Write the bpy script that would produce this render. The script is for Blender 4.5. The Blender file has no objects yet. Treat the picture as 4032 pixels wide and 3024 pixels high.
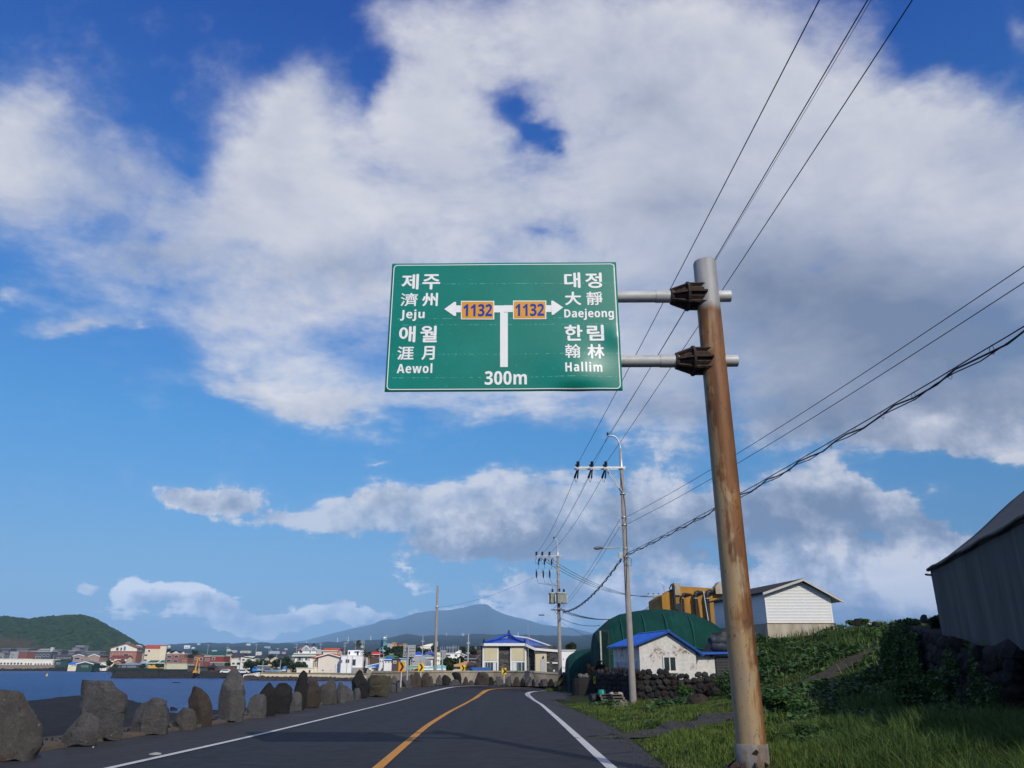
import bpy, bmesh, math, random
import numpy as np
from mathutils import Vector, Matrix, noise

random.seed(7)
rng = np.random.default_rng(7)
SC = bpy.context.scene
COL = SC.collection
RAD = math.radians

# ------------------------------------------------------------------ camera
FPX = 3026.0                      # focal length in pixels of the 4032 px wide photograph
PITCH = RAD(20.03)
EYE = Vector((0.0, 0.0, 1.5))     # seen from inside a car
cam_data = bpy.data.cameras.new("camera")
cam_data.sensor_width = 36.0
cam_data.lens = 36.0 * FPX / 4032.0
cam_data.clip_start = 0.1
cam_data.clip_end = 60000.0
cam = bpy.data.objects.new("camera", cam_data)
COL.objects.link(cam)
cam.location = EYE
cam.rotation_euler = (math.pi / 2 + PITCH, 0, 0)
SC.camera = cam

CP, SP = math.cos(PITCH), math.sin(PITCH)


def ray(px, py):
 """direction (depth 1) through a point of the photograph"""
 a = (px - 2016.0) / FPX
 b = -(py - 1512.0) / FPX
 return Vector((a, CP - b * SP, SP + b * CP))


def at(px, py, Y):
 d = ray(px, py)
 return EYE + d * (Y / d.y)


def mpp(px, py, Y):
 """metres per photograph pixel at distance Y"""
 d = ray(px, py)
 return Y / d.y / FPX


def sstep(a, b, x):
 t = min(1.0, max(0.0, (x - a) / (b - a)))
 return t * t * (3 - 2 * t)


def zr(Y):
 """height of the road along its length: a gentle fall, then level"""
 if Y < 52:
  return -0.0125 * Y
 t = min(1.0, (Y - 52) / 16.0)
 return -0.65 - 0.0125 * 16 * (t - t * t / 2)


def gz(px, py, bank=0.0, off=0.0):
 """where the sight line through a pixel meets the road surface"""
 d = ray(px, py)
 Y = 20.0
 for _ in range(80):
  z = zr(Y) + bank * sstep(45, 76, Y) + off
  Yn = (z - EYE.z) / d.z * d.y if d.z < -1e-5 else 200
  Y = 0.5 * Y + 0.5 * min(160.0, max(2.0, Yn))
 p = EYE + d * (Y / d.y)
 return p


# ------------------------------------------------------------------ sun, exposure
SUN_AZ, SUN_EL = 155.0, 33.0       # clockwise from the view direction, degrees
sun_vec = Vector((math.sin(RAD(SUN_AZ)) * math.cos(RAD(SUN_EL)),
    math.cos(RAD(SUN_AZ)) * math.cos(RAD(SUN_EL)), math.sin(RAD(SUN_EL))))
sd = bpy.data.lights.new("sun", 'SUN')
sd.energy = 3.6
sd.angle = RAD(0.55)
sd.color = (1.0, 0.93, 0.82)
sun = bpy.data.objects.new("sun", sd)
COL.objects.link(sun)
sun.rotation_euler = sun_vec.to_track_quat('Z', 'Y').to_euler()
sun.location = (30, -60, 60)

SC.view_settings.view_transform = 'Standard'
SC.view_settings.look = 'None'
SC.view_settings.exposure = 0.0
SC.view_settings.gamma = 1.0
SC.view_settings.use_curve_mapping = False

# ------------------------------------------------------------------ world: sky and clouds by direction
world = bpy.data.worlds.new("World")
SC.world = world
world.use_nodes = True
NT = world.node_tree
for n_ in list(NT.nodes):
 NT.nodes.remove(n_)


def wn(t, **kw):
 n = NT.nodes.new(t)
 for k, v in kw.items():
  setattr(n, k, v)
 return n


def wl(a, b):
 NT.links.new(a, b)


def wmath(op, a, b=None, c=None, clamp=False):
 n = wn('ShaderNodeMath', operation=op, use_clamp=clamp)
 for i, s in enumerate((a, b, c)):
  if s is None:
   continue
  if isinstance(s, (int, float)):
   n.inputs[i].default_value = s
  else:
   wl(s, n.inputs[i])
 return n.outputs[0]


def wmix(f, a, b):
 n = wn('ShaderNodeMix', data_type='RGBA')
 for s, i in ((f, 0), (a, 6), (b, 7)):
  if isinstance(s, (int, float)):
   n.inputs[i].default_value = s
  elif isinstance(s, tuple):
   n.inputs[i].default_value = s + (1,)
  else:
   wl(s, n.inputs[i])
 return n.outputs[2]


def wrange(x, a, b, c=0.0, d=1.0, smooth=True):
 n = wn('ShaderNodeMapRange', interpolation_type='SMOOTHSTEP' if smooth else 'LINEAR')
 wl(x, n.inputs[0])
 for i, v in enumerate((a, b, c, d)):
  n.inputs[i + 1].default_value = v
 return n.outputs[0]


def wnoise(vec, scale, detail=6.0, rough=0.55, col=False, dist=0.0):
 n = wn('ShaderNodeTexNoise', noise_dimensions='3D')
 wl(vec, n.inputs['Vector'])
 n.inputs['Scale'].default_value = scale
 n.inputs['Detail'].default_value = detail
 n.inputs['Roughness'].default_value = rough
 n.inputs['Distortion'].default_value = dist
 return n.outputs['Color' if col else 'Fac']


tc = wn('ShaderNodeTexCoord')
sep = wn('ShaderNodeSeparateXYZ')
wl(tc.outputs['Generated'], sep.inputs[0])
dx_, dy_, dz_ = sep.outputs
yy = wmath('MAXIMUM', dy_, 0.22)
pu = wmath('DIVIDE', dx_, yy)
pw = wmath('DIVIDE', dz_, yy)
cmb = wn('ShaderNodeCombineXYZ')
wl(pu, cmb.inputs[0]); wl(pw, cmb.inputs[1])
P0 = cmb.outputs[0]


def vadd(a, b, s):
 """a + (b - .5) * s"""
 m = wn('ShaderNodeVectorMath', operation='SUBTRACT')
 wl(b, m.inputs[0]); m.inputs[1].default_value = (.5, .5, .5)
 k = wn('ShaderNodeVectorMath', operation='SCALE')
 wl(m.outputs[0], k.inputs[0]); wl(s, k.inputs['Scale'])
 r = wn('ShaderNodeVectorMath', operation='ADD')
 wl(a, r.inputs[0]); wl(k.outputs[0], r.inputs[1])
 return r.outputs[0]


# clouds get smaller and flatter towards the horizon: noise lives on a layer overhead
zden = wmath('ADD', wmath('MAXIMUM', dz_, 0.0), 0.16)
lay = wn('ShaderNodeCombineXYZ')
wl(wmath('DIVIDE', dx_, zden), lay.inputs[0])
wl(wmath('DIVIDE', dy_, zden), lay.inputs[1])
wl(dz_, lay.inputs[2])
LAY = lay.outputs[0]
low = wrange(dz_, .36, .12)                    # heaped clouds far off, thin ones overhead
high = wmath('SUBTRACT', 1.0, low)
P1 = vadd(P0, wnoise(LAY, 1.7, 5, .6, True), wmath('MULTIPLY', high, .24))
P2 = vadd(P1, wnoise(LAY, 5.5, 5, .62, True), wmath('MULTIPLY', high, .10))
P1 = vadd(P1, wnoise(P0, 5.0, 3, .5, True), wmath('MULTIPLY', low, .06))
P2 = vadd(P2, wnoise(P0, 9.0, 5, .58, True), wmath('MULTIPLY', low, .085))


def gauss_sum(P, blobs):
 """sum of soft elliptical lobes; centres and radii given where they lie in the view"""
 acc = None
 for (x, y, rx, ry, rot, wgt) in blobs:
  d = ray(x, y); c = (d.x / d.y, d.z / d.y)
  d1 = ray(x + rx, y); d2 = ray(x, y - ry)
  a = abs(d1.x / d1.y - c[0]); b = abs(d2.z / d2.y - c[1])
  gr = wn('ShaderNodeTexGradient', gradient_type='QUADRATIC_SPHERE')
  tm = gr.texture_mapping
  tm.vector_type = 'TEXTURE'
  tm.translation = (c[0], c[1], 0)
  tm.rotation = (0, 0, RAD(rot))
  tm.scale = (a * 2.1, b * 2.1, 1e3)
  wl(P, gr.inputs['Vector'])
  g = gr.outputs['Fac']
  wgt = wgt * 1.1
  acc = wmath('MULTIPLY', g, wgt) if acc is None else wmath('MULTIPLY_ADD', g, wgt, acc)
 return acc


K = 1.8228   # the coordinates below were read off a 2212 px wide view


def S(rows):
 return [(x * K, y * K, rx * K, ry * K, rot, w) for (x, y, rx, ry, rot, w) in rows]


CLOUD = S([
 # left bank
 (40, 300, 150, 130, -30, 0.74), (230, 340, 170, 90, -22, 0.61), (330, 400, 160, 80, -25, 0.49),
 (180, 430, 190, 90, 0, 0.45), (430, 500, 120, 110, 0, 0.45), (300, 540, 170, 60, 0, 0.33),
 (380, 610, 180, 90, -10, 0.37), (230, 560, 120, 70, 0, 0.29), (520, 700, 150, 70, 0, 0.33), (60, 420, 110, 80, 0, 0.33), (100, 200, 120, 60, -20, 0.25),
 (120, 220, 260, 110, -14, .22), (520, 260, 170, 130, 0, .2), (900, 180, 90, 160, 0, .25),
 # central bank
 (690, 230, 70, 90, 0, 0.70), (640, 330, 150, 100, 10, 0.74), (560, 420, 170, 110, 0, 0.66),
 (760, 440, 190, 150, 0, 0.74), (620, 600, 260, 120, 0, 0.49), (820, 620, 200, 150, 0, 0.57),
 (920, 320, 90, 110, 0, 0.45), (980, 130, 100, 130, 20, 0.61),
 # upper right deck
 (1230, 60, 260, 140, 0, 1.1), (1550, 110, 330, 190, 0, 1.1), (1050, 380, 170, 150, 0, .7),
 (1400, 420, 360, 240, 0, .95), (1850, 420, 330, 240, 0, 1.0), (2150, 330, 180, 150, 0, .75),
 (2190, 600, 200, 240, 0, .9), (1700, 720, 380, 190, 0, 1.0), (2050, 820, 280, 130, 0, .95),
 (1250, 700, 230, 180, 0, .8), (1030, 860, 210, 70, 0, .7), (1400, 880, 180, 100, 0, .7),
 (640, 830, 160, 55, -12, .85), (520, 815, 60, 30, 0, .45), (780, 880, 130, 50, 0, .5),
 (1980, 900, 260, 60, 0, .7),
 # wisps at left
 (190, 695, 100, 40, -12, .85), (110, 712, 60, 26, 0, .5), (30, 630, 55, 24, 0, .6), (325, 725, 22, 14, 0, .45),
 (810, 980, 45, 14, 8, .75), (1000, 945, 30, 12, 0, .35),
 # middle band
 (430, 1078, 90, 26, 4, .9), (515, 1060, 75, 36, 0, 1.0), (390, 1075, 60, 20, 0, .5), (600, 1125, 110, 38, -6, 1.0),
 (720, 1135, 75, 42, 0, 1.0), (830, 1090, 100, 52, 0, 1.1), (980, 1120, 180, 75, 0, 1.2),
 (1180, 1110, 180, 85, 0, 1.2), (1400, 1130, 200, 90, 0, 1.2), (1650, 1110, 220, 90, 0, 1.2),
 (1880, 1080, 160, 55, -6, 1.1), (2000, 1130, 80, 26, 0, .8), (1000, 1195, 160, 32, 0, .9),
 # low cumulus
 (195, 1270, 28, 20, 0, 1.2), (350, 1268, 68, 30, 0, 1.3), (285, 1280, 50, 24, 0, 1.1), (428, 1285, 45, 32, 0, 1.2),
 (485, 1296, 50, 32, 0, 1.2), (630, 1322, 150, 24, 0, 1.2), (770, 1326, 90, 20, 0, 1.0),
 (500, 1325, 230, 18, 0, .6), (730, 1283, 60, 7, 0, .45), (450, 1350, 420, 14, 0, .45),
 (1150, 1275, 150, 22, 0, .75), (1300, 1300, 330, 45, 0, .95), (1090, 1325, 110, 16, 0, .9),
 (1620, 1290, 300, 60, 0, .9),
 (1960, 1240, 190, 75, 0, 1.5), (1780, 1215, 110, 50, 0, .8), (2060, 1200, 80, 40, 0, 1.0), (1950, 1330, 300, 30, 0, .8),
 # openings
 (1165, 255, 50, 56, -30, -1.0), (1200, 290, 28, 34, 0, -.55), (1120, 235, 60, 44, 0, -.4), (1180, 470, 90, 40, 0, -.3), (1100, 330, 60, 50, 0, -.25),
 (2050, 50, 85, 60, 10, -.95), (1985, 130, 60, 60, 0, -.35), (2110, 130, 60, 50, 0, -.3), (2190, 60, 60, 60, 0, .35),
 (1390, 225, 34, 30, 0, -.35), (1180, 480, 60, 40, 0, -.3), (860, 210, 36, 80, 20, -.5),
 (560, 385, 60, 24, 0, -.3), (300, 390, 60, 24, -20, -.25), (420, 340, 60, 50, 0, -.3), (370, 480, 30, 40, 0, -.3),
 (1020, 985, 190, 26, 0, -.75), (1330, 985, 90, 26, 0, -.5),
 (2020, 995, 130, 26, 4, -1.0), (2190, 1015, 60, 28, 0, -.7), (2180, 1070, 60, 50, 0, -.8),
 (1760, 640, 40, 26, 0, -.4), (1570, 395, 30, 26, 0, -.3),
])
SHADE = S([
 (1980, 720, 300, 150, 0, .95), (1650, 660, 190, 90, 0, .5), (2190, 760, 120, 140, 0, .4),
 (1500, 900, 240, 90, 0, .45), (1800, 900, 260, 70, 0, .5),
 (1420, 470, 160, 60, 0, .25), (1140, 480, 100, 60, 0, .25), (1420, 230, 90, 50, 0, .25),
 (760, 560, 150, 50, 0, .25), (300, 560, 150, 60, 0, .3), (150, 440, 160, 60, 0, .2),
 (1060, 1195, 180, 42, 0, .95), (840, 1150, 60, 40, 0, .25), (1250, 1180, 130, 50, 0, .5), (450, 1095, 90, 16, 0, .35), (600, 1160, 90, 18, 0, .4),
 (760, 1178, 90, 16, 0, .5), (1500, 1180, 250, 60, 0, .7), (1720, 1130, 260, 70, 0, .75), (1930, 1110, 120, 40, 0, .45),
 (1350, 1300, 220, 50, 0, .6), (1700, 1330, 200, 50, 0, .6), (1900, 1345, 320, 32, 0, .9),
 (390, 1300, 110, 16, 0, .7), (500, 1318, 90, 12, 0, .4), (620, 1345, 300, 14, 0, .4), (730, 1285, 70, 10, 0, .7), (1180, 1278, 120, 22, 0, .5),
 (1240, 60, 260, 90, 0, -.3), (800, 430, 230, 110, 0, -.25), (1960, 1225, 170, 55, 0, -1.0), (1200, 730, 140, 40, 0, -.25),
 (650, 800, 150, 26, 0, -.35), (1110, 870, 170, 30, 0, -.35), (1900, 420, 170, 90, 0, -.2), (700, 1125, 90, 22, 0, -.4), (1000, 1050, 120, 20, 0, -.3),
 (2030, 905, 120, 26, 0, -.4), (1570, 1050, 150, 24, 0, -.25), (1800, 1045, 120, 22, 0, -.35),
 (340, 1258, 80, 16, 0, -.35), (470, 1274, 70, 14, 0, -.35), (640, 1310, 130, 12, 0, -.3), (1050, 1300, 60, 20, 0, -.3),
])
front = wrange(dy_, 0.22, 0.5)
fld = gauss_sum(P2, CLOUD)
shd = gauss_sum(P1, SHADE)
# elsewhere the same kind of broken cloud deck goes on
gen = wrange(wnoise(LAY, 0.9, 4, .5), .38, .62, 0.1, 1.1)
fld = wmath('ADD', wmath('MULTIPLY', fld, front), wmath('MULTIPLY', gen, wmath('SUBTRACT', 1.0, front)))
broad = wnoise(LAY, 1.5, 3, .5)
fine = wnoise(LAY, 3.4, 10, .63, False, .25)
puff = wnoise(P0, 17.0, 9, .62)
dens = wmath('ADD', wmath('MULTIPLY', fld, .92), wmath('MULTIPLY', wmath('SUBTRACT', broad, .5), .75))
dens = wmath('ADD', dens, wmath('MULTIPLY', wmath('SUBTRACT', fine, .5), 1.3))
dens = wmath('ADD', dens, wmath('MULTIPLY', wmath('SUBTRACT', puff, .5), wmath('MULTIPLY_ADD', low, 1.3, .4)))
soft = wrange(dens, .06, 1.05)
crisp = wrange(dens, .38, .68)
mask = wmath('ADD', wmath('MULTIPLY', soft, wmath('SUBTRACT', 1.0, low)), wmath('MULTIPLY', crisp, low))
mask = wmath('MULTIPLY', mask, wmath('ADD', wrange(wmath('ADD', broad, wmath('MULTIPLY', fine, .6)), .62, .92, .78, .97), wmath('MULTIPLY', low, .02)))
thick = wrange(dens, .45, 1.5)
lum = wmath('ADD', wmath('MULTIPLY', wmath('SUBTRACT', fine, .5), -.9), wmath('MULTIPLY', thick, .20))
lum = wmath('ADD', lum, wmath('MULTIPLY', wmath('SUBTRACT', puff, .5), wmath('MULTIPLY_ADD', low, -3.2, -.3)))
lum = wmath('ADD', lum, wmath('MULTIPLY', shd, .85))
lum = wmath('ADD', lum, wmath('MULTIPLY_ADD', low, -.02, 0.16))
ccol = wn('ShaderNodeValToRGB')
wl(lum, ccol.inputs[0])
cr = ccol.color_ramp
cr.elements[0].position = 0.0; cr.elements[0].color = (.84, .83, .86, 1)
cr.elements[1].position = 1.0; cr.elements[1].color = (.21, .262, .38, 1)
e = cr.elements.new(.30); e.color = (.58, .61, .71, 1)
e = cr.elements.new(.62); e.color = (.36, .405, .52, 1)

sky = wn('ShaderNodeTexSky', sky_type='NISHITA', sun_disc=False)
sky.sun_elevation = RAD(SUN_EL)
sky.sun_rotation = RAD(SUN_AZ)
sky.altitude = 0
sky.air_density = 1.0
sky.dust_density = 0.3
sky.ozone_density = 3.0
SKY_STRENGTH = 0.1
# deeper, clearer blue overhead (the same in every direction)
tr = wn('ShaderNodeValToRGB')
wl(wmath('MAXIMUM', dz_, 0.0), tr.inputs[0])
tr.color_ramp.elements[0].position = 0.0
tr.color_ramp.elements[0].color = (.170, .250, .440, 1)
tr.color_ramp.elements[1].position = 1.0
tr.color_ramp.elements[1].color = (.08, .30, .80, 1)
for p_, c_ in ((.125, (.215, .345, .45)), (.28, (.175, .46, .63)), (.49, (.17, .48, .83)), (.70, (.095, .33, .83))):
 el = tr.color_ramp.elements.new(p_); el.color = c_ + (1,)
tint = wn('ShaderNodeMix', data_type='RGBA', blend_type='MULTIPLY')
tint.inputs[0].default_value = 1.0
wl(sky.outputs[0], tint.inputs[6]); wl(tr.outputs[0], tint.inputs[7])
dbl = wn('ShaderNodeVectorMath', operation='SCALE')
wl(tint.outputs[2], dbl.inputs[0]); dbl.inputs['Scale'].default_value = 2.0
skyc = dbl.outputs[0]
cs = wn('ShaderNodeVectorMath', operation='SCALE')
wl(ccol.outputs[0], cs.inputs[0]); wl(wrange(dz_, .16, .04, 1.0 / SKY_STRENGTH, 1.65 / SKY_STRENGTH), cs.inputs['Scale'])
fin = wmix(mask, skyc, cs.outputs[0])
bg = wn('ShaderNodeBackground')
bg.inputs['Strength'].default_value = SKY_STRENGTH
wl(fin, bg.inputs['Color'])
wo = wn('ShaderNodeOutputWorld')
wl(bg.outputs[0], wo.inputs['Surface'])

# ------------------------------------------------------------------ helpers: tags, meshes, materials
def tag(o, label=None, cat=None, group=None, kind=None):
 for k, v in (('label', label), ('category', cat), ('group', group), ('kind', kind)):
  if v:
   o[k] = v
 return o


def thing(name, label, cat, loc=(0, 0, 0), rz=0.0, group=None):
 o = bpy.data.objects.new(name, None)
 o.empty_display_size = 0.3
 COL.objects.link(o)
 o.location = loc
 o.rotation_euler = (0, 0, rz)
 return tag(o, label, cat, group)


class MB:
 """collects simple solids and links them as one mesh object"""

 def __init__(self):
  self.v, self.f, self.m, self.s = [], [], [], []

 def add(self, vs, fs, mi=0, smooth=False):
  n = len(self.v)
  self.v.extend([tuple(p) for p in vs])
  for f in fs:
   self.f.append([n + i for i in f]); self.m.append(mi); self.s.append(smooth)
  return self

 def box(self, x0, y0, z0, x1, y1, z1, mi=0):
  vs = [(x0, y0, z0), (x1, y0, z0), (x1, y1, z0), (x0, y1, z0), (x0, y0, z1), (x1, y0, z1), (x1, y1, z1), (x0, y1, z1)]
  return self.add(vs, [(0, 3, 2, 1), (4, 5, 6, 7), (0, 1, 5, 4), (1, 2, 6, 5), (2, 3, 7, 6), (3, 0, 4, 7)], mi)

 def cbox(self, c, s, rz=0.0, mi=0):
  n = len(self.v)
  self.box(-s[0] / 2, -s[1] / 2, -s[2] / 2, s[0] / 2, s[1] / 2, s[2] / 2, mi)
  ca, sa = math.cos(rz), math.sin(rz)
  for i in range(n, len(self.v)):
   x, y, z = self.v[i]
   self.v[i] = (c[0] + x * ca - y * sa, c[1] + x * sa + y * ca, c[2] + z)
  return self

 def prism(self, poly, y0, y1, mi=0):
  """poly of (x, z), counter-clockwise seen from -y, swept from y0 to y1"""
  n = len(poly)
  vs = [(x, y0, z) for x, z in poly] + [(x, y1, z) for x, z in poly]
  fs = [tuple(range(n)), tuple(range(2 * n - 1, n - 1, -1))]
  fs += [(i, i + n, (i + 1) % n + n, (i + 1) % n) for i in range(n)]
  return self.add(vs, fs, mi)

 def prismx(self, poly, x0, x1, mi=0):
  """poly of (y, z) swept along x"""
  n = len(poly)
  vs = [(x0, y, z) for y, z in poly] + [(x1, y, z) for y, z in poly]
  fs = [tuple(range(n - 1, -1, -1)), tuple(range(n, 2 * n))]
  fs += [(i, (i + 1) % n, (i + 1) % n + n, i + n) for i in range(n)]
  return self.add(vs, fs, mi)

 def tube(self, pts, r, n=6, mi=0, caps=True, smooth=True):
  pts = [Vector(p) for p in pts]
  rs = r if isinstance(r, (list, tuple)) else [r] * len(pts)
  vs = []
  up = None
  for i, p in enumerate(pts):
   t = (pts[min(i + 1, len(pts) - 1)] - pts[max(i - 1, 0)]).normalized()
   if up is None:
    up = Vector((0, 0, 1)) if abs(t.z) < .9 else Vector((0, 1, 0))
   a = t.cross(up).normalized(); b = a.cross(t).normalized()
   up = b
   for k in range(n):
    an = 2 * math.pi * k / n
    vs.append(p + (a * math.cos(an) + b * math.sin(an)) * rs[i])
  fs = []
  for i in range(len(pts) - 1):
   for k in range(n):
    fs.append((i * n + k, i * n + (k + 1) % n, (i + 1) * n + (k + 1) % n, (i + 1) * n + k))
  self.add(vs, fs, mi, smooth)
  if caps:
   m = (len(pts) - 1) * n
   self.add(vs[:n], [tuple(range(n - 1, -1, -1))], mi)
   self.add(vs[m:], [tuple(range(n))], mi)
  return self

 def lathe(self, prof, n=16, c=(0, 0), mi=0, smooth=True, axis='z', rot=0.0):
  """prof of (r, h) about the z axis (or along x)"""
  vs = []
  for r, h in prof:
   for k in range(n):
    an = 2 * math.pi * k / n + rot
    if axis == 'z':
     vs.append((c[0] + r * math.cos(an), c[1] + r * math.sin(an), h))
    else:
     vs.append((h, c[0] + r * math.cos(an), c[1] + r * math.sin(an)))
  fs = []
  for i in range(len(prof) - 1):
   for k in range(n):
    q = (i * n + k, i * n + (k + 1) % n, (i + 1) * n + (k + 1) % n, (i + 1) * n + k)
    fs.append(q)
  self.add(vs, fs, mi, smooth)
  m = (len(prof) - 1) * n
  self.add(vs[:n], [tuple(range(n - 1, -1, -1))], mi)
  self.add(vs[m:], [tuple(range(n))], mi)
  return self

 def mesh(self, name, mats):
  me = bpy.data.meshes.new(name)
  me.from_pydata(self.v, [], self.f)
  for m in (mats if isinstance(mats, (list, tuple)) else [mats]):
   me.materials.append(m)
  me.polygons.foreach_set('material_index', self.m)
  me.polygons.foreach_set('use_smooth', self.s)
  me.update()
  return me

 def build(self, name, mats, parent=None, loc=(0, 0, 0), rz=0.0):
  o = bpy.data.objects.new(name, self.mesh(name, mats))
  COL.objects.link(o)
  o.parent = parent
  o.location = loc
  o.rotation_euler = (0, 0, rz)
  return o


def np_mesh(name, verts, faces, mat, smooth=True, parent=None):
 """a big mesh from arrays; faces (n,3) or (n,4)"""
 me = bpy.data.meshes.new(name)
 nv, nf, k = len(verts), len(faces), faces.shape[1]
 me.vertices.add(nv); me.vertices.foreach_set('co', np.asarray(verts, dtype=np.float32).ravel())
 me.loops.add(nf * k); me.loops.foreach_set('vertex_index', np.asarray(faces, dtype=np.int32).ravel())
 me.polygons.add(nf); me.polygons.foreach_set('loop_start', np.arange(nf, dtype=np.int32) * k)
 me.polygons.foreach_set('loop_total', np.full(nf, k, dtype=np.int32))
 me.polygons.foreach_set('use_smooth', np.full(nf, smooth, dtype=bool))
 me.materials.append(mat)
 me.update(calc_edges=True)
 o = bpy.data.objects.new(name, me)
 COL.objects.link(o)
 o.parent = parent
 return o


def grid_faces(nu, nv):
 i = np.arange(nu * nv).reshape(nu, nv)
 return np.stack([i[:-1, :-1], i[1:, :-1], i[1:, 1:], i[:-1, 1:]], -1).reshape(-1, 4)


_mc = {}


def c_(hexs):
 """sRGB hex to linear"""
 v = [int(hexs[i:i + 2], 16) / 255 for i in (0, 2, 4)]
 return tuple(x / 12.92 if x <= .04045 else ((x + .055) / 1.055) ** 2.4 for x in v)


class NodeKit:
 def __init__(self, name):
  self.mat = bpy.data.materials.new(name)
  self.mat.use_nodes = True
  self.nt = self.mat.node_tree
  self.bsdf = next(n for n in self.nt.nodes if n.type == 'BSDF_PRINCIPLED')
  self.bsdf.inputs['Specular IOR Level'].default_value = .3
  self._tc = None

 def n(self, t, **kw):
  x = self.nt.nodes.new(t)
  for k, v in kw.items():
   setattr(x, k, v)
  return x

 def l(self, a, b):
  self.nt.links.new(a, b)

 def coord(self, scale=(1, 1, 1), kind='Object'):
  if self._tc is None:
   self._tc = self.n('ShaderNodeTexCoord')
  m = self.n('ShaderNodeMapping')
  m.inputs['Scale'].default_value = scale
  self.l(self._tc.outputs[kind], m.inputs[0])
  return m.outputs[0]

 def noise(self, vec, scale, detail=5, rough=.55, dist=0.0):
  x = self.n('ShaderNodeTexNoise')
  self.l(vec, x.inputs['Vector'])
  for k, v in (('Scale', scale), ('Detail', detail), ('Roughness', rough), ('Distortion', dist)):
   x.inputs[k].default_value = v
  return x.outputs['Fac']

 def ramp(self, fac, stops):
  r = self.n('ShaderNodeValToRGB')
  self.l(fac, r.inputs[0])
  e = r.color_ramp.elements
  for i, (p, c) in enumerate(stops):
   if not isinstance(c, tuple):
    c = (c, c, c)
   q = e[i] if i < 2 else e.new(p)
   q.position = p; q.color = c + (1,)
  return r.outputs[0]

 def mix(self, f, a, b, mode='MIX'):
  x = self.n('ShaderNodeMix', data_type='RGBA', blend_type=mode)
  for s, i in ((f, 0), (a, 6), (b, 7)):
   if isinstance(s, (int, float)):
    x.inputs[i].default_value = s
   elif isinstance(s, tuple):
    x.inputs[i].default_value = s + (1,)
   else:
    self.l(s, x.inputs[i])
  return x.outputs[2]

 def math(self, op, a, b=None, c=None):
  x = self.n('ShaderNodeMath', operation=op)
  for i, s in enumerate((a, b, c)):
   if s is None:
    continue
   if isinstance(s, (int, float)):
    x.inputs[i].default_value = s
   else:
    self.l(s, x.inputs[i])
  return x.outputs[0]

 def bump(self, h, strength, dist=.02):
  b = self.n('ShaderNodeBump')
  b.inputs['Strength'].default_value = strength
  b.inputs['Distance'].default_value = dist
  self.l(h, b.inputs['Height'])
  self.l(b.outputs[0], self.bsdf.inputs['Normal'])

 def out(self, col=None, rough=None, metal=None, spec=None):
  for k, v in (('Base Color', col), ('Roughness', rough), ('Metallic', metal), ('Specular IOR Level', spec)):
   if v is None:
    continue
   if isinstance(v, tuple):
    self.bsdf.inputs[k].default_value = v + (1,)
   elif isinstance(v, (int, float)):
    self.bsdf.inputs[k].default_value = v
   else:
    self.l(v, self.bsdf.inputs[k])
  return self.mat


def M(name, col, rough=.8, var=.18, scale=2.0, bump=0.0, bscale=None, metal=0.0, spec=.3, streak=False):
 """plain surface with mottled colour and a little relief"""
 key = (name, col, rough, var, scale, bump, metal, streak)
 if key in _mc:
  return _mc[key]
 if isinstance(col, str):
  col = c_(col)
 k = NodeKit(name)
 v = k.coord((1, 1, .25) if streak else (1, 1, 1))
 f = k.noise(v, scale, 6, .6)
 lo = tuple(x * (1 - var) for x in col); hi = tuple(min(.95, x * (1 + var)) for x in col)
 c = k.ramp(f, [(.3, lo), (.7, hi)])
 if bump:
  k.bump(k.noise(v, bscale or scale * 6, 6, .65), bump, .05)
 _mc[key] = k.out(c, rough, metal, spec)
 return _mc[key]


# ---- special materials
def mat_asphalt(name, col, wear=.0):
 k = NodeKit(name)
 v = k.coord()
 big = k.noise(k.coord((.5, .12, 1)), 1.0, 4, .5)
 fine = k.noise(v, 55, 3, .7)
 mid = k.noise(v, 3.0, 5, .6)
 a = k.ramp(big, [(.3, tuple(x * .85 for x in col)), (.7, tuple(x * 1.18 for x in col))])
 b = k.mix(k.ramp(fine, [(.35, 0.0), (.75, .5)]), a, tuple(x * 1.9 for x in col))
 b = k.mix(k.ramp(mid, [(.52, 0.0), (.75, .4)]), b, tuple(x * .6 for x in col))
 vo = k.n('ShaderNodeTexVoronoi', feature='DISTANCE_TO_EDGE')
 k.l(k.coord((.22, .10, 1)), vo.inputs['Vector']); vo.inputs['Scale'].default_value = 1.0
 cr = k.math('MULTIPLY', k.math('LESS_THAN', k.math('ADD', vo.outputs['Distance'], k.math('MULTIPLY', k.math('SUBTRACT', mid, .5), .03)), .0045), k.ramp(big, [(.48, 0.0), (.56, .8)]))
 b = k.mix(cr, b, tuple(x * .4 for x in col))
 trk = k.n('ShaderNodeTexWave', wave_type='BANDS', bands_direction='X'); k.l(k.coord((.28, .02, 1)), trk.inputs[0])
 trk.inputs['Scale'].default_value = 1.0; trk.inputs['Distortion'].default_value = 1.5
 b = k.mix(k.math('MULTIPLY', trk.outputs['Fac'], .22), b, tuple(x * 1.7 for x in col))
 k.bump(fine, .35, .01)
 return k.out(b, k.ramp(mid, [(.3, .72), (.7, .88)]), spec=.25)


def mat_paint(name, col, base):
 """road marking with worn edges"""
 k = NodeKit(name)
 v = k.coord()
 n1 = k.noise(v, 14, 6, .7); n2 = k.noise(v, 1.4, 4, .6)
 f = k.math('ADD', k.math('MULTIPLY', n1, .65), k.math('MULTIPLY', n2, .5))
 c = k.mix(k.ramp(f, [(.60, 0.0), (.78, .85)]), k.ramp(n2, [(.3, tuple(x * .85 for x in col)), (.7, col)]), base)
 return k.out(c, .7)


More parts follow.
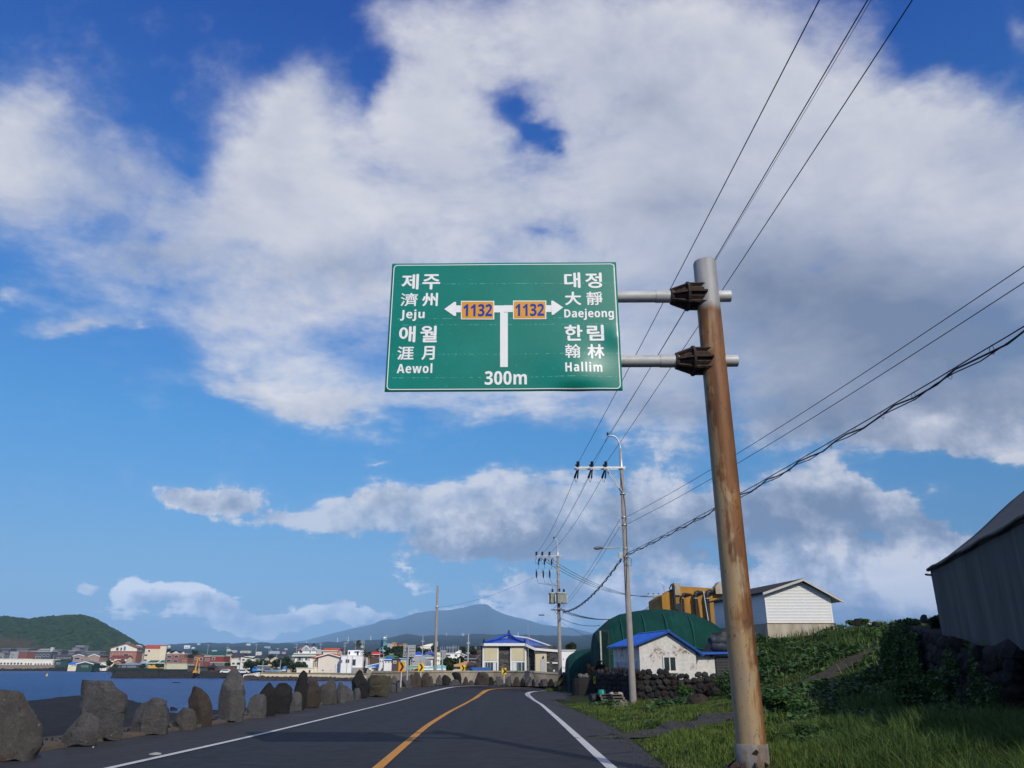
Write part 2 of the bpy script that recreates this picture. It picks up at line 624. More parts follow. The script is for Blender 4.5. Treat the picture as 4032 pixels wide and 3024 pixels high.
def mat_rock(name, col, warm, scale=1.0, stain=None):
 k = NodeKit(name)
 v = k.coord()
 n1 = k.noise(v, 1.3 * scale, 6, .65, .4); n2 = k.noise(v, 9 * scale, 6, .7); n3 = k.noise(v, 38 * scale, 4, .7)
 c = k.ramp(n1, [(.25, tuple(x * .6 for x in col)), (.5, col), (.75, warm)])
 c = k.mix(k.ramp(n2, [(.42, .55), (.62, 0.0)]), c, tuple(x * .55 for x in col))
 if stain:
  c = k.mix(k.ramp(k.noise(v, .9 * scale, 4, .6, .6), [(.56, 0.0), (.66, .75)]), c, stain)
 c = k.mix(k.ramp(n3, [(.5, 0.0), (.75, .3)]), c, tuple(min(.6, x * 1.7) for x in warm))
 vo = k.n('ShaderNodeTexVoronoi'); k.l(k.coord((7 * scale,) * 3), vo.inputs['Vector'])
 pit = k.ramp(vo.outputs['Distance'], [(.12, 1.0), (.3, 0.0)])
 c = k.mix(k.math('MULTIPLY', pit, k.ramp(n1, [(.45, 0.0), (.6, .8)])), c, tuple(x * .35 for x in col))
 c = k.mix(k.ramp(k.noise(v, 5.5 * scale, 4, .6, .3), [(.66, 0.0), (.72, .5)]), c, tuple(min(.5, x * 2.0) for x in warm))
 h = k.math('SUBTRACT', k.math('ADD', n2, k.math('MULTIPLY', n3, .45)), k.math('MULTIPLY', pit, .35))
 k.bump(h, .9, .07)
 return k.out(c, .92, spec=.2)


def mat_leaf(name, a, b, c=None, rough=.6):
 k = NodeKit(name)
 g = k.n('ShaderNodeNewGeometry')
 stops = [(0.0, a), (.6, b)] + ([(1.0, c)] if c else [])
 col = k.ramp(g.outputs['Random Per Island'], stops)
 n = k.noise(k.coord(), .35, 4, .6)
 col = k.mix(k.ramp(n, [(.35, 0.0), (.7, .45)]), col, tuple(x * .55 for x in b))
 k.out(col, rough, spec=.25)
 tr = k.n('ShaderNodeBsdfTranslucent'); k.l(col, tr.inputs[0])
 mx = k.n('ShaderNodeMixShader'); mx.inputs[0].default_value = .22
 k.l(k.bsdf.outputs[0], mx.inputs[1]); k.l(tr.outputs[0], mx.inputs[2])
 outn = next(x for x in k.nt.nodes if x.type == 'OUTPUT_MATERIAL')
 k.l(mx.outputs[0], outn.inputs['Surface'])
 return k.mat


ASPHALT = mat_asphalt('asphalt', (.019, .019, .022))
ASPHALT2 = mat_asphalt('shoulder asphalt', (.030, .029, .030))
WHITE_LINE = mat_paint('white road paint', (.62, .61, .58), (.06, .06, .06))
YELLOW_LINE = mat_paint('yellow road paint', (.62, .27, .03), (.07, .05, .03))
CONCRETE = M('concrete', (.30, .26, .20), .9, .28, 1.2, .4, 9, streak=True)
POLE_CONC = M('pole concrete', (.27, .25, .225), .85, .12, 3, .15, 20)
STEEL = M('galvanised steel', (.50, .52, .54), .42, .12, 5, .05, 20, metal=.55)
BLACK = M('black rubber', (.018, .02, .028), .5, .2, 5)
WIRE = M('cable', (.022, .025, .035), .5, .15, 3)
RUST = M('rusted steel', (.055, .036, .028), .9, .55, 9, .6, 24)
GLASS = M('window glass', (.035, .055, .065), .12, .4, .8, spec=.6)
GLASS_TEAL = M('teal glass', (.03, .12, .13), .12, .4, .8, spec=.6)
WHITE = M('white paint', (.78, .78, .76), .6, .06, 2)

# ------------------------------------------------------------------ road
def world_line(pix, bank=0.0, off=0.0, back=-14.0):
 pts = [gz(x, y, bank, off) for x, y in pix]
 d = (pts[0] - pts[1]); d /= abs(d.y)
 k = pts[0].y - back
 first = pts[0] + d * k
 # keep the road's own gentle bend going behind the camera
 pts = [Vector((first.x, back, zr(back)))] + pts
 return pts


def resample(pts, n):
 P = np.array([tuple(p) for p in pts])
 s = np.r_[0, np.cumsum(np.linalg.norm(np.diff(P[:, :2], axis=0), axis=1))]
 t = np.linspace(0, s[-1], n)
 Q = np.stack([np.interp(t, s, P[:, i]) for i in range(3)], 1)
 for _ in range(6):
  Q[1:-1] = .25 * Q[:-2] + .5 * Q[1:-1] + .25 * Q[2:]
 return Q


PX_KERB = [(0, 2990), (145, 2963), (244, 2941), (407, 2919), (600, 2892), (800, 2862), (1000, 2825), (1136, 2802), (1262, 2775),
  (1384, 2752), (1490, 2729), (1579, 2712), (1650, 2702), (1720, 2697), (1800, 2695), (1900, 2693), (2000, 2695), (2192, 2698), (2420, 2701), (2700, 2704)]
PX_LEFT = [(443, 3024), (720, 2962), (1000, 2899), (1300, 2826), (1480, 2782), (1569, 2760), (1650, 2737), (1717, 2719), (1771, 2707), (1815, 2702),
  (1900, 2699), (1995, 2698), (2085, 2699), (2192, 2701), (2420, 2704), (2700, 2707)]
PX_MID = [(1490, 3024), (1590, 2937), (1678, 2861), (1765, 2806), (1836, 2769), (1872, 2749), (1897, 2731), (1914, 2719), (1935, 2714),
  (1977, 2710.5), (2049, 2708.5), (2192, 2708), (2420, 2709), (2700, 2711)]
PX_RIGHT = [(2407, 3024), (2305, 2930), (2208, 2841), (2132, 2774), (2103, 2757), (2082, 2741), (2074, 2731), (2090, 2724), (2121, 2721), (2161, 2719), (2260, 2718), (2420, 2718), (2700, 2719)]
PX_EDGE = [(2620, 3024), (2486, 2915), (2422, 2866), (2322, 2821), (2248, 2791), (2192, 2762), (2178, 2748), (2190, 2738), (2240, 2732), (2420, 2730), (2700, 2730)]
NR = 150
Lk = resample(world_line(PX_KERB, .42), NR)
Ll = resample(world_line(PX_LEFT, .30), NR)
Lm = resample(world_line(PX_MID, .15), NR)
Lr = resample(world_line(PX_RIGHT, 0), NR)
Le = resample(world_line(PX_EDGE, 0), NR)


def strip(name, A, B, mat, kind='structure', dz=0.0, mid=1):
 rows = [A + (B - A) * (i / mid) for i in range(mid + 1)]
 V = np.concatenate(rows).reshape(mid + 1, len(A), 3) + np.array([0, 0, dz])
 F = grid_faces(mid + 1, len(A))
 o = np_mesh(name, V.reshape(-1, 3), F, mat)
 if kind:
  o['kind'] = kind
 return o


def join_strips(name, lines, mats, which):
 V = np.concatenate(lines)
 n = len(lines[0])
 o = np_mesh(name, V, grid_faces(len(lines), n), mats[0])
 for m in mats[1:]:
  o.data.materials.append(m)
 mi = np.repeat(np.array(which, dtype=np.int32), n - 1)
 o.data.polygons.foreach_set('material_index', mi)
 o['kind'] = 'structure'
 return o


road = join_strips('road', [Lk, .5 * (Lk + Ll), Ll, .5 * (Ll + Lm), Lm, .5 * (Lm + Lr), Lr, .5 * (Lr + Le), Le], [ASPHALT, ASPHALT2], [1, 1, 0, 0, 0, 0, 1, 1])


def perp(L):
 d = np.gradient(L[:, :2], axis=0)
 d /= np.linalg.norm(d, axis=1)[:, None]
 return np.stack([-d[:, 1], d[:, 0], np.zeros(len(L))], 1)


def ribbon(name, L, w, mat, dz=.008):
 p = perp(L) * (w * np.interp(L[:, 1], [50, 74], [1, 2.6]) / 2)[:, None]
 o = strip(name, L - p, L + p, mat, None, dz)
 o.parent = road
 return o


ribbon('edge_line', Ll, .17, WHITE_LINE, .014)
ribbon('edge_line', Lr, .19, WHITE_LINE)
ribbon('centre_line', Lm, .19, YELLOW_LINE, .014)
# faint old chalk dashes on the left shoulder
for (xa, ya, xb, yb) in ((1118, 2818, 1240, 2815), (1474, 2754, 1497, 2753), (1560, 2747, 1640, 2722)):
 a, b = gz(xa, ya, .36), gz(xb, yb, .36)
 mb = MB(); w = Vector((0, .05, 0))
 mb.add([a - w, b - w, b + w, a + w], [(0, 1, 2, 3)])
 o = mb.build('worn_line', mat_paint('faint paint', (.20, .20, .21), (.06, .06, .065)), road, (0, 0, .008))

# kerb strip the rocks stand on
KERB = mat_rock('weathered kerb', (.14, .115, .085), (.20, .165, .12), .8)
pk = perp(Lk)
zk = np.array([0, 0, 1.0])
kerb = join_strips('kerb', [Lk - zk * .12 + pk * .02, Lk + zk * .07 + pk * .03, Lk + zk * .09 + pk * .5, Lk + zk * .09 + pk * 1.5, Lk - zk * .9 + pk * 1.6], [KERB], [0, 0, 0, 0])

# ------------------------------------------------------------------ ground to the right: verge, bank and hill
ctl = []


def cp(px, py, Y):
 p = at(px, py, Y); ctl.append((p.x, p.y, p.z))


for i in range(0, NR, 9):
 if Le[i, 1] < 74:
  ctl.append((Le[i, 0], Le[i, 1], Le[i, 2] - .02))
for q in [(2956, 3018, 12.2), (4032, 3024, 9), (4300, 2900, 14), (3500, 2900, 17), (3800, 2800, 25), (3300, 2795, 26), (3000, 2862, 22), (2700, 2782, 38),
  (2860, 2765, 44), (2495, 2784, 44), (2300, 2757, 52), (2700, 2920, 16.5), (2990, 2650, 50), (3000, 2592, 54), (3150, 2536, 57), (3250, 2492, 60),
  (3500, 2496, 56), (3560, 2514, 50), (3400, 2562, 46), (3250, 2640, 44), (3130, 2702, 40), (3520, 2562, 42), (3640, 2640, 34), (3400, 2722, 33),
  (3620, 2720, 29), (3050, 2760, 34), (3640, 2480, 50), (2875, 2700, 49), (2930, 2640, 53)]:
 cp(*q)
ctl += [(24, 76, 3.0), (15, 92, 2.6), (36, 60, 4.3), (40, 76, 2.6), (40, 92, 2.6), (62, 60, 5), (30, 38, 3.4), (19, 24, 1.9), (27, 20, 2.4), (18, 6, 2.0), (24, -8, 2.3), (40, 0, 3),
  (5, -10, .25), (9, -10, .6), (7.0, 0, .35), (7.5, 6, .4), (60, 0, 4), (62, 100, 3), (20, 110, 1.5), (-2, 110, -.6), (8, 95, -.4), (5, 80, -.8), (12, 80, .6), (14, 66, 1.6), (10, 56, .2), (6, 64, -.7), (8, -30, .5), (30, -30, 2.5)]
CT = np.array(ctl)


def tps_kernel(r2):
 return np.where(r2 > 1e-9, .5 * r2 * np.log(r2 + 1e-12), 0)


_n = len(CT)
_A = np.zeros((_n + 3, _n + 3))
_A[:_n, :_n] = tps_kernel(((CT[:, None, :2] - CT[None, :, :2]) ** 2).sum(-1)) + np.eye(_n) * .6
_A[:_n, _n] = 1; _A[:_n, _n + 1:] = CT[:, :2]
_A[_n, :_n] = 1; _A[_n + 1:, :_n] = CT[:, :2].T
_W = np.linalg.solve(_A, np.r_[CT[:, 2], 0, 0, 0])


def edge_x(y):
 return np.interp(y, EY, EX)


_m = np.argmax(Le[:, 1] > 66) if (Le[:, 1] > 66).any() else NR
EY, EX, EZ = Le[:_m, 1], Le[:_m, 0], Le[:_m, 2]


def H(x, y):
 """height of the ground on the right-hand side"""
 x = np.asarray(x, float); y = np.asarray(y, float)
 sh = x.shape
 P = np.stack([x.ravel(), y.ravel()], 1)
 z = np.empty(len(P))
 for i in range(0, len(P), 20000):
  q = P[i:i + 20000]
  r2 = ((q[:, None, :] - CT[None, :, :2]) ** 2).sum(-1)
  z[i:i + 20000] = tps_kernel(r2) @ _W[:_n] + _W[_n] + q @ _W[_n + 1:]
 e = np.interp(P[:, 1], EY, EX); ez = np.interp(P[:, 1], EY, EZ)
 d = P[:, 0] - e
 t = np.clip(d / 1.5, 0, 1)
 z = np.where(P[:, 1] < 68, (ez - .03) * (1 - t) + z * t, z)
 wob = .05 * np.sin(P[:, 0] * 2.1 + 1.3 * np.sin(P[:, 1] * 1.7)) + .04 * np.sin(P[:, 1] * 2.9 + P[:, 0])
 return (z + wob * np.clip(d / 2, 0, 1)).reshape(sh)


def Hs(x, y):
 return float(H(np.array([x]), np.array([y]))[0])


gy = np.concatenate([np.arange(-32, 6, 1.0), np.arange(6, 66, .4), np.arange(66, 118, 1.0)])
gt = np.concatenate([np.arange(0, 8, .33), np.arange(8, 26, .5), np.arange(26, 76, 2.0)])
gx = np.interp(gy, EY, EX)
gx = np.where(gy > EY[-1], EX[-1] + (gy - EY[-1]) * .0, gx)
X = gx[:, None] + gt[None, :]; Y = np.repeat(gy[:, None], len(gt), 1)
Z = H(X, Y)
Z[gy > 67] = np.minimum(Z[gy > 67], 20)
Z = np.where((Y > 66) & (X < 9), np.minimum(Z, -.95), Z)


def mat_soil():
 k = NodeKit('soil and turf')
 v = k.coord()
 n1 = k.noise(v, .45, 5, .6); n2 = k.noise(v, 7, 5, .7)
 c = k.ramp(n1, [(.32, (.018, .030, .008)), (.5, (.030, .048, .012)), (.72, (.060, .055, .025))])
 c = k.mix(k.ramp(n2, [(.4, .6), (.65, 0.0)]), c, (.016, .018, .008))
 k.bump(n2, .8, .08)
 return k.out(c, .95, spec=.1)


ground = np_mesh('ground', np.stack([X, Y, Z], -1).reshape(-1, 3), grid_faces(*X.shape)[:, ::-1], mat_soil())
ground['kind'] = 'structure'


def drape(name, pix, width, mat, kind='structure', dz=.03, rows=4, zoff=None):
 """a strip laid over the bank along a line read off the view; pix = (px, py, Y)"""
 L = resample([at(*q) for q in pix], 60)
 p = perp(L)
 w = np.interp(np.linspace(0, 1, 60), np.linspace(0, 1, len(width)), width) if isinstance(width, (list, tuple)) else np.full(60, width)
 wob = 1 + .18 * np.sin(np.arange(60) * .9) + .1 * np.sin(np.arange(60) * 2.3)
 R = []
 for j in range(rows + 1):
  q = L + p * ((j / rows - .5) * w * wob)[:, None]
  q[:, 2] = H(q[:, 0], q[:, 1]) + dz
  R.append(q)
 o = np_mesh(name, np.concatenate(R), grid_faces(rows + 1, 60), mat)
 o['kind'] = kind
 return o, L, w


GRAVEL = mat_rock('grey gravel', (.085, .082, .075), (.16, .155, .14), 4)
DIRT = mat_rock('trodden earth', (.085, .068, .042), (.13, .105, .065), 2.5)
PATH, PATHL, PATHW = drape('gravel_path', [(2330, 2858, 21.5), (2480, 2852, 22.3), (2650, 2846, 23.5), (2800, 2838, 25), (2960, 2826, 27), (3100, 2800, 29)], [1.0, 1.7, 1.9, 1.9, 1.6, 1.0], GRAVEL)
TRACK, TRACKL, TRACKW = drape('dirt_track', [(3110, 2712, 38), (3160, 2690, 39.5), (3250, 2655, 42), (3350, 2620, 44), (3440, 2588, 45), (3540, 2545, 46)], [2.6, 2.8, 2.2, 1.8, 1.5, 1.2], DIRT)
# hard standing between the road and the gate
a0, a1, a2, a3 = gz(2172, 2757), gz(2350, 2752), gz(2440, 2734), gz(2185, 2733)
mb = MB(); mb.add([a0, a1, a2, a3], [(0, 1, 2, 3)])
o = mb.build('driveway', ASPHALT2, None, (0, 0, .022)); o['kind'] = 'structure'

# ------------------------------------------------------------------ lava shore on the left and the sea
SEA = -3.3


def u_of(px):
 d = ray(px, 2615); return d.x / d.y


shore_px = [(-700, 2790), (-50, 2768), (120, 2756), (280, 2738), (400, 2736), (500, 2748), (560, 2766), (620, 2795), (690, 2806), (800, 2800), (1000, 2784), (1200, 2757), (1400, 2727), (1500, 2712), (1575, 2704)]
su, sy = [], []
for x, y in shore_px:
 d = ray(x, y); t = (SEA - EYE.z) / d.z
 su.append(d.x / d.y); sy.append(d.y * t)
su = np.array(su); sy = np.array(sy)
uu = np.linspace(-.98, -.12, 170)
yy_ = np.concatenate([np.arange(4, 60, .8), np.arange(60, 175, 2.5)])
U, YY = np.meshgrid(uu, yy_, indexing='ij')
XX = U * YY
ys = np.interp(uu, su, sy)[:, None]
kx, ky = Lk[:, 0], Lk[:, 1]
D = np.full(XX.shape, 1e9)
for i in range(0, NR):
 D = np.minimum(D, np.hypot(XX - kx[i], YY - ky[i]))
inside = XX > np.interp(YY, ky[:100], kx[:100])
inside &= YY < 86
Dd = np.where(inside, 0, D)
rel = np.clip(YY / ys, 0, 1.3)
zz0 = np.interp(YY, [-10, 50, 80], [0, -.6, -.5]) - .45
q = np.clip((Dd - 1.3) / 4.0, 0, 1)
zsh = zz0 * (1 - q) + (-2.75 - .35 * np.clip(rel, 0, 1) ** 2) * q
zsh = np.where(rel > .94, zsh - (rel - .94) * 22, zsh)
nz = np.array([[noise.fractal(Vector((XX[i, j] * .22, YY[i, j] * .16, 3.1)), 1.0, 2.1, 5) for j in range(XX.shape[1])] for i in range(XX.shape[0])])
zsh += nz * .38 * np.clip((Dd - 1.5) / 3, 0, 1)
zsh = np.where(inside, -2.2, zsh)
LAVA = mat_rock('black lava', (.020, .020, .021), (.034, .032, .031), .5)
shore = np_mesh('rocky_shore', np.stack([XX, YY, zsh], -1).reshape(-1, 3), grid_faces(*XX.shape), LAVA, False)
shore['kind'] = 'structure'


def mat_sea():
 k = NodeKit('sea water')
 v = k.coord((1, 1, 1))
 w1 = k.noise(k.coord((.5, .9, 1)), .35, 6, .62, .6)
 w2 = k.noise(k.coord((.35, .8, 1)), 1.4, 6, .6, .4)
 big = k.noise(k.coord((.004, .02, 1)), 1.0, 4, .6)
 h = k.math('ADD', w1, k.math('MULTIPLY', w2, .4))
 k.bump(h, 1.0, 1.6)
 c = k.ramp(big, [(.3, (.003, .030, .135)), (.7, (.009, .058, .22))])
 # scattered whitecaps, and light on the ripples painted in as paler blue
 c = k.mix(k.ramp(k.math('MULTIPLY', w2, k.math('ADD', w1, .5)), [(.60, 0.0), (.72, .30)]), c, (.16, .30, .55))
 k.bsdf.inputs['IOR'].default_value = 1.33
 return k.out(c, .3, spec=.22)


mb = MB(); mb.add([(-24500, -24500, SEA), (24500, -24500, SEA), (24500, 24500, SEA), (-24500, 24500, SEA)], [(0, 1, 2, 3)])
sea = mb.build('sea', mat_sea()); sea['kind'] = 'structure'

# ------------------------------------------------------------------ land beyond the bay
ridge_px = [(-900, 2560), (-300, 2548), (200, 2545), (560, 2541), (700, 2536), (780, 2531), (1000, 2531), (1200, 2531), (1350, 2524), (1500, 2518), (1560, 2505), (1600, 2497),
   (1660, 2500), (1750, 2502), (1850, 2497), (2000, 2496), (2200, 2502), (2400, 2498), (2700, 2510), (3200, 2530), (4032, 2560), (4900, 2580)]


def prof(pts):
 us, es = [], []
 for x, y in pts:
  d = ray(x, y); us.append(d.x / d.y); es.append(d.z / d.y)
 return np.array(us), np.array(es)


ru, re_ = prof(ridge_px)
shu = np.array([u_of(p) for p in (-1500, 0, 440, 452, 960, 1000, 1400, 1440, 1500, 1575, 1600, 5000)])
shd_ = np.array([640, 634, 620, 335, 325, 285, 275, 268, 262, 255, 80, 80.0])
lu = np.concatenate([np.linspace(-1.5, -.75, 60), np.linspace(-.74, .45, 520), np.linspace(.46, 1.6, 70)])
ly = np.concatenate([np.geomspace(66, 700, 110), np.geomspace(715, 6200, 90), np.geomspace(6500, 24000, 14)])
U, YY = np.meshgrid(lu, ly, indexing='ij')
er = np.interp(U, ru, re_); ss = np.interp(U, shu, shd_)
base = -1.0 + np.clip((YY - 240) / 400, 0, 1) * .5
t = np.clip((YY - 620) / (4600 - 620), 0, 1)
rise = (1.5 + YY * er) * np.clip(t, 0, 1) ** .62
z = np.where(YY > 4600, (1.5 + 4600 * er) * np.clip(1 - (YY - 4600) / 4000, .25, 1), base + rise * np.clip((YY - 620) / 200, 0, 1))
nn = np.array([[noise.fractal(Vector((U[i, j] * 60, math.log(YY[i, j]) * 14, 7.7)), 1.0, 2.0, 4) for j in range(U.shape[1])] for i in range(U.shape[0])])
z += nn * np.clip((YY - 700) / 1500, 0, 1) * np.clip(YY / 700, 0, 7) * 1.0
z = np.where(YY < ss, -6.0, np.where(YY < ss + 6, -2.2, z))


def mat_land():
 k = NodeKit('countryside')
 v = k.coord()
 n1 = k.noise(k.coord((.004, .0016, .004)), 1.0, 6, .65); n2 = k.noise(k.coord((.02, .008, .02)), 1.0, 6, .7)
 c = k.ramp(n1, [(.30, (.008, .015, .012)), (.52, (.014, .024, .014)), (.64, (.030, .040, .018)), (.78, (.060, .052, .030))])
 c = k.mix(k.ramp(n2, [(.42, .8), (.6, 0.0)]), c, (.010, .018, .012))
 return k.out(c, .95, spec=.1)


land = np_mesh('land', np.stack([U * YY, YY, z], -1).reshape(-1, 3), grid_faces(*U.shape), mat_land())
land['kind'] = 'structure'
LU, LY, LZ = lu.copy(), ly.copy(), z.copy()


def land_hit(px, py, y0=640.0):
 """where a sight line first meets the countryside beyond y0"""
 d = ray(px, py); u = d.x / d.y
 i = int(np.clip(np.searchsorted(LU, u), 1, len(LU) - 1)); t = (u - LU[i - 1]) / (LU[i] - LU[i - 1])
 zc = LZ[i - 1] * (1 - t) + LZ[i] * t
 for q in np.geomspace(y0, 6000, 400):
  if EYE.z + q * d.z / d.y < np.interp(q, LY, zc):
   return float(q)
 return 3500.0



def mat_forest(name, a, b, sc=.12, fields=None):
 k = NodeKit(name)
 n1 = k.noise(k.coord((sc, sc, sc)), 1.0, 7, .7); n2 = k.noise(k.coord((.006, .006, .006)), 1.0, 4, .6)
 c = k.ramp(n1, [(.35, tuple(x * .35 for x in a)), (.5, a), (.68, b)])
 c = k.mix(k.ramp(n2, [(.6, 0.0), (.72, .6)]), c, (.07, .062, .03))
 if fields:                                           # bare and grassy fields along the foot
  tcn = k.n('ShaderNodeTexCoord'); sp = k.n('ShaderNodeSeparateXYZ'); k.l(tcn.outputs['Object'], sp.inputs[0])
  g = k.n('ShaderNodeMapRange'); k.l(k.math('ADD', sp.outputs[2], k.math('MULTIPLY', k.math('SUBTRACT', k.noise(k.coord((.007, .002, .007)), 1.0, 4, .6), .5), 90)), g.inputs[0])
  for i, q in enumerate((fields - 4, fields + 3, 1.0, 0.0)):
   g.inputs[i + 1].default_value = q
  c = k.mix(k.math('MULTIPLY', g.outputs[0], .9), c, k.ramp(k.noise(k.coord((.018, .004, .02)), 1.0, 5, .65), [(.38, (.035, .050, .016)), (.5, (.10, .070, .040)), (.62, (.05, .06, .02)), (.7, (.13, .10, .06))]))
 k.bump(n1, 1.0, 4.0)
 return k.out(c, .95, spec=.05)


# wooded hill at the left
hill_px = [(-1400, 2560), (-1000, 2530), (-700, 2490), (-400, 2455), (-200, 2440), (0, 2433), (20, 2432), (60, 2433), (110, 2441), (140, 2438), (180, 2432), (230, 2429), (280, 2425), (315, 2424),
  (340, 2428), (380, 2443), (420, 2463), (460, 2485), (490, 2503), (510, 2514), (530, 2526), (545, 2537), (580, 2550), (640, 2562)]
hu, he = prof(hill_px)
lu = np.linspace(hu[0], hu[-1], 520); ly = np.linspace(1000, 1900, 110)
U, YY = np.meshgrid(lu, ly, indexing='ij')
e = np.interp(U, hu, he)
shape = np.where(YY < 1450, np.sin(np.clip((YY - 1000) / 450, 0, 1) * math.pi / 2) ** 1.15, 1 - ((YY - 1450) / 560) ** 2)
z = (1.5 + 1450 * e) * shape
nn = np.array([[noise.fractal(Vector((U[i, j] * YY[i, j] * .1, YY[i, j] * .1, 1.7)), 1.0, 2.2, 4) for j in range(U.shape[1])] for i in range(U.shape[0])])
z += nn * 3.2 * np.clip(z / 15, 0, 1)
hill = np_mesh('hill', np.stack([U * YY, YY, z], -1).reshape(-1, 3), grid_faces(*U.shape), mat_forest('hill woodland', (.034, .062, .022), (.062, .105, .032), .12, 24), False)
hill['kind'] = 'structure'

# the mountain
mt_px = [(-900, 2600), (0, 2590), (500, 2570), (900, 2548), (1150, 2526), (1203, 2520), (1316, 2490), (1400, 2470), (1475, 2454), (1488, 2444), (1520, 2436), (1556, 2437), (1583, 2431), (1633, 2412), (1700, 2402),
  (1768, 2400), (1836, 2387), (1865, 2379), (1885, 2376), (1915, 2376), (1928, 2383), (1938, 2393), (1960, 2405), (1990, 2417), (2030, 2428), (2069, 2436), (2100, 2446), (2138, 2458), (2180, 2462),
  (2250, 2470), (2330, 2490), (2420, 2500), (2700, 2520), (3200, 2560), (4000, 2600)]
mu, me_ = prof(mt_px)
lu = np.linspace(mu[0], mu[-1], 640); ly = np.linspace(6500, 17500, 60)
U, YY = np.meshgrid(lu, ly, indexing='ij')
e = np.interp(U, mu, me_)
YC = 13500.0
shape = np.where(YY < YC, np.clip((YY - 6500) / (YC - 6500), 0, 1) ** 1.35, 1 - ((YY - YC) / 4400) ** 2)
z = (1.5 + YC * e) * shape
nn = np.array([[noise.ridged_multi_fractal(Vector((U[i, j] * 26, YY[i, j] * .0006, 5.7)), 1.0, 2.1, 4, 1.0, 2.0) for j in range(U.shape[1])] for i in range(U.shape[0])])
z += (nn - 1.0) * 26 * np.clip((YY - 6800) / 2500, 0, 1) * np.clip((YC - YY) / 2500, 0, 1)
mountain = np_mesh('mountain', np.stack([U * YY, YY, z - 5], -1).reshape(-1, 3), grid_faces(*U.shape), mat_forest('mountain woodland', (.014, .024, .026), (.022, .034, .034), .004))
mountain['kind'] = 'structure'

# ------------------------------------------------------------------ the air
mb = MB(); mb.box(-25500, -25500, -8, 25500, 25500, 1130)
hm = bpy.data.materials.new('haze'); hm.use_nodes = True
for n_ in list(hm.node_tree.nodes):
 if n_.type != 'OUTPUT_MATERIAL':
  hm.node_tree.nodes.remove(n_)
pv = hm.node_tree.nodes.new('ShaderNodeVolumePrincipled')
pv.inputs['Color'].default_value = (.35, .62, 1.0, 1)
pv.inputs['Density'].default_value = 8.6e-5
pv.inputs['Anisotropy'].default_value = -0.3
hm.node_tree.links.new(pv.outputs[0], next(n for n in hm.node_tree.nodes if n.type == 'OUTPUT_MATERIAL').inputs['Volume'])
haze = mb.build('haze', hm)
haze['kind'] = 'stuff'

# grit and small broken stone along the kerb and the road edge
def grit(name, L, n, spread, s0, s1, mat, lift, seed):
 r = np.random.default_rng(seed)
 i = r.integers(6, 110, n); p = perp(L)
 base_ = np.array([(1, 0, -.5), (-.6, .9, -.5), (-.5, -.9, -.5), (.1, .1, .8), (.8, .7, .2)]) * .5
 F0 = np.array([(0, 1, 2), (0, 4, 1), (0, 3, 4), (1, 4, 3), (1, 3, 2), (2, 3, 0)])
 c = L[i] + (L[np.minimum(i + 1, NR - 1)] - L[i]) * r.random(n)[:, None] + p[i] * (np.abs(r.normal(0, spread, n)) * np.sign(spread))[:, None]
 c[:, 2] += lift
 s = r.uniform(s0, s1, n) ** 1.0; a = r.uniform(0, 6.28, n)
 R = np.zeros((n, 3, 3)); R[:, 0, 0] = R[:, 1, 1] = np.cos(a); R[:, 0, 1] = -np.sin(a); R[:, 1, 0] = np.sin(a); R[:, 2, 2] = 1
 V = np.einsum('nij,vj->nvi', R, base_) * s[:, None, None] * (1 + .3 * r.normal(0, 1, (n, 5, 1))) + c[:, None]
 o = np_mesh(name, V.reshape(-1, 3), (F0[None] + (np.arange(n) * 5)[:, None, None]).reshape(-1, 3), mat, False); o['kind'] = 'stuff'


grit('kerb_rubble', Lk + pk * .25, 520, .45, .05, .17, LAVA, .10, 3)
grit('road_grit', Le - perp(Le) * .02, 1500, .22, .012, .04, GRAVEL, .01, 5)

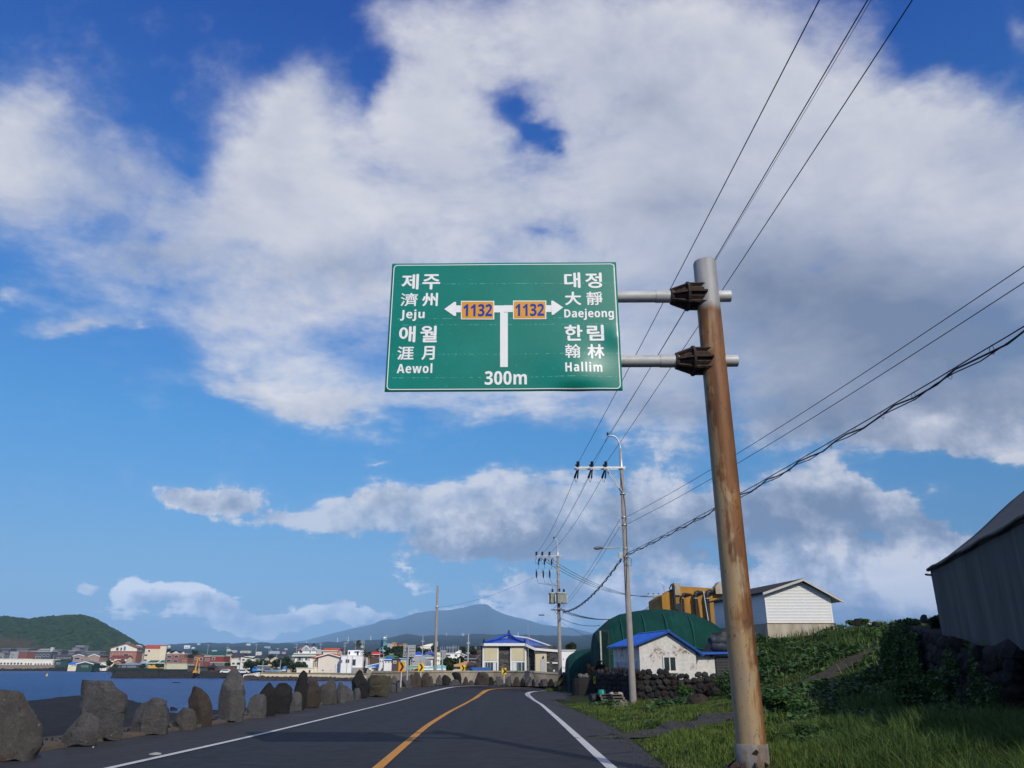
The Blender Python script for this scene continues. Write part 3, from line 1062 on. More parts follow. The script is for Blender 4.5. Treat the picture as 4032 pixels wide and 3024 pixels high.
# ------------------------------------------------------------------ the road sign on its cantilever pole
def mat_rust_pole():
 k = NodeKit('rusting sign pole')
 v = k.coord((1, 1, .16))
 n1 = k.noise(v, 5.5, 7, .65, .3); n2 = k.noise(k.coord((1, 1, .5)), 2.2, 5, .6, .5); n3 = k.noise(k.coord((1, 1, .05)), 14, 4, .6)
 tcn = k.n('ShaderNodeTexCoord'); sp = k.n('ShaderNodeSeparateXYZ'); k.l(tcn.outputs['Object'], sp.inputs[0])
 x, y, z = sp.outputs
 zin = k.n('ShaderNodeMapRange', interpolation_type='SMOOTHSTEP'); k.l(z, zin.inputs[0])
 for i, q in enumerate((6.9, 7.6, 1.0, 0.0)):
  zin.inputs[i + 1].default_value = q
 zt = zin.outputs[0]                                  # rust starts below the upper arm
 grey = k.ramp(n1, [(.3, (.20, .20, .20)), (.7, (.42, .42, .41))])
 ochre = k.ramp(n1, [(.35, (.30, .225, .135)), (.65, (.40, .27, .13))])
 rust = k.ramp(n1, [(.3, (.075, .034, .016)), (.7, (.27, .115, .036))])
 side = k.math('MULTIPLY_ADD', x, 1.7, .50)           # more rust where water runs down, towards the right
 lowz = k.n('ShaderNodeMapRange'); k.l(z, lowz.inputs[0])
 for i, q in enumerate((.5, 6.5, .16, -.34)):
  lowz.inputs[i + 1].default_value = q
 upw = lowz.outputs[0]
 f = k.math('ADD', k.math('ADD', side, k.math('MULTIPLY', k.math('SUBTRACT', n2, .5), 2.0)), k.math('MULTIPLY', k.math('SUBTRACT', n3, .5), .9))
 f = k.math('SUBTRACT', f, upw)
 body = k.mix(k.ramp(f, [(.40, 0.0), (.66, 1.0)]), k.mix(k.ramp(n2, [(.20, 0.2), (.5, 1.0)]), (.27, .235, .18), ochre), rust)
 fl = k.noise(k.coord((1, 1, .45)), 16, 6, .72, .6)
 body = k.mix(k.ramp(fl, [(.58, 0.0), (.64, .7)]), body, (.055, .03, .018))
 f2 = k.math('ADD', zt, k.math('MULTIPLY', k.math('SUBTRACT', n1, .5), .9))
 c = k.mix(k.ramp(f2, [(.4, 0.0), (.7, 1.0)]), grey, body)
 k.bump(k.noise(k.coord(), 30, 6, .7), .35, .01)
 return k.out(c, k.ramp(n1, [(.3, .45), (.7, .75)]), .15, .4)


def mat_arm():
 k = NodeKit('painted steel arm')
 n1 = k.noise(k.coord((.35, 1, 1)), 6, 6, .65); n2 = k.noise(k.coord((.6, 1, 1)), 2.4, 5, .7, .4)
 c = k.ramp(n1, [(.3, (.36, .37, .36)), (.65, (.55, .56, .54))])
 c = k.mix(k.ramp(n2, [(.60, 0.0), (.68, .8)]), c, (.16, .10, .06))
 k.bump(n1, .2, .01)
 return k.out(c, .5, .1)


def mat_sign_green():
 k = NodeKit('green reflective sheeting')
 v = k.coord()
 n1 = k.noise(v, 1.2, 4, .6)
 base = k.ramp(n1, [(.3, (.0, .185, .135)), (.7, (.0, .225, .165))])
 sp_ = k.noise(k.coord((1, 1, 2.2)), 34, 2, .5)
 c = k.mix(k.ramp(sp_, [(.715, 0.0), (.74, .75)]), base, (.25, .60, .48))
 # joints of the sheeting: faint pale scratches along the panel
 ln = k.noise(k.coord((26, 1, 26)), 1.0, 2, .6)
 tcn = k.n('ShaderNodeTexCoord'); sp = k.n('ShaderNodeSeparateXYZ'); k.l(tcn.outputs['Object'], sp.inputs[0])
 wv = None
 for h in JOINTS:
  d = k.math('ABSOLUTE', k.math('SUBTRACT', sp.outputs[2], h))
  m = k.math('LESS_THAN', d, .006)
  wv = m if wv is None else k.math('MAXIMUM', wv, m)
 m = k.math('MULTIPLY', wv, k.ramp(ln, [(.50, 0.0), (.58, .55)]))
 c = k.mix(m, c, (.22, .55, .45))
 return k.out(c, .30, spec=.5)


BX, BY, BZ = 3.45, 12.2, .12
YAW = RAD(-0.8)
RS = thing('road_sign', 'big green direction sign with white lettering on a rusty cantilever pole', 'road sign', (BX, BY, BZ), YAW)
Rm = Matrix.Rotation(YAW, 3, 'Z')


def on_plane(px, py, off):
 """point of the sign's own frame at depth off from the pole axis"""
 nrm = Rm @ Vector((0, -1, 0))
 p0 = Vector((BX, BY, BZ)) + Rm @ Vector((0, off, 0))
 d = ray(px, py)
 t = (p0 - EYE).dot(nrm) / d.dot(nrm)
 return Rm.transposed() @ (EYE + d * t - Vector((BX, BY, BZ)))


PF = -.30                                             # front face of the panel
cor = [on_plane(1500 + x / 2.212, 1000 + y / 2.212, PF) for x, y in ((97, 87), (2053, 67), (2100, 1193), (33, 1197))]
PX0 = (cor[0].x + cor[3].x) / 2; PX1 = (cor[1].x + cor[2].x) / 2
PZ1 = (cor[0].z + cor[1].z) / 2; PZ0 = (cor[2].z + cor[3].z) / 2


def zx(X, Y):
 p = on_plane(1500 + X / 2.212, 1000 + Y / 2.212, PF)
 return p.x, p.z


JOINTS = [zx(1000, y)[1] for y in (258, 560, 615, 872, 1075)]
top_z = on_plane(2780, 1035, 0).z
arm_z = [on_plane(2600, 1168, 0).z, on_plane(2600, 1422, 0).z]


def dent(x, z):
 """the panel was hit once at its lower right corner"""
 u = (x - PX0) / (PX1 - PX0); w = (z - PZ0) / (PZ1 - PZ0)
 r = math.hypot((u - .80) / .13, (w - .12) / .17)
 d = .06 * math.exp(-r * r)
 r2 = math.hypot((u - .985) / .045, (w - .40) / .07)
 d += .03 * math.exp(-r2 * r2)
 d -= .05 * math.exp(-((u - .80) / .08) ** 2 - ((w - .0) / .035) ** 2)
 return d + .004 * math.sin(u * 9) * math.sin(w * 4)


# pole
mb = MB()
prof_ = [(.235, 0.0), (.235, .30), (.222, .305), (.214, .34), (.210, 3.0), (.205, 5.4), (.200, top_z - .02), (.185, top_z + .015), (.02, top_z + .03)]
mb.lathe(prof_[:3], 28)
mb2 = MB(); mb2.lathe([(.216, .30)] + prof_[3:], 32)
pole = mb2.build('pole', mat_rust_pole(), RS)
def mat_sleeve():
 k = NodeKit('concrete pole footing')
 n1 = k.noise(k.coord(), 6, 6, .65); n2 = k.noise(k.coord((1, 1, .3)), 3, 5, .7, .5)
 c = k.ramp(n1, [(.3, (.13, .125, .12)), (.7, (.25, .24, .22))])
 c = k.mix(k.ramp(n2, [(.48, 0.0), (.62, .8)]), c, (.12, .07, .04))
 k.bump(n1, .4, .02)
 return k.out(c, .9)
mb.build('footing', mat_sleeve(), RS)
# rusted stiffener plates round the foot
for kx_ in range(10):
 a = 2 * math.pi * kx_ / 10 + .2
 mb = MB()
 mb.prism([(.225, -.14), (.40, -.14), (.36, .0), (.29, .06), (.225, .085)], -.014, .014)
 mb.build('stiffener', RUST, RS, (0, 0, 0), a)
mb = MB(); mb.lathe([(.43, -.16), (.43, -.02), (.2, -.02)], 16); mb.build('base_plate', RUST, RS)
# flaking patch with a hole in the footing
mb = MB(); mb.prism([(-.06, .20), (.0, .17), (.035, .215), (.0, .25)], -.243, -.22); mb.build('rust_hole', M('dark rust', (.03, .014, .008), .95, .5, 30), RS)
# arms
ARM = mat_arm()
for az in arm_z:
 mb = MB()
 mb.lathe([(.098, PX0 + .5), (.104, PX0 + .52), (.104, -.62)], 20, (0, az), axis='x')
 mb.lathe([(.112, -.92), (.112, -.55)], 20, (0, az), axis='x')
 mb.lathe([(.098, .15), (.104, .2), (.104, .385), (.1, .40)], 20, (0, az), axis='x')
 a_o = mb.build('arm', ARM, RS)
 # ribbed clamp: a faceted bell with fins and bands
 mb = MB()
 mb.lathe([(.118, -.60), (.21, -.36), (.21, -.10)], 8, (0, az), axis='x', smooth=False, rot=.39)
 for q in range(8):
  an = q * math.pi / 4
  ca, sa = math.cos(an), math.sin(an)
  pr = [(-.63, .11), (-.37, .215), (-.37, .245), (-.65, .135)]
  for (h0, r0), (h1, r1) in (((-.63, .12), (-.36, .22)), ((-.36, .22), (-.05, .22))):
   w = .016
   vs = []
   for hh, rr in ((h0, r0), (h1, r1)):
    for s_, dr in ((-w, -.03), (w, -.03), (w, .035), (-w, .035)):
     yv, zv = (rr + dr) * ca - s_ * sa, (rr + dr) * sa + s_ * ca
     vs.append((hh, yv, az + zv))
   mb.add(vs, [(0, 1, 2, 3), (7, 6, 5, 4), (0, 4, 5, 1), (1, 5, 6, 2), (2, 6, 7, 3), (3, 7, 4, 0)])
 mb.lathe([(.20, -.385), (.262, -.38), (.262, -.34), (.20, -.335)], 16, (0, az), axis='x', smooth=False)
 mb.lathe([(.12, -.66), (.145, -.655), (.145, -.62), (.12, -.615)], 16, (0, az), axis='x', smooth=False)
 mb.build('clamp', RUST, RS)

# panel: a bent sheet with thickness
nu, nv = 70, 40
vs, vb = [], []
for i in range(nu + 1):
 for j in range(nv + 1):
  x = PX0 + (PX1 - PX0) * i / nu; z = PZ0 + (PZ1 - PZ0) * j / nv
  vs.append((x, PF - dent(x, z), z))
n0 = len(vs)
back = [(x, y + .018, z) for x, y, z in vs]
fs = []
idx = lambda i, j: i * (nv + 1) + j
for i in range(nu):
 for j in range(nv):
  fs.append((idx(i, j), idx(i + 1, j), idx(i + 1, j + 1), idx(i, j + 1)))
bf = [tuple(reversed([q + n0 for q in f])) for f in fs]
rim = []
ring = [idx(i, 0) for i in range(nu + 1)] + [idx(nu, j) for j in range(1, nv + 1)] + [idx(i, nv) for i in range(nu - 1, -1, -1)] + [idx(0, j) for j in range(nv - 1, 0, -1)]
for q in range(len(ring)):
 a, b = ring[q], ring[(q + 1) % len(ring)]
 rim.append((a, a + n0, b + n0, b))
mb = MB(); mb.add(vs + back, fs, 0, True); n_ = len(mb.f)
mb.f += bf + rim; mb.m += [1] * (len(bf) + len(rim)); mb.s += [False] * (len(bf) + len(rim))
panel = mb.build('sign_panel', [mat_sign_green(), STEEL], RS)
for az in arm_z:
 mb = MB()
 mb.box(PX0 + .08, PF + .03, az - .05, PX1 - .08, -.10, az + .05)
 mb.build('rail', STEEL, RS)

LET = M('white reflective lettering', (.86, .87, .86), .35, .02, 3, spec=.45)
SHIELD = M('orange route plate', (.72, .32, .018), .4, .06, 3, spec=.4)
DIGIT = M('blue route digits', (.004, .035, .33), .4, .05, 3)


def flat(name, polys, mat, lift, parent=panel):
 """flat shapes laid on the panel, following its dents; polys are lists of (x, z) in the sign's frame"""
 bm = bmesh.new()
 for P_ in polys:
  bm.faces.new([bm.verts.new((x, 0, z)) for x, z in P_])
 bmesh.ops.triangulate(bm, faces=bm.faces[:])
 for _ in range(2):
  lng = [e for e in bm.edges if e.calc_length() > .25]
  if lng:
   bmesh.ops.subdivide_edges(bm, edges=lng, cuts=2)
   bmesh.ops.triangulate(bm, faces=bm.faces[:])
 for v in bm.verts:
  v.co.y = PF - dent(v.co.x, v.co.z) - lift
 bmesh.ops.recalc_face_normals(bm, faces=bm.faces[:])
 me = bpy.data.meshes.new(name); bm.to_mesh(me); bm.free()
 me.materials.append(mat)
 o = bpy.data.objects.new(name, me); COL.objects.link(o); o.parent = parent
 return o


def letter(txt, X0, Y0, X1, Y1, bold, mat=LET, lift=.004, spacing=1.0, fat=0.0):
 cu = bpy.data.curves.new('lettering', 'FONT')
 cu.body = txt
 cu.size = 1.0
 cu.offset = bold
 cu.space_character = spacing
 cu.resolution_u = 6
 ob = bpy.data.objects.new('lettering_curve', cu)
 me = bpy.data.meshes.new_from_object(ob)
 me.name = 'lettering'
 bpy.data.objects.remove(ob)
 n = len(me.vertices)
 co = np.zeros(n * 3); me.vertices.foreach_get('co', co); co = co.reshape(-1, 3)
 (xa, za), (xb, zb) = zx(X0, Y1), zx(X1, Y0)
 (xc, _), (xd, _) = zx(X0, Y0), zx(X1, Y1)
 lo, hi = co.min(0), co.max(0)
 tx = (co[:, 0] - lo[0]) / max(1e-6, hi[0] - lo[0]); tz = (co[:, 1] - lo[1]) / max(1e-6, hi[1] - lo[1])
 x0 = .5 * (xa + xc); x1 = .5 * (xb + xd)
 out = np.zeros_like(co)
 out[:, 0] = x0 + tx * (x1 - x0); out[:, 2] = za + tz * (zb - za)
 out[:, 1] = [PF - dent(a, b) - lift for a, b in zip(out[:, 0], out[:, 2])]
 me.vertices.foreach_set('co', out.ravel())
 if fat:                                              # thicken the strokes of crowded characters with shifted copies
  bm = bmesh.new(); bm.from_mesh(me)
  src = bm.faces[:]
  for q, (ox_, oz_) in enumerate(((fat, 0), (-fat, 0), (0, fat * .8), (0, -fat * .8))):
   r = bmesh.ops.duplicate(bm, geom=src)
   bmesh.ops.translate(bm, verts=[g for g in r['geom'] if isinstance(g, bmesh.types.BMVert)], vec=(ox_, -.0004 * (q + 1), oz_))
  bm.to_mesh(me); bm.free()
 me.materials.clear(); me.materials.append(mat)
 me.update()
 o = bpy.data.objects.new('lettering', me); COL.objects.link(o); o.parent = panel
 return o


def sans_bold(t):
 """the same word in the upright bold sans letters of the built-in font"""
 return ''.join(chr(0x1D7EC + ord(c) - 48) if c.isdigit() else chr((0x1D5D4 - 65 if c.isupper() else 0x1D5EE - 97) + ord(c)) for c in t)


B1, B2, B3 = .028, .0, .026
for t_, X0, Y0, X1, Y1, b_ in [
 ('제', 185, 178, 325, 308, B1), ('주', 365, 180, 512, 308, B1), ('濟', 175, 342, 320, 455, B2), ('州', 362, 342, 492, 455, B2),
 ('애', 163, 632, 297, 768, B1), ('월', 347, 630, 485, 768, B1), ('涯', 145, 808, 283, 922, B2), ('月', 357, 806, 465, 922, B2),
 ('대', 1600, 164, 1732, 295, B1), ('정', 1783, 166, 1920, 295, B1), ('大', 1605, 332, 1740, 445, B2), ('靜', 1790, 330, 1928, 445, B2),
 ('한', 1603, 622, 1752, 755, B1), ('림', 1797, 622, 1937, 755, B1), ('翰', 1605, 790, 1735, 912, B2), ('林', 1800, 790, 1942, 915, B2)]:
 han = {'濟': .0045, '州': .008, '涯': .006, '月': .007, '大': .009, '靜': .004, '翰': .004, '林': .008}.get(t_, 0)
 letter(t_, X0, Y0, X1, Y1, 0, fat=han or .0095)
for t_, X0, Y0, X1, Y1, sp_ in [('Jeju', 170, 485, 380, 585, 1.08), ('Aewol', 140, 955, 447, 1040, 1.12), ('Daejeong', 1597, 478, 2027, 577, 1.05), ('Hallim', 1605, 948, 1925, 1036, 1.15), ('300m', 905, 1020, 1270, 1140, 1.03)]:
 letter(sans_bold(t_), X0, Y0, X1, Y1, 0, spacing=sp_, fat=.002)

# junction diagram: a T with arrows and two route plates
def q4(X0, Y0, X1, Y1):
 return [zx(X0, Y1), zx(X1, Y1), zx(X1, Y0), zx(X0, Y0)]


flat('junction_arrow', [q4(648, 449, 1072, 509), q4(1072, 447, 1492, 506), q4(1038, 509, 1105, 985)], LET, .0045)
flat('arrow_head', [[zx(552, 482), zx(640, 543), zx(655, 540), zx(652, 512), zx(652, 448), zx(655, 420), zx(640, 418)]], LET, .0075)
flat('arrow_head', [[zx(1587, 467), zx(1498, 408), zx(1482, 410), zx(1488, 438), zx(1488, 500), zx(1486, 530), zx(1500, 533)]], LET, .0075)
for X0, Y0, X1, Y1, DX0, DY0, DX1, DY1 in ((697, 411, 987, 572, 719, 440, 968, 546), (1150, 408, 1440, 570, 1172, 437, 1420, 543)):
 flat('route_border', [q4(X0, Y0, X1, Y1)], LET, .011)
 flat('route_plate', [q4(X0 + 8, Y0 + 8, X1 - 8, Y1 - 8)], SHIELD, .014)
 letter(sans_bold('1132'), DX0, DY0, DX1, DY1, 0, DIGIT, .017, fat=.002)
# white outline with rounded corners
def rrect(m, r):
 x0, x1, z0, z1 = PX0 + m, PX1 - m, PZ0 + m, PZ1 - m
 out = []
 for cx, cz, a0 in ((x1 - r, z1 - r, 0), (x0 + r, z1 - r, 90), (x0 + r, z0 + r, 180), (x1 - r, z0 + r, 270)):
  for q in range(5):
   a = RAD(a0 + q * 22.5); out.append((cx + r * math.cos(a), cz + r * math.sin(a)))
 return out


ro, ri = rrect(.030, .07), rrect(.044, .056)
quads = []
for q in range(len(ro)):
 a, b = ro[q], ro[(q + 1) % len(ro)]; c, d = ri[(q + 1) % len(ri)], ri[q]
 steps = max(1, int(math.hypot(b[0] - a[0], b[1] - a[1]) / .12))
 L2 = lambda p, s, t: (p[0] + (s[0] - p[0]) * t, p[1] + (s[1] - p[1]) * t)
 for s_ in range(steps):
  t0, t1 = s_ / steps, (s_ + 1) / steps
  quads.append([L2(a, b, t0), L2(a, b, t1), L2(d, c, t1), L2(d, c, t0)])
flat('border', quads, LET, .004)

# ------------------------------------------------------------------ utility poles and cables
def cable(label, pts, r=.013, group='overhead cables between the poles', name='power_line', sag=0.0, seg=14):
 """a cable through points; between two neighbours it hangs by sag"""
 P_ = [Vector(p) for p in pts]
 out = []
 for i in range(len(P_) - 1):
  for q in range(seg):
   t = q / seg
   p = P_[i].lerp(P_[i + 1], t); p.z -= sag * 4 * t * (1 - t)
   out.append(p)
 out.append(P_[-1])
 mb = MB(); mb.tube(out, r, 5)
 o = mb.build(name, WIRE)
 return tag(o, label, 'cable', group)


def extend(a, b, k):
 a, b = Vector(a), Vector(b)
 return b + (b - a) * k


def insulator(mb, x, y, z, s=1.0, tilt=0.0):
 for q in range(4):
  mb.lathe([(.045 * s, 0), (.085 * s, .02 * s), (.085 * s, .045 * s), (.045 * s, .06 * s)], 8)
  n = 8 * 4 + 16
  for i in range(len(mb.v) - n, len(mb.v)):
   a, b, c = mb.v[i]
   mb.v[i] = (x + a + tilt * (q * .065) * s, y + b, z + c + q * .065 * s)


def pole_shaft(root, h, r0, r1, mat=POLE_CONC, n=14, name='shaft'):
 mb = MB(); mb.lathe([(r0, -.4), (r0, 0), (r1, h), (.02, h + .01)], n)
 return mb.build(name, mat, root)


def band(root, z, r, mat=STEEL):
 mb = MB(); mb.lathe([(r, z - .04), (r + .018, z - .035), (r + .018, z + .035), (r, z + .04)], 12)
 mb.box(-r - .22, -.012, z - .012, r + .22, .012, z + .012)
 return mb.build('band', mat, root)


def big_pole(px, pb, Yp, label, arm_l, arm_r, hook, top_px, zig):
 b = at(px, pb, Yp)
 root = thing('utility_pole', label, 'utility pole', b)
 top = at(top_px[0], top_px[1], Yp).z - b.z
 pole_shaft(root, top, .19, .115)
 L = at(*arm_l, Yp); R = at(*arm_r, Yp)
 la, ra = L.x - b.x, R.x - b.x
 za = .5 * (L.z + R.z) - b.z
 for yo in (-.16, .16):
  mb = MB(); mb.box(la, yo - .035, za - .055, ra, yo + .035, za + .055)
  mb.build('crossarm', STEEL, root)
 # steel hook carrying the earth wire
 hk = at(*hook, Yp); hx, hz = hk.x - b.x, hk.z - b.z
 pts = [(0, 0, top - .1), (0, 0, za + (hz - za) * .55)]
 for q in range(7):
  a = q / 6 * math.pi / 2
  pts.append((hx * .62 * (1 - math.cos(a)), 0, za + (hz - za) * (.55 + .45 * math.sin(a))))
 pts.append((hx, 0, hz))
 mb = MB(); mb.tube(pts, [.11, .085] + [.05] * 7 + [.045], 8)
 hko = mb.build('earth_wire_bracket', STEEL, root)
 mb = MB(); mb.lathe([(.06, hz + .03), (.06, hz + .2)], 8, (hx, 0)); mb.build('clip', BLACK, hko)
 for yo in (-.18, .18):
  mb = MB(); mb.tube([(la * .32, yo, za - .05), (-.02, yo * .7, za - 1.45)], .03, 6)
  mb.build('brace', STEEL, root)
 return root, b, top, za, la, ra, Vector((b.x + hx, Yp, b.z + hz))


# --- the pole by the stone wall
UP1, b1, top1, za1, la1, ra1, hook1 = big_pole(2494, 2782, 44.0, 'concrete utility pole with street lamp, standing in grass before the stone wall',
           (2262, 1841), (2461, 1846), (2393, 1716), (2443, 1850), 0)
ins1 = []
for q, (px, py) in enumerate(((2275, 1834), (2330, 1836), (2384, 1838))):
 p = at(px, py, 44.0); x = p.x - b1.x
 for yq, sq, dq in ((-.2, 1.2, 0), (.2, .9, -.06)):
  mb = MB(); insulator(mb, x + dq, yq, za1 + .05, sq); mb.build('insulator', BLACK, UP1)
 mb = MB()
 mb.tube([(x - .02, .3, za1 - .05), (x - .16, .55, za1 - .45)], [.05, .07], 8)
 mb.tube([(x + .02, -.1, za1 - .08), (x - .02, .2, za1 - .55)], [.03, .05], 8)
 mb.tube([(x - .02, .2, za1 - .5), (x - .06, .3, za1 - .75), (x - .12, .45, za1 - .72), (x - .16, .55, za1 - .4)], .014, 5)
 mb.build('dead_end', BLACK, UP1)
 ins1.append((Vector((p.x, 44 - .2, b1.z + za1 + .25)), Vector((p.x - .16, 44.55, b1.z + za1 - .45))))
for py in (1945, 2038, 2067, 2160, 2192):
 band(UP1, at(2452, py, 44).z - b1.z, .15)
for q in range(9):
 mb = MB(); zq = 5.2 + q * .62
 s_ = 1 if q % 2 else -1
 mb.tube([(0, 0, zq), (.30 * s_, -.02, zq)], .011, 5)
 mb.build('step_bolt', STEEL, UP1)
# lamp on a long arm
l0 = at(2448, 2155, 44); l1 = at(2368, 2162, 44); l2 = at(2334, 2166, 44)
lr_ = lambda p, dy=0: (p.x - b1.x, dy, p.z - b1.z)
mb = MB(); mb.tube([lr_(l0), lr_(l1, -.5)], .035, 8)
la_o = mb.build('lamp_arm', STEEL, UP1)
mb = MB(); a_, c2 = Vector(lr_(l1, -.5)), Vector(lr_(l2, -.72))
mb.tube([a_ + (a_ - c2) * .1, a_.lerp(c2, .3), a_.lerp(c2, .75), c2], [.05, .085, .095, .05], 8)
mb.build('lamp_head', M('lamp housing', (.10, .11, .12), .45, .2, 5), la_o)
mb = MB(); mb.tube([(-.12, 0, l0.z - b1.z - .22), lr_(l1.lerp(l0, .25), -.38)], .014, 5); mb.build('lamp_stay', STEEL, UP1)
bx_ = at(2450, 2188, 44)
mb = MB(); mb.cbox((bx_.x - b1.x - .12, -.2, bx_.z - b1.z), (.2, .14, .38)); mb.build('junction_box', M('grey plastic', (.42, .44, .45), .6, .1, 4), UP1)
mb = MB(); mb.tube([(-.05, -.2, bx_.z - b1.z - .5), (.22, -.24, bx_.z - b1.z - .62), (.26, -.22, bx_.z - b1.z - .2), (.05, -.2, bx_.z - b1.z - .1), (-.2, -.22, bx_.z - b1.z - .35), (-.05, -.2, bx_.z - b1.z - .5)], .016, 5)
mb.build('cable_coil', BLACK, UP1)
mb = MB(); mb.tube([(-.10, -.13, top1 - .2), (.10, -.16, top1 - 2.4), (.06, -.17, top1 - 4.8), (-.13, -.16, 5.6)], .014, 5); mb.build('down_lead', BLACK, UP1)

# --- the pole with the transformers at the bend
Y2 = 74.0
UP2, b2, top2, za2, la2, ra2, hook2 = big_pole(2207, 2722, Y2, 'concrete utility pole with transformers and a yellow and black striped band at its foot',
           (2107, 2187), (2213, 2192), (2181, 2122), (2204, 2190), 0)
ins2 = []
for q, px in enumerate((2112, 2135, 2163)):
 p = at(px, 2186, Y2); x = p.x - b2.x
 for yq, sq, dq, zq in ((-.2, 1.3, 0, .05), (.2, 1.1, .3, -.45)):
  mb = MB(); insulator(mb, x + dq, yq, za2 + zq, sq); mb.build('insulator', BLACK, UP2)
 ins2.append(Vector((p.x, Y2 - .2, b2.z + za2 + .2)))
 mb = MB(); mb.tube([(x, .1, za2 - .1), (x - .12, .1, za2 - .55), (x - .05, .1, za2 - .75), (x + .3, .1, za2 - .45)], .016, 5)
 mb.tube([(x + .2, 0, za2 - .3), (x + .2, 0, za2 - .8)], [.05, .075], 6)
 mb.tube([(x + .2, 0, za2 - .8), (x + .2, 0, za2 - 1.15), (x - .05, 0, za2 - 1.25), (x - .06, 0, za2 - 1.6)], .016, 5)
 mb.build('jumper', BLACK, UP2)
lo2 = at(2150, 2249, Y2).z - b2.z
la_ = at(2109, 2247, Y2).x - b2.x
mb = MB(); mb.box(la_, -.05, lo2 - .04, .2, .05, lo2 + .04); mb.build('lower_crossarm', STEEL, UP2)
for px in (2112, 2139, 2164):
 x = at(px, 2250, Y2).x - b2.x
 mb = MB(); mb.tube([(x, -.1, lo2 + .06), (x, -.12, lo2 - .3), (x, -.1, lo2 - .62)], [.05, .085, .05], 8)
 mb.build('cutout_fuse', BLACK, UP2)
 mb = MB(); zt_ = at(2200, 2320, Y2).z - b2.z
 mb.tube([(x, -.1, lo2 - .6), (x + .15, -.15, lo2 - 1.1), (x * .4, -.25, zt_ + .35), (-.25 + (px - 2139) * .012, -.4, zt_ + .25), (-.25 + (px - 2139) * .012, -.4, zt_)], .014, 5)
 mb.build('fuse_lead', BLACK, UP2)
TR = M('transformer enamel', (.46, .50, .46), .5, .12, 4, .1)
tz0 = at(2200, 2378, Y2).z - b2.z; tz1 = at(2200, 2338, Y2).z - b2.z
for x, y in ((-.62, -.12), (0, -.52), (.44, -.10)):
 mb = MB(); mb.lathe([(.24, tz0), (.30, tz0 + .04), (.30, tz1), (.32, tz1 + .01), (.32, tz1 + .07), (.1, tz1 + .12)], 14, (x, y))
 for q in range(6):
  a = q * math.pi / 3 + .3
  mb.cbox((x + .34 * math.cos(a), y + .34 * math.sin(a), .5 * (tz0 + tz1)), (.10, .035, (tz1 - tz0) * .7), a)
 t_o = mb.build('transformer', TR, UP2)
 mb = MB(); insulator(mb, x + .05, y, tz1 + .1, 1.25); mb.build('bushing', BLACK, t_o)
for py in (2228, 2258, 2286, 2405, 2412):
 band(UP2, at(2207, py, Y2).z - b2.z, .15)
mb = MB(); zc = at(2207, 2402, Y2).z - b2.z
mb.box(-.75, -.26, zc - .04, .55, -.18, zc + .04); mb.build('service_bracket', RUST, UP2)
for q, (dx, dz_q) in enumerate(((.2, -.4), (-.2, -.9), (.15, -1.5))):
 mb = MB(); mb.tube([(dx * .5, -.25, tz0 - .05), (dx * 2.5, -.35, tz0 + dz_q * .5), (dx * 1.2, -.3, tz0 + dz_q), (0, -.22, zc)], .02, 5); mb.build('service_loop', BLACK, UP2)
p = at(2140, 2422, Y2); q_ = at(2199, 2416, Y2)
mb = MB(); mb.tube([(q_.x - b2.x, 0, q_.z - b2.z), (p.x - b2.x, -.4, p.z - b2.z)], .03, 6); lo_ = mb.build('lamp_arm', STEEL, UP2)
mb = MB(); mb.cbox((p.x - b2.x - .2, -.42, p.z - b2.z - .02), (.5, .2, .1)); mb.build('lamp_head', M('lamp housing', (.10, .11, .12), .45, .2, 5), lo_)
# striped guard
s0 = at(2207, 2705, Y2).z - b2.z; s1 = at(2207, 2658, Y2).z - b2.z
def mat_stripes():
 k = NodeKit('yellow and black stripes')
 tcn = k.n('ShaderNodeTexCoord'); sp = k.n('ShaderNodeSeparateXYZ'); k.l(tcn.outputs['Object'], sp.inputs[0])
 d = k.math('FRACT', k.math('MULTIPLY', k.math('SUBTRACT', sp.outputs[2], k.math('MULTIPLY', sp.outputs[0], 1.1)), 1.55))
 c = k.mix(k.math('GREATER_THAN', d, .5), (.62, .44, .01), (.015, .015, .015))
 return k.out(c, .5)
mb = MB(); mb.lathe([(.192, s0), (.200, s0 + .01), (.198, s1 - .01), (.188, s1)], 16); mb.build('striped_guard', mat_stripes(), UP2)

# --- bare pole at the left of the bend
LP = at(1711, 2696, 84.0)
LPr = thing('utility_pole', 'bare concrete pole without crossarms among the rocks at the bend', 'utility pole', LP)
hL = at(1707, 2306, 84.0).z - LP.z
pole_shaft(LPr, hL, .175, .11)
mb = MB(); mb.lathe([(.13, hL * .77), (.15, hL * .772), (.15, hL * .79), (.13, hL * .792)], 10); mb.build('band', STEEL, LPr)
mb = MB(); mb.cbox((.16, -.05, hL * .40), (.1, .1, .5)); mb.build('junction_box', M('grey plastic', (.42, .44, .45), .6, .1, 4), LPr)

# --- cables
for q, (px, nm) in enumerate(((3226, 'left'), (3416, 'middle'), (3592, 'right'))):
 a = ins1[q][0]; e_ = at(px, 0, 10.6)
 cable('%s thick power line rising behind the sign pole to the top edge' % {'left': 'leftmost', 'middle': 'middle', 'right': 'rightmost'}[nm], [a, e_, extend(a, e_, .13)], .0125, 'power lines over the road', sag=.10)
 cable('%s power line slanting down from the lamp pole crossarm to the transformer pole' % {'left': 'leftmost', 'middle': 'middle', 'right': 'rightmost'}[nm], [ins1[q][1], ins2[q]], .013, 'power lines over the road', sag=.45)
e_ = at(3430, 0, 11.2)
cable('thin earth wire beside the middle power line, up from the lamp pole bracket', [hook1, e_, extend(hook1, e_, .13)], .006, 'power lines over the road', 'earth_wire', sag=.12)
cable('thin earth wire between the curved brackets of the two crossarm poles', [hook1, hook2], .008, 'power lines over the road', 'earth_wire', sag=.3)
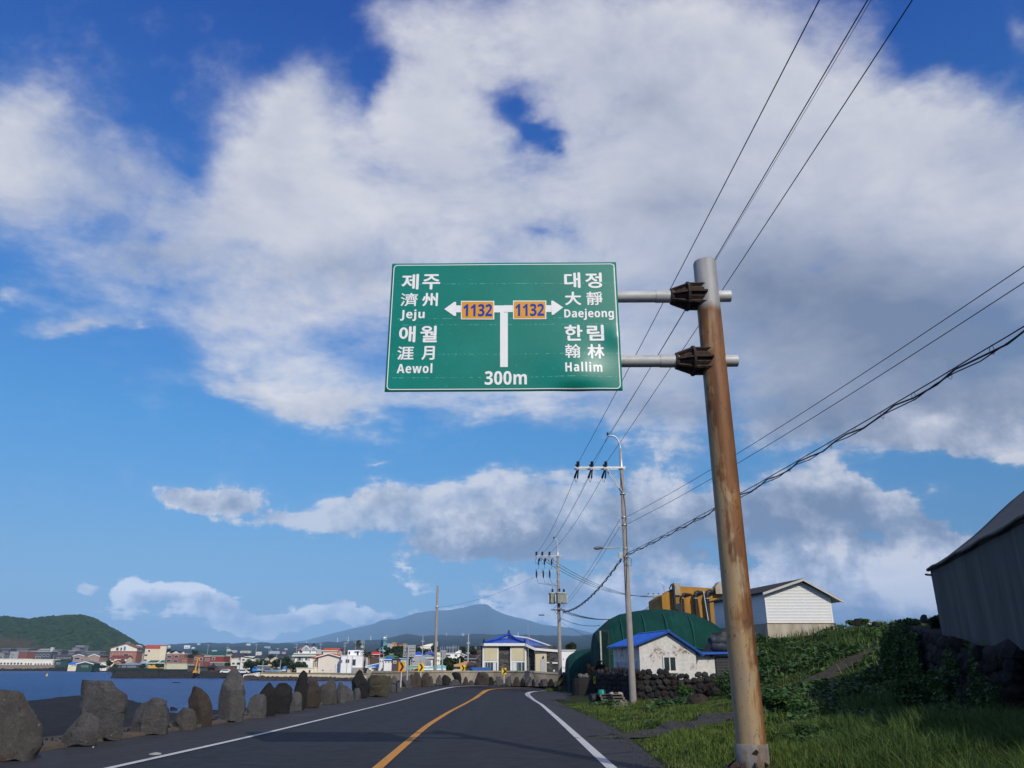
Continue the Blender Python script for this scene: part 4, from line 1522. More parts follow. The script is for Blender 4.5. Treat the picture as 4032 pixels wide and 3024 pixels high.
for q, (py, ye, wd) in enumerate(((2038, 1046, 'upper'), (2067, 1110, 'lower'))):
 a = at(2462, py, 44); e_ = at(4036, ye, 14.2)
 cable('%s of two single wires stretched from the lamp pole to the right edge' % wd, [a, e_, extend(a, e_, .4)], .011, 'service wires', sag=.25)
 cable('%s of two single wires going down from the lamp pole to the transformer pole' % wd, [at(2440, py + 8, 44), at(2214 + q * 4, 2386 + q * 8, Y2)], .011, 'service wires', sag=.3)
# the bundle: several strands held by rings
a = at(2464, 2184, 44); e_ = at(4036, 1228, 12.6); far_ = extend(a, e_, .4)
CB = thing('cable_bundle', 'thick bundle of telephone cables in wire rings from the lamp pole to the right edge', 'cable', a, 0, 'telephone cable bundles')
def bundle(root, a, e_, sag, nrings, r0, rr, seg=60):
 a, e_ = Vector(a), Vector(e_)
 path = lambda t: Vector((a.lerp(e_, t).x, a.lerp(e_, t).y, a.lerp(e_, t).z - sag * 4 * t * (1 - t)))
 for q, (dz, ph, am) in enumerate(((.05, 0, .004), (-.035, 1.1, .05), (-.07, 2.4, .04))):
  mb = MB()
  mb.tube([path(t / seg) + Vector((am * math.cos(t * 1.9 + ph), 0, dz + am * math.sin(t * 1.9 + ph))) - a for t in range(seg + 1)], r0 * (1.25 if q == 1 else .8), 5)
  mb.build('strand', WIRE, root)
 for q in range(nrings):
  t = (q + .5) / nrings
  c = path(t) - a; d = (e_ - a).normalized(); sdir = d.cross(Vector((0, 0, 1))).normalized()
  pts = []
  for w in range(9):
   an = w / 8 * 2 * math.pi
   pts.append(c + sdir * .03 * math.cos(an) + Vector((0, 0, -.03 + .1 * math.sin(an))) + d * .05 * math.sin(an * .5))
  mb = MB(); mb.tube(pts, rr, 4); mb.build('ring', WIRE, root)
bundle(CB, a, far_, .35, 34, .017, .006)
a2_ = at(2452, 2192, 44); e2_ = at(2218, 2408, Y2)
CB2 = thing('cable_bundle', 'sagging bundle of telephone cables from the lamp pole down to the transformer pole', 'cable', a2_, 0, 'telephone cable bundles')
bundle(CB2, a2_, e2_, .7, 26, .022, .008)
# cables from the transformer pole towards the ochre building
for q, (xa, ya, xb, yb) in enumerate(((2128, 2198, 2550, 2346), (2150, 2200, 2575, 2348), (2172, 2202, 2600, 2351))):
 cable('%s of three power lines running from the transformer pole crossarm down to the ochre building' % ('lowest', 'middle', 'highest')[q], [at(xa, ya, Y2), at(xb, yb, 92)], .022, 'lines to the ochre building', sag=1.0)
for q, (ya, yb) in enumerate(((2400, 2352), (2404, 2358), (2408, 2364), (2412, 2372))):
 cable('%s slack telephone cable hanging from the transformer pole over the green shed' % ('topmost', 'second highest', 'third highest', 'lowest')[q], [at(2216, ya, Y2), at(2604, yb, 92)], .016 + .005 * (q % 2), 'telephone cables to the ochre building', sag=1.55 - .12 * q)
cable('dark cable from the transformer pole to the front corner of the green shed', [at(2212, 2436, Y2), at(2362, 2463, 70)], .022, None, sag=.25)
cable('thin wire slanting down from the transformer pole to the low green shed', [at(2212, 2452, Y2), at(2340, 2518, 72)], .012, None, sag=.1)
cable('thin wire from the bare pole across the sky to the transformer pole', [at(1712, 2393, 84), at(2104, 2272, Y2)], .010, None, sag=.5)

# ------------------------------------------------------------------ standing lava rocks along the kerb
R_GREY = mat_rock('grey basalt', (.105, .102, .104), (.165, .158, .156), 1.4)
R_BROWN = mat_rock('grey basalt with rusty stain', (.090, .083, .078), (.14, .128, .118), 1.4, (.10, .048, .025))
R_DARK = mat_rock('black basalt', (.026, .025, .026), (.045, .042, .040), 2.0)
R_OLIVE = mat_rock('olive grey basalt', (.085, .078, .052), (.12, .11, .08), 1.6)
R_WARM = mat_rock('brown basalt', (.075, .060, .050), (.11, .09, .072), 2.2)


def rock(label, rows, mat, seed, dep=.75, bank=.42, name='lava_rock', group='upright lava rocks along the road edge', facets=9, off=.06, Y=None, push=0.0):
 """rows: (py, px left, px right) from the foot up; a solid with that outline, its own depth and broken facets"""
 r_ = random.Random(seed)
 pb, xl, xr = rows[0]
 base = gz(.5 * (xl + xr), pb, bank, off) if Y is None else at(.5 * (xl + xr), pb, Y)
 Yb = base.y
 wmax = max(r[2] - r[1] for r in rows) * mpp(.5 * (xl + xr), pb, Yb)
 hd = wmax * dep / 2
 Yc = Yb + hd * .8 + push
 k = Yc / Yb
 flat_top = (rows[-1][2] - rows[-1][1]) > .42 * max(r[2] - r[1] for r in rows)
 R = []
 for (py, a, b) in rows:
  pa, pb_ = at(a, py, Yc), at(b, py, Yc)
  R.append((pa.z, pa.x, pb_.x))
 z0 = base.z - .12
 R[0] = (base.z, R[0][1], R[0][2])
 R = [(z0, R[0][1], R[0][2])] + R
 zs = [q[0] for q in R]
 for i in range(1, len(zs)):
  zs[i] = max(zs[i], zs[i - 1] + .01)
 n, ns = 14, 26
 cx = .5 * (R[0][1] + R[0][2])
 V = []
 top = zs[-1]; hgt = top - base.z
 ex = r_.uniform(2.3, 3.2)
 for i in range(n):
  t = i / (n - 1); z = z0 + (top - z0) * (1 - (1 - t) ** 1.25)
  l = np.interp(z, zs, [q[1] for q in R]); rr = np.interp(z, zs, [q[2] for q in R])
  c = .5 * (l + rr); a = max(.02, .5 * (rr - l))
  taper = 1.0 - .5 * max(0, (z - base.z) / max(hgt, .1)) ** 2
  b = min(hd * taper, max(a * 1.2, hd * .3))
  for q in range(ns):
   an = 2 * math.pi * q / ns
   ca, sa = math.cos(an), math.sin(an)
   V.append(Vector((c + a * math.copysign(abs(ca) ** (2 / ex), ca), b * math.copysign(abs(sa) ** (2 / ex), sa), z)))
 V.append(Vector((.5 * (R[-1][1] + R[-1][2]), 0, top + .015)))
 # broken facets: cut with random planes
 ctr = Vector((cx, 0, base.z + hgt * .45))
 for q in range(facets + 10):
  if q % 2:
   th = math.pi / 2 * r_.choice((-1, 1)) + r_.uniform(-.9, .9); cut = r_.uniform(.78, .92)
  else:                                            # deeper breaks on the faces towards and away from the road
   th = -math.pi / 2 + r_.uniform(-1.0, 1.0); cut = r_.uniform(.55, .85)
  nrm = Vector((math.cos(th), math.sin(th), r_.uniform(-.3, .12 if flat_top else .6))).normalized()
  sup = max((v - ctr).dot(nrm) for v in V)
  dcut = sup * cut
  for v in V:
   e_ = (v - ctr).dot(nrm) - dcut
   if e_ > 0:
    v -= nrm * e_ * .97
 sc = wmax
 for v in V:
  p = Vector((v.x / sc * 2.2, v.y / sc * 2.2, v.z / sc * 2.2)) + Vector((seed * 3.7, seed * 1.3, 0))
  d = (noise.fractal(p, 1.0, 2.0, 4) * .03 + noise.fractal(p * 3.1, 1.0, 2.0, 3) * .024) * sc
  dd_ = noise.voronoi(p * 1.15)[0]; d -= .05 * sc * math.exp(-(dd_[1] - dd_[0]) * 16)
  o_ = (v - ctr); o_.z *= .3
  if o_.length > 1e-4:
   v += o_.normalized() * d
 mb = MB()
 fs = []
 for i in range(n - 1):
  for q in range(ns):
   fs.append((i * ns + q, i * ns + (q + 1) % ns, (i + 1) * ns + (q + 1) % ns, (i + 1) * ns + q))
 m = (n - 1) * ns
 for q in range(ns):
  fs.append((m + q, m + (q + 1) % ns, len(V) - 1))
 org = Vector((cx, Yc, base.z))
 mb.add([(v.x - cx, v.y, v.z - base.z) for v in V], fs, 0, True)
 mb.f.append(tuple(range(ns - 1, -1, -1))); mb.m.append(0); mb.s.append(False)
 o = mb.build(name, mat, None, org)
 # sharp broken edges, soft worn faces
 try:
  o.data.set_sharp_from_angle(angle=RAD(24))
 except Exception:
  pass
 return tag(o, label, 'rock', group)


ROCKS = [
 ('biggest rounded grey boulder, cut off by the lower left corner', [(2982, -110, 118), (2940, -118, 142), (2900, -118, 150), (2843, -112, 157), (2790, -98, 146), (2760, -78, 128), (2735, -40, 98), (2719, 0, 60)], R_BROWN, .8),
 ('big square-shouldered block with a flat top, second boulder from the left', [(2908, 330, 472), (2857, 318, 477), (2811, 297, 483), (2785, 276, 492), (2762, 274, 499), (2740, 281, 499), (2708, 287, 464), (2690, 291, 447), (2681, 300, 437)], R_GREY, .8),
 ('low wedge of layered rock leaning on the flat-topped block', [(2926, 224, 388), (2890, 230, 396), (2862, 258, 394), (2832, 288, 386), (2808, 316, 360)], R_GREY, .6),
 ('smooth pale grey boulder with a slanting top', [(2882, 512, 656), (2850, 511, 659), (2800, 516, 659), (2770, 543, 658), (2757, 580, 652), (2747, 604, 622)], R_GREY, .7),
 ('low rough boulder in front of a taller pointed one', [(2863, 662, 772), (2838, 668, 774), (2810, 690, 772), (2794, 712, 762), (2787, 722, 745)], R_BROWN, .7),
 ('pointed humpbacked boulder behind a low one', [(2850, 722, 839), (2820, 716, 838), (2784, 720, 834), (2755, 730, 828), (2724, 744, 806), (2708, 752, 784), (2699, 757, 766)], R_WARM, .6),
 ('tallest tapering standing stone, at left of the row', [(2834, 842, 952), (2800, 840, 962), (2777, 845, 967), (2740, 852, 963), (2700, 868, 962), (2670, 880, 961), (2648, 891, 957), (2634, 902, 946), (2628, 914, 936)], R_GREY, .7),
 ('pale hump-shaped boulder right of the tallest stone', [(2818, 974, 1048), (2785, 973, 1052), (2760, 980, 1052), (2742, 990, 1048), (2734, 1004, 1036)], R_GREY, .7),
 ('dark boulder with a steep peak behind the pale hump', [(2812, 1000, 1078), (2770, 1000, 1080), (2735, 1008, 1080), (2706, 1034, 1077), (2690, 1050, 1072), (2685, 1060, 1068)], R_DARK, .6),
 ('blunt coal-black block with a vertical face', [(2802, 1080, 1134), (2760, 1080, 1142), (2712, 1081, 1145), (2695, 1092, 1138), (2689, 1104, 1124)], R_DARK, .9),
 ('small squat grey stone before the tall pointed slab', [(2793, 1138, 1184), (2760, 1142, 1186), (2732, 1148, 1183), (2724, 1160, 1176)], R_GREY, .8),
 ('tall dark pointed slab rising above the seawall', [(2788, 1158, 1199), (2725, 1153, 1203), (2690, 1158, 1207), (2664, 1166, 1209), (2648, 1174, 1206), (2637, 1180, 1200), (2631, 1185, 1194)], R_DARK, .5),
 ('buff upright block beside the tall pointed slab', [(2781, 1202, 1259), (2740, 1202, 1257), (2710, 1205, 1254), (2690, 1211, 1250), (2680, 1219, 1244)], R_WARM, .8),
 ('reddish brown boulder stained with rust', [(2767, 1258, 1320), (2730, 1256, 1321), (2702, 1258, 1320), (2690, 1288, 1318), (2679, 1298, 1312)], R_BROWN, .7),
 ('grey boulder with a narrow head right of the rusty one', [(2763, 1320, 1362), (2735, 1320, 1362), (2710, 1323, 1356), (2692, 1328, 1349), (2684, 1333, 1343)], R_GREY, .7),
 ('low sloping grey stone leaning left', [(2757, 1352, 1392), (2732, 1350, 1393), (2716, 1352, 1380), (2700, 1352, 1364)], R_GREY, .7),
 ('black lava lump with a knobbly spire like a head', [(2745, 1398, 1441), (2720, 1384, 1443), (2692, 1377, 1443), (2674, 1388, 1434), (2657, 1402, 1427), (2642, 1404, 1423), (2636, 1408, 1416)], R_DARK, .7),
 ('small pale stone at the foot of the black spire', [(2750, 1389, 1418), (2722, 1392, 1417), (2710, 1398, 1412)], R_GREY, .8),
 ('wide olive-grey layered boulder', [(2740, 1434, 1524), (2705, 1438, 1534), (2678, 1440, 1536), (2664, 1454, 1529), (2657, 1468, 1514)], R_OLIVE, .6),
 ('little dark stone at the right foot of the wide olive boulder', [(2731, 1496, 1519), (2716, 1497, 1517), (2708, 1502, 1511)], R_DARK, .9),
 ('slim dark stone tucked behind the wide olive boulder', [(2712, 1522, 1541), (2680, 1524, 1541), (2662, 1527, 1538), (2658, 1530, 1535)], R_DARK, .8),
 ('grey hump left of the orange chevron post', [(2714, 1535, 1562), (2690, 1536, 1563), (2670, 1540, 1560), (2660, 1546, 1554)], R_GREY, .8),
 ('pale block at the kerb before the orange chevron post', [(2721, 1538, 1557), (2705, 1538, 1557), (2693, 1541, 1553)], R_GREY, .9),
 ('stone at the very foot of the orange chevron post', [(2717, 1556, 1581), (2698, 1557, 1581), (2683, 1561, 1576), (2678, 1566, 1572)], R_GREY, .8),
 ('broad grey block right of the orange chevron post', [(2705, 1580, 1615), (2680, 1580, 1616), (2664, 1586, 1612), (2659, 1592, 1606)], R_GREY, .8),
 ('dark hunched stone between the big sign back and the second chevron', [(2701, 1607, 1634), (2675, 1606, 1633), (2658, 1611, 1628), (2653, 1616, 1624)], R_WARM, .8),
 ('tall brownish stone under the second chevron', [(2699, 1628, 1656), (2670, 1627, 1656), (2653, 1631, 1650), (2645, 1636, 1645)], R_WARM, .8),
 ('double-peaked broad stone left of the bare pole', [(2698, 1655, 1691), (2675, 1655, 1691), (2656, 1660, 1688), (2649, 1676, 1685)], R_WARM, .7),
 ('small stone hard against the left of the bare pole', [(2696, 1690, 1706), (2676, 1690, 1704), (2663, 1693, 1700)], R_GREY, .9),
 ('grey hump just right of the bare pole', [(2693, 1717, 1739), (2674, 1718, 1738), (2660, 1722, 1734), (2656, 1725, 1731)], R_GREY, .8),
 ('jagged black rock right of the small sign post', [(2693, 1740, 1771), (2674, 1741, 1774), (2664, 1743, 1764), (2658, 1747, 1757)], R_DARK, .8),
 ('black overhanging rock propped on a low slab', [(2691, 1796, 1816), (2668, 1786, 1815), (2654, 1777, 1810), (2646, 1783, 1803)], R_DARK, .6),
 ('low grey slab under the black overhanging rock', [(2694, 1771, 1810), (2684, 1776, 1806), (2676, 1786, 1799)], R_GREY, .8),
 ('narrow stone right beside the third chevron post', [(2693, 1823, 1843), (2677, 1827, 1841), (2664, 1832, 1838)], R_WARM, .8),
 ('low rounded stone between the third chevron and the big ragged rock', [(2693, 1845, 1866), (2684, 1847, 1863), (2679, 1851, 1859)], R_GREY, .9),
 ('big ragged brown rock against the wall at the bend', [(2693, 1868, 1922), (2670, 1872, 1921), (2655, 1878, 1919), (2646, 1884, 1906)], R_WARM, .6),
 ('dark arched stone right of the big ragged rock', [(2693, 1919, 1945), (2675, 1922, 1942), (2664, 1928, 1936)], R_DARK, .8),
 ('leaning pale stone left of the last chevron post', [(2695, 1955, 1979), (2676, 1953, 1976), (2664, 1955, 1970)], R_GREY, .8),
 ('reddish stone just right of the last chevron post', [(2696, 1990, 2014), (2676, 1993, 2012), (2662, 2000, 2009)], R_BROWN, .8),
 ('rounded stone below the grey door of the stone house', [(2697, 2020, 2046), (2680, 2024, 2045), (2666, 2030, 2040)], R_WARM, .8),
 ('small pyramid of rock right of the rounded one', [(2696, 2048, 2068), (2682, 2050, 2066), (2667, 2056, 2061)], R_DARK, .8),
 ('broad peaked grey rock near the striped pole', [(2697, 2069, 2099), (2680, 2074, 2097), (2665, 2079, 2088)], R_GREY, .8),
 ('thin black stone wedged right of the broad peaked rock', [(2697, 2097, 2107), (2682, 2097, 2105), (2671, 2098, 2102)], R_DARK, .9),
 ('stone with a bent top, fourth from the striped pole', [(2697, 2107, 2126), (2685, 2110, 2123), (2675, 2113, 2119)], R_GREY, .8),
 ('widest low grey stone near the striped pole', [(2698, 2125, 2157), (2684, 2127, 2156), (2674, 2135, 2153)], R_GREY, .8),
 ('dark hollow-faced rock left of the striped pole', [(2698, 2156, 2182), (2684, 2160, 2178), (2673, 2165, 2173)], R_DARK, .8),
 ('last little stone touching the striped pole', [(2698, 2182, 2193), (2688, 2183, 2192), (2681, 2185, 2190)], R_GREY, .9),
]
for i, (lb, rows, m_, dp) in enumerate(ROCKS):
 far = .5 * (rows[0][1] + rows[0][2]) > 1690
 if 7 < i:                                            # they stand shoulder to shoulder
  rows = [(y_, .5 * (a + b) - .59 * (b - a), .5 * (a + b) + .59 * (b - a)) for y_, a, b in rows]
 rock(lb, rows, m_, i + 3, dp, bank=.42, off=.09 if not far else .12, facets=9 if i < 30 else 6)

# rocks standing in the shallow water
for i, (lb, rows) in enumerate((('black rock awash between the pale boulder and the humpbacked one', [(2797, 662, 698), (2790, 666, 697), (2784, 672, 686)]),
        ('second small reef rock left of the awash one', [(2800, 654, 668), (2794, 656, 666), (2791, 659, 663)]),
        ('dark reef breaking the surface off the breakwater', [(2689, 672, 712), (2686.5, 680, 708), (2685.5, 688, 700)]))):
 d = ray(.5 * (rows[0][1] + rows[0][2]), rows[0][0]); Yr = (SEA - EYE.z) / d.z * d.y
 rock(lb, rows, R_DARK, 90 + i, .8, Y=Yr, name='reef_rock', group='rocks in the water', facets=4)
# stub of chalk-white litter on the shoulder
p = gz(612, 2970, .4); mb = MB(); mb.lathe([(.13, 0), (.11, .02), (.03, .035)], 7); o = mb.build('paper_scrap', M('dusty grey', (.30, .29, .27), .9, .3, 20), None, p); tag(o, 'flat pale scrap lying on the left road shoulder', 'litter')
p = gz(367, 2944, .4); mb = MB(); mb.cbox((0, 0, .015), (.035, .03, .03), .3); o = mb.build('pebble', M('dusty grey', (.30, .29, .27), .9, .3, 20), None, p); tag(o, 'tiny white pebble on asphalt near the kerb at lower left', 'pebble')

# ------------------------------------------------------------------ concrete wall behind the bend
i0 = int(np.argmin(np.hypot(Lk[:, 0] - gz(1572, 2713, .42).x, Lk[:, 1] - gz(1572, 2713, .42).y)))
Wl = (Lk + pk * 1.75)[i0 - 3:]
WT = thing('concrete_wall', 'stained concrete wall behind the rocks at the bend, under the blue-roofed house', 'wall', tuple(Wl[0]))
w0 = Wl[0]
def wall_run(L, h0, h1, th, zt):
 mb = MB()
 p = perp(L) * th
 for i in range(len(L) - 1):
  q = []
  for j in (i, i + 1):
   for o_ in (0, 1):
    q.append((L[j][0] + p[j][0] * o_, L[j][1] + p[j][1] * o_, zt(L[j]) + h0)); q.append((L[j][0] + p[j][0] * o_, L[j][1] + p[j][1] * o_, zt(L[j]) + h1))
  q = [tuple(np.array(v) - w0) for v in q]
  mb.add(q, [(0, 4, 5, 1), (1, 5, 7, 3), (2, 3, 7, 6)] + ([(0, 1, 3, 2)] if i == 0 else []) + ([(4, 6, 7, 5)] if i == len(L) - 2 else []))
 return mb
ztop = lambda q: float(np.interp(q[1], [60, 84], [1.02, .88])) if q[0] < 2.0 else float(np.interp(q[0], [2, 6], [.86, .62]))
wall_run(Wl, -2.2, -.14, .32, ztop).build('wall', CONCRETE, WT)
cap_ = Wl - perp(Wl) * .06
wall_run(cap_, -.14, 0, .44, ztop).build('coping', M('pale concrete', (.36, .32, .25), .9, .25, 1.5, .3, 9), WT)

# ------------------------------------------------------------------ chevron signs and the backs of two road signs
def chevron(px, y0, y1, w_px, pb, Yc, label, col):
 t_ = at(px, y0, Yc); b_ = at(px, y1, Yc); f_ = at(px - 1, pb, Yc)
 root = thing('chevron_sign', label, 'road sign', (f_.x, Yc, f_.z), RAD(6), 'chevron signs along the bend')
 h = t_.z - b_.z; w = w_px * mpp(px, y0, Yc); zc = b_.z - f_.z
 mb = MB(); mb.lathe([(.038, -.3), (.038, zc + h * .9)], 10); mb.build('post', M('pale painted post', (.62, .62, .60), .5, .08, 4), root)
 mb = MB(); mb.box(-w / 2, -.075, zc, w / 2, -.05, zc + h); p_ = mb.build('panel', M(col[0], col[1], .35, .06, 3), root)
 e = .055 * w; lw = .30 * w
 xl, xm, xr = -w / 2 + .12 * w, w / 2 - .08 * w - lw * .0, 0
 pts = [(-.36 * w, zc + .05 * h), (-.02 * w, zc + .05 * h), (.40 * w, zc + .5 * h), (-.02 * w, zc + .95 * h), (-.36 * w, zc + .95 * h), (.02 * w, zc + .5 * h)]
 mb = MB()
 mb.add([(a, -.079, b) for a, b in pts], [(0, 1, 2, 5), (5, 2, 3, 4)])
 mb.build('chevron', BLACK, p_)
 mb = MB(); mb.box(-.1, -.05, zc + h * .3, .1, -.03, zc + h * .36); mb.build('bracket', STEEL, root)
 return root


YEL = ('yellow reflective sheet', (.80, .52, .01)); ORA = ('orange reflective sheet', (.75, .30, .01))
chevron(1579.5, 2606, 2645, 24, 2690, 63, 'nearest chevron sign, the orange one with a black arrow', ORA)
chevron(1656.5, 2611.5, 2644, 21, 2690, 73, 'yellow chevron sign just left of the bare pole', YEL)
chevron(1822, 2618, 2646, 19, 2693, 83, 'yellow chevron sign in front of the tan-roofed house', YEL)
chevron(1985.5, 2630, 2655, 18, 2697, 80.5, 'yellow chevron sign below the stone house with the blue roof', YEL)


def sign_back(px0, px1, y0, y1, post_px, pb, Yc, label):
 f_ = at(post_px, pb, Yc); k = mpp(post_px, y0, Yc)
 root = thing('traffic_sign', label, 'road sign', f_, 0, 'sign boards seen from behind')
 z0, z1 = at(post_px, y1, Yc).z - f_.z, at(post_px, y0, Yc).z - f_.z
 a, b = (px0 - post_px) * k, (px1 - post_px) * k
 mb = MB(); mb.box(a, .1, z0, b, .13, z1); pn = mb.build('panel', M('grey sign back', (.33, .34, .33), .5, .12, 1.5), root)
 for q in (.2, .5, .8):
  mb = MB(); mb.box(a + .05, .05, z0 + (z1 - z0) * q - .03, b - .05, .1, z0 + (z1 - z0) * q + .03); mb.build('rail', STEEL, root)
 mb = MB()
 for (xa, za, xb, zb) in ((a, z0, b, z0), (a, z1, b, z1)):
  mb.box(xa - .03, .08, za - .03, xb + .03, .15, za + .03)
 mb.build('frame', STEEL, root)
 mb = MB(); mb.lathe([(.075, -.3), (.075, z1 - .1)], 10); mb.build('post', STEEL, root)
 return root


sg = sign_back(1583, 1631, 2541, 2585, 1603, 2663, 66, 'larger grey sign board seen from behind, on a post over the rocks')
f_ = at(1603, 2663, 66)
mb = MB(); k_ = mpp(1600, 2550, 66)
pts = [(-(1603 - x) * k_, .04, at(1603, y, 66).z - f_.z) for x, y in ((1596, 2545), (1598, 2558), (1596, 2563), (1592, 2570), (1590, 2580))]
mb.tube(pts, .02, 5); mb.build('loose_cable', BLACK, sg)
sign_back(1730, 1753, 2562, 2588, 1739, 2688, 83, 'smaller grey sign board seen from behind, right of the bare pole')

# ------------------------------------------------------------------ dry stone walls of lava
def stone_mesh(seed):
 r_ = random.Random(seed)
 bm = bmesh.new(); bmesh.ops.create_icosphere(bm, subdivisions=1, radius=.56)
 for v in bm.verts:
  v.co *= r_.uniform(.84, 1.16)
  v.co.x *= 1.05
 for _ in range(4):
  n_ = Vector((r_.uniform(-1, 1), r_.uniform(-1, 1), r_.uniform(-1, 1))).normalized()
  for v in bm.verts:
   e_ = v.co.dot(n_) - .43
   if e_ > 0:
    v.co -= n_ * e_
 bmesh.ops.recalc_face_normals(bm, faces=bm.faces[:])
 me = bpy.data.meshes.new('stone'); bm.to_mesh(me); bm.free()
 return me


LAVA_STONE = mat_rock('dark lava stone', (.034, .033, .033), (.062, .059, .057), 3)
LAVA_STONE2 = mat_rock('grey lava stone', (.058, .055, .053), (.095, .09, .085), 3)
LAVA_RED = mat_rock('brown lava stone', (.045, .032, .026), (.07, .05, .04), 3)
SV = []
for q in range(8):
 me = stone_mesh(40 + q); me.materials.append((LAVA_STONE, LAVA_STONE2, LAVA_STONE, LAVA_STONE2, LAVA_STONE, LAVA_RED, LAVA_STONE2, LAVA_STONE)[q]); SV.append(me)


def dry_wall(name, label, path, size, depth=.5, limit=290, seed=1, rag=.12, lean=0.0, cat='stone wall', ncap=1.0):
 """path: list of (x, y, z_bottom, z_top); stones laid in rough courses before a dark core"""
 r_ = random.Random(seed)
 P_ = [Vector(p[:2]) for p in path]
 root = thing(name, label, cat, (path[0][0], path[0][1], path[0][2]))
 o_ = Vector((path[0][0], path[0][1], path[0][2]))
 seg = [0]
 for i in range(1, len(P_)):
  seg.append(seg[-1] + (P_[i] - P_[i - 1]).length)
 Ltot = seg[-1]
 def on(s):
  i = max(0, min(len(P_) - 2, int(np.searchsorted(seg, s)) - 1))
  t = (s - seg[i]) / max(1e-6, seg[i + 1] - seg[i])
  p = P_[i].lerp(P_[i + 1], t); d = (P_[i + 1] - P_[i]).normalized()
  return p, d, path[i][2] + (path[i + 1][2] - path[i][2]) * t, path[i][3] + (path[i + 1][3] - path[i][3]) * t
 # near-black core: shade in the gaps is put into its colour
 mb = MB(); n = max(2, int(Ltot / .8))
 for i in range(n):
  c = []
  for s in (Ltot * i / n, Ltot * (i + 1) / n):
   p, d, zb, zt = on(s); nn_ = Vector((d.y, -d.x))
   for w in (-.10, -depth):
    for zz in (zb - .3, zt - size * .55):
     c.append(Vector((p.x + nn_.x * w, p.y + nn_.y * w, zz)) - o_)
  mb.add(c, [(0, 4, 5, 1), (1, 5, 7, 3), (2, 3, 7, 6)] + ([(0, 1, 3, 2)] if i == 0 else []) + ([(4, 6, 7, 5)] if i == n - 1 else []))
 mb.build('core', LAVA, root)
 cnt = 0
 row = 0
 hmax = max(p[3] - p[2] for p in path)
 z = size * .30
 spots = []
 while z < hmax + size * .35:
  rs = size * r_.uniform(.85, 1.15) * (1.2 if row == 0 else 1)
  s = r_.uniform(0, rs)
  while s < Ltot:
   w = rs * r_.uniform(.75, 1.55)
   p, d, zb, zt = on(min(s + w / 2, Ltot))
   if zb + z < zt + r_.uniform(-rag, rag):
    spots.append((s + w / 2, z, w, rs * r_.uniform(.9, 1.25), p, d, zb))
   s += w * .86
  z += rs * .74
  row += 1
 for (s, z, w, hgt, p, d, zb) in spots:
  if cnt >= limit:
   break
  nn_ = Vector((d.y, -d.x))
  me = r_.choice(SV)
  o = bpy.data.objects.new('stone', me); COL.objects.link(o); o.parent = root
  off = r_.uniform(-.05, .07) + lean * z
  o.location = Vector((p.x + nn_.x * (off - .08), p.y + nn_.y * (off - .08), zb + z + r_.uniform(-.06, .06))) - o_
  o.scale = (w, size * r_.uniform(.9, 1.3), hgt)
  o.rotation_euler = (r_.uniform(-.35, .35), r_.uniform(-.5, .5), math.atan2(d.y, d.x) + r_.uniform(-.3, .3))
  cnt += 1
 return root


def pp(px, py, Yq):
 p = at(px, py, Yq); return (p.x, p.y)


def wallpath(rows):
 """rows (px, py_bottom, py_top, Y)"""
 return [(*pp(px, yb, Yq), at(px, yb, Yq).z, at(px, yt, Yq).z) for px, yb, yt, Yq in rows]


dry_wall('stone_wall', 'loosely piled lava stone wall in front of the weathered white house', wallpath([(2490, 2765, 2640, 47.5), (2560, 2766, 2640, 47.5), (2640, 2765, 2650, 47.5), (2690, 2764, 2652, 47.6), (2710, 2762, 2665, 47.6), (2735, 2760, 2680, 47.7), (2755, 2755, 2662, 47.8), (2800, 2750, 2650, 48), (2850, 2745, 2660, 48.5), (2900, 2735, 2668, 49)]), .40, .7, 230, 3, .13)
dry_wall('stone_wall', 'dark shaded lava stone wall behind the wooden pallets', wallpath([(2352, 2748, 2643, 57), (2400, 2752, 2642, 54), (2450, 2758, 2640, 51), (2496, 2766, 2640, 47.7)]), .36, .7, 170, 5, .10)
dry_wall('stone_wall', 'dark lava stone wall between the striped pole and the gate opening', wallpath([(2212, 2728, 2636, 78), (2240, 2732, 2642, 73), (2275, 2740, 2645, 67), (2290, 2743, 2648, 64)]), .42, .7, 150, 7, .10)
# gate pillar of stone with pale rubble on top
g = at(2305, 2752, 60); gp = thing('gate_pillar', 'thick dark stone pillar beside the gate opening with pale rubble on top', 'gate pillar', g)
mb = MB(); mb.lathe([(.95, -.2), (.95, .3), (.88, 1.0), (.75, 1.38), (.3, 1.42)], 12, smooth=False)
for i, v in enumerate(mb.v):
 q = noise.noise(Vector(v) * 2.1) * .14; mb.v[i] = (v[0] * (1 + q), v[1] * (1 + q), v[2])
mb.build('pillar', LAVA_STONE, gp)
r_ = random.Random(4)
for q in range(9):
 o = bpy.data.objects.new('rubble_stone', SV[1].copy() if q == 0 else bpy.data.meshes['rubble_stone']);
 if q == 0:
  o.data.name = 'rubble_stone'; o.data.materials.clear(); o.data.materials.append(mat_rock('pale rubble', (.20, .185, .16), (.30, .28, .25), 4))
 COL.objects.link(o); o.parent = gp
 o.location = (r_.uniform(-.6, .6), r_.uniform(-.4, .3), 1.45 + r_.uniform(0, .15)); o.scale = (r_.uniform(.2, .34),) * 3
 o.rotation_euler = (r_.random() * 3, r_.random() * 3, r_.random() * 3)

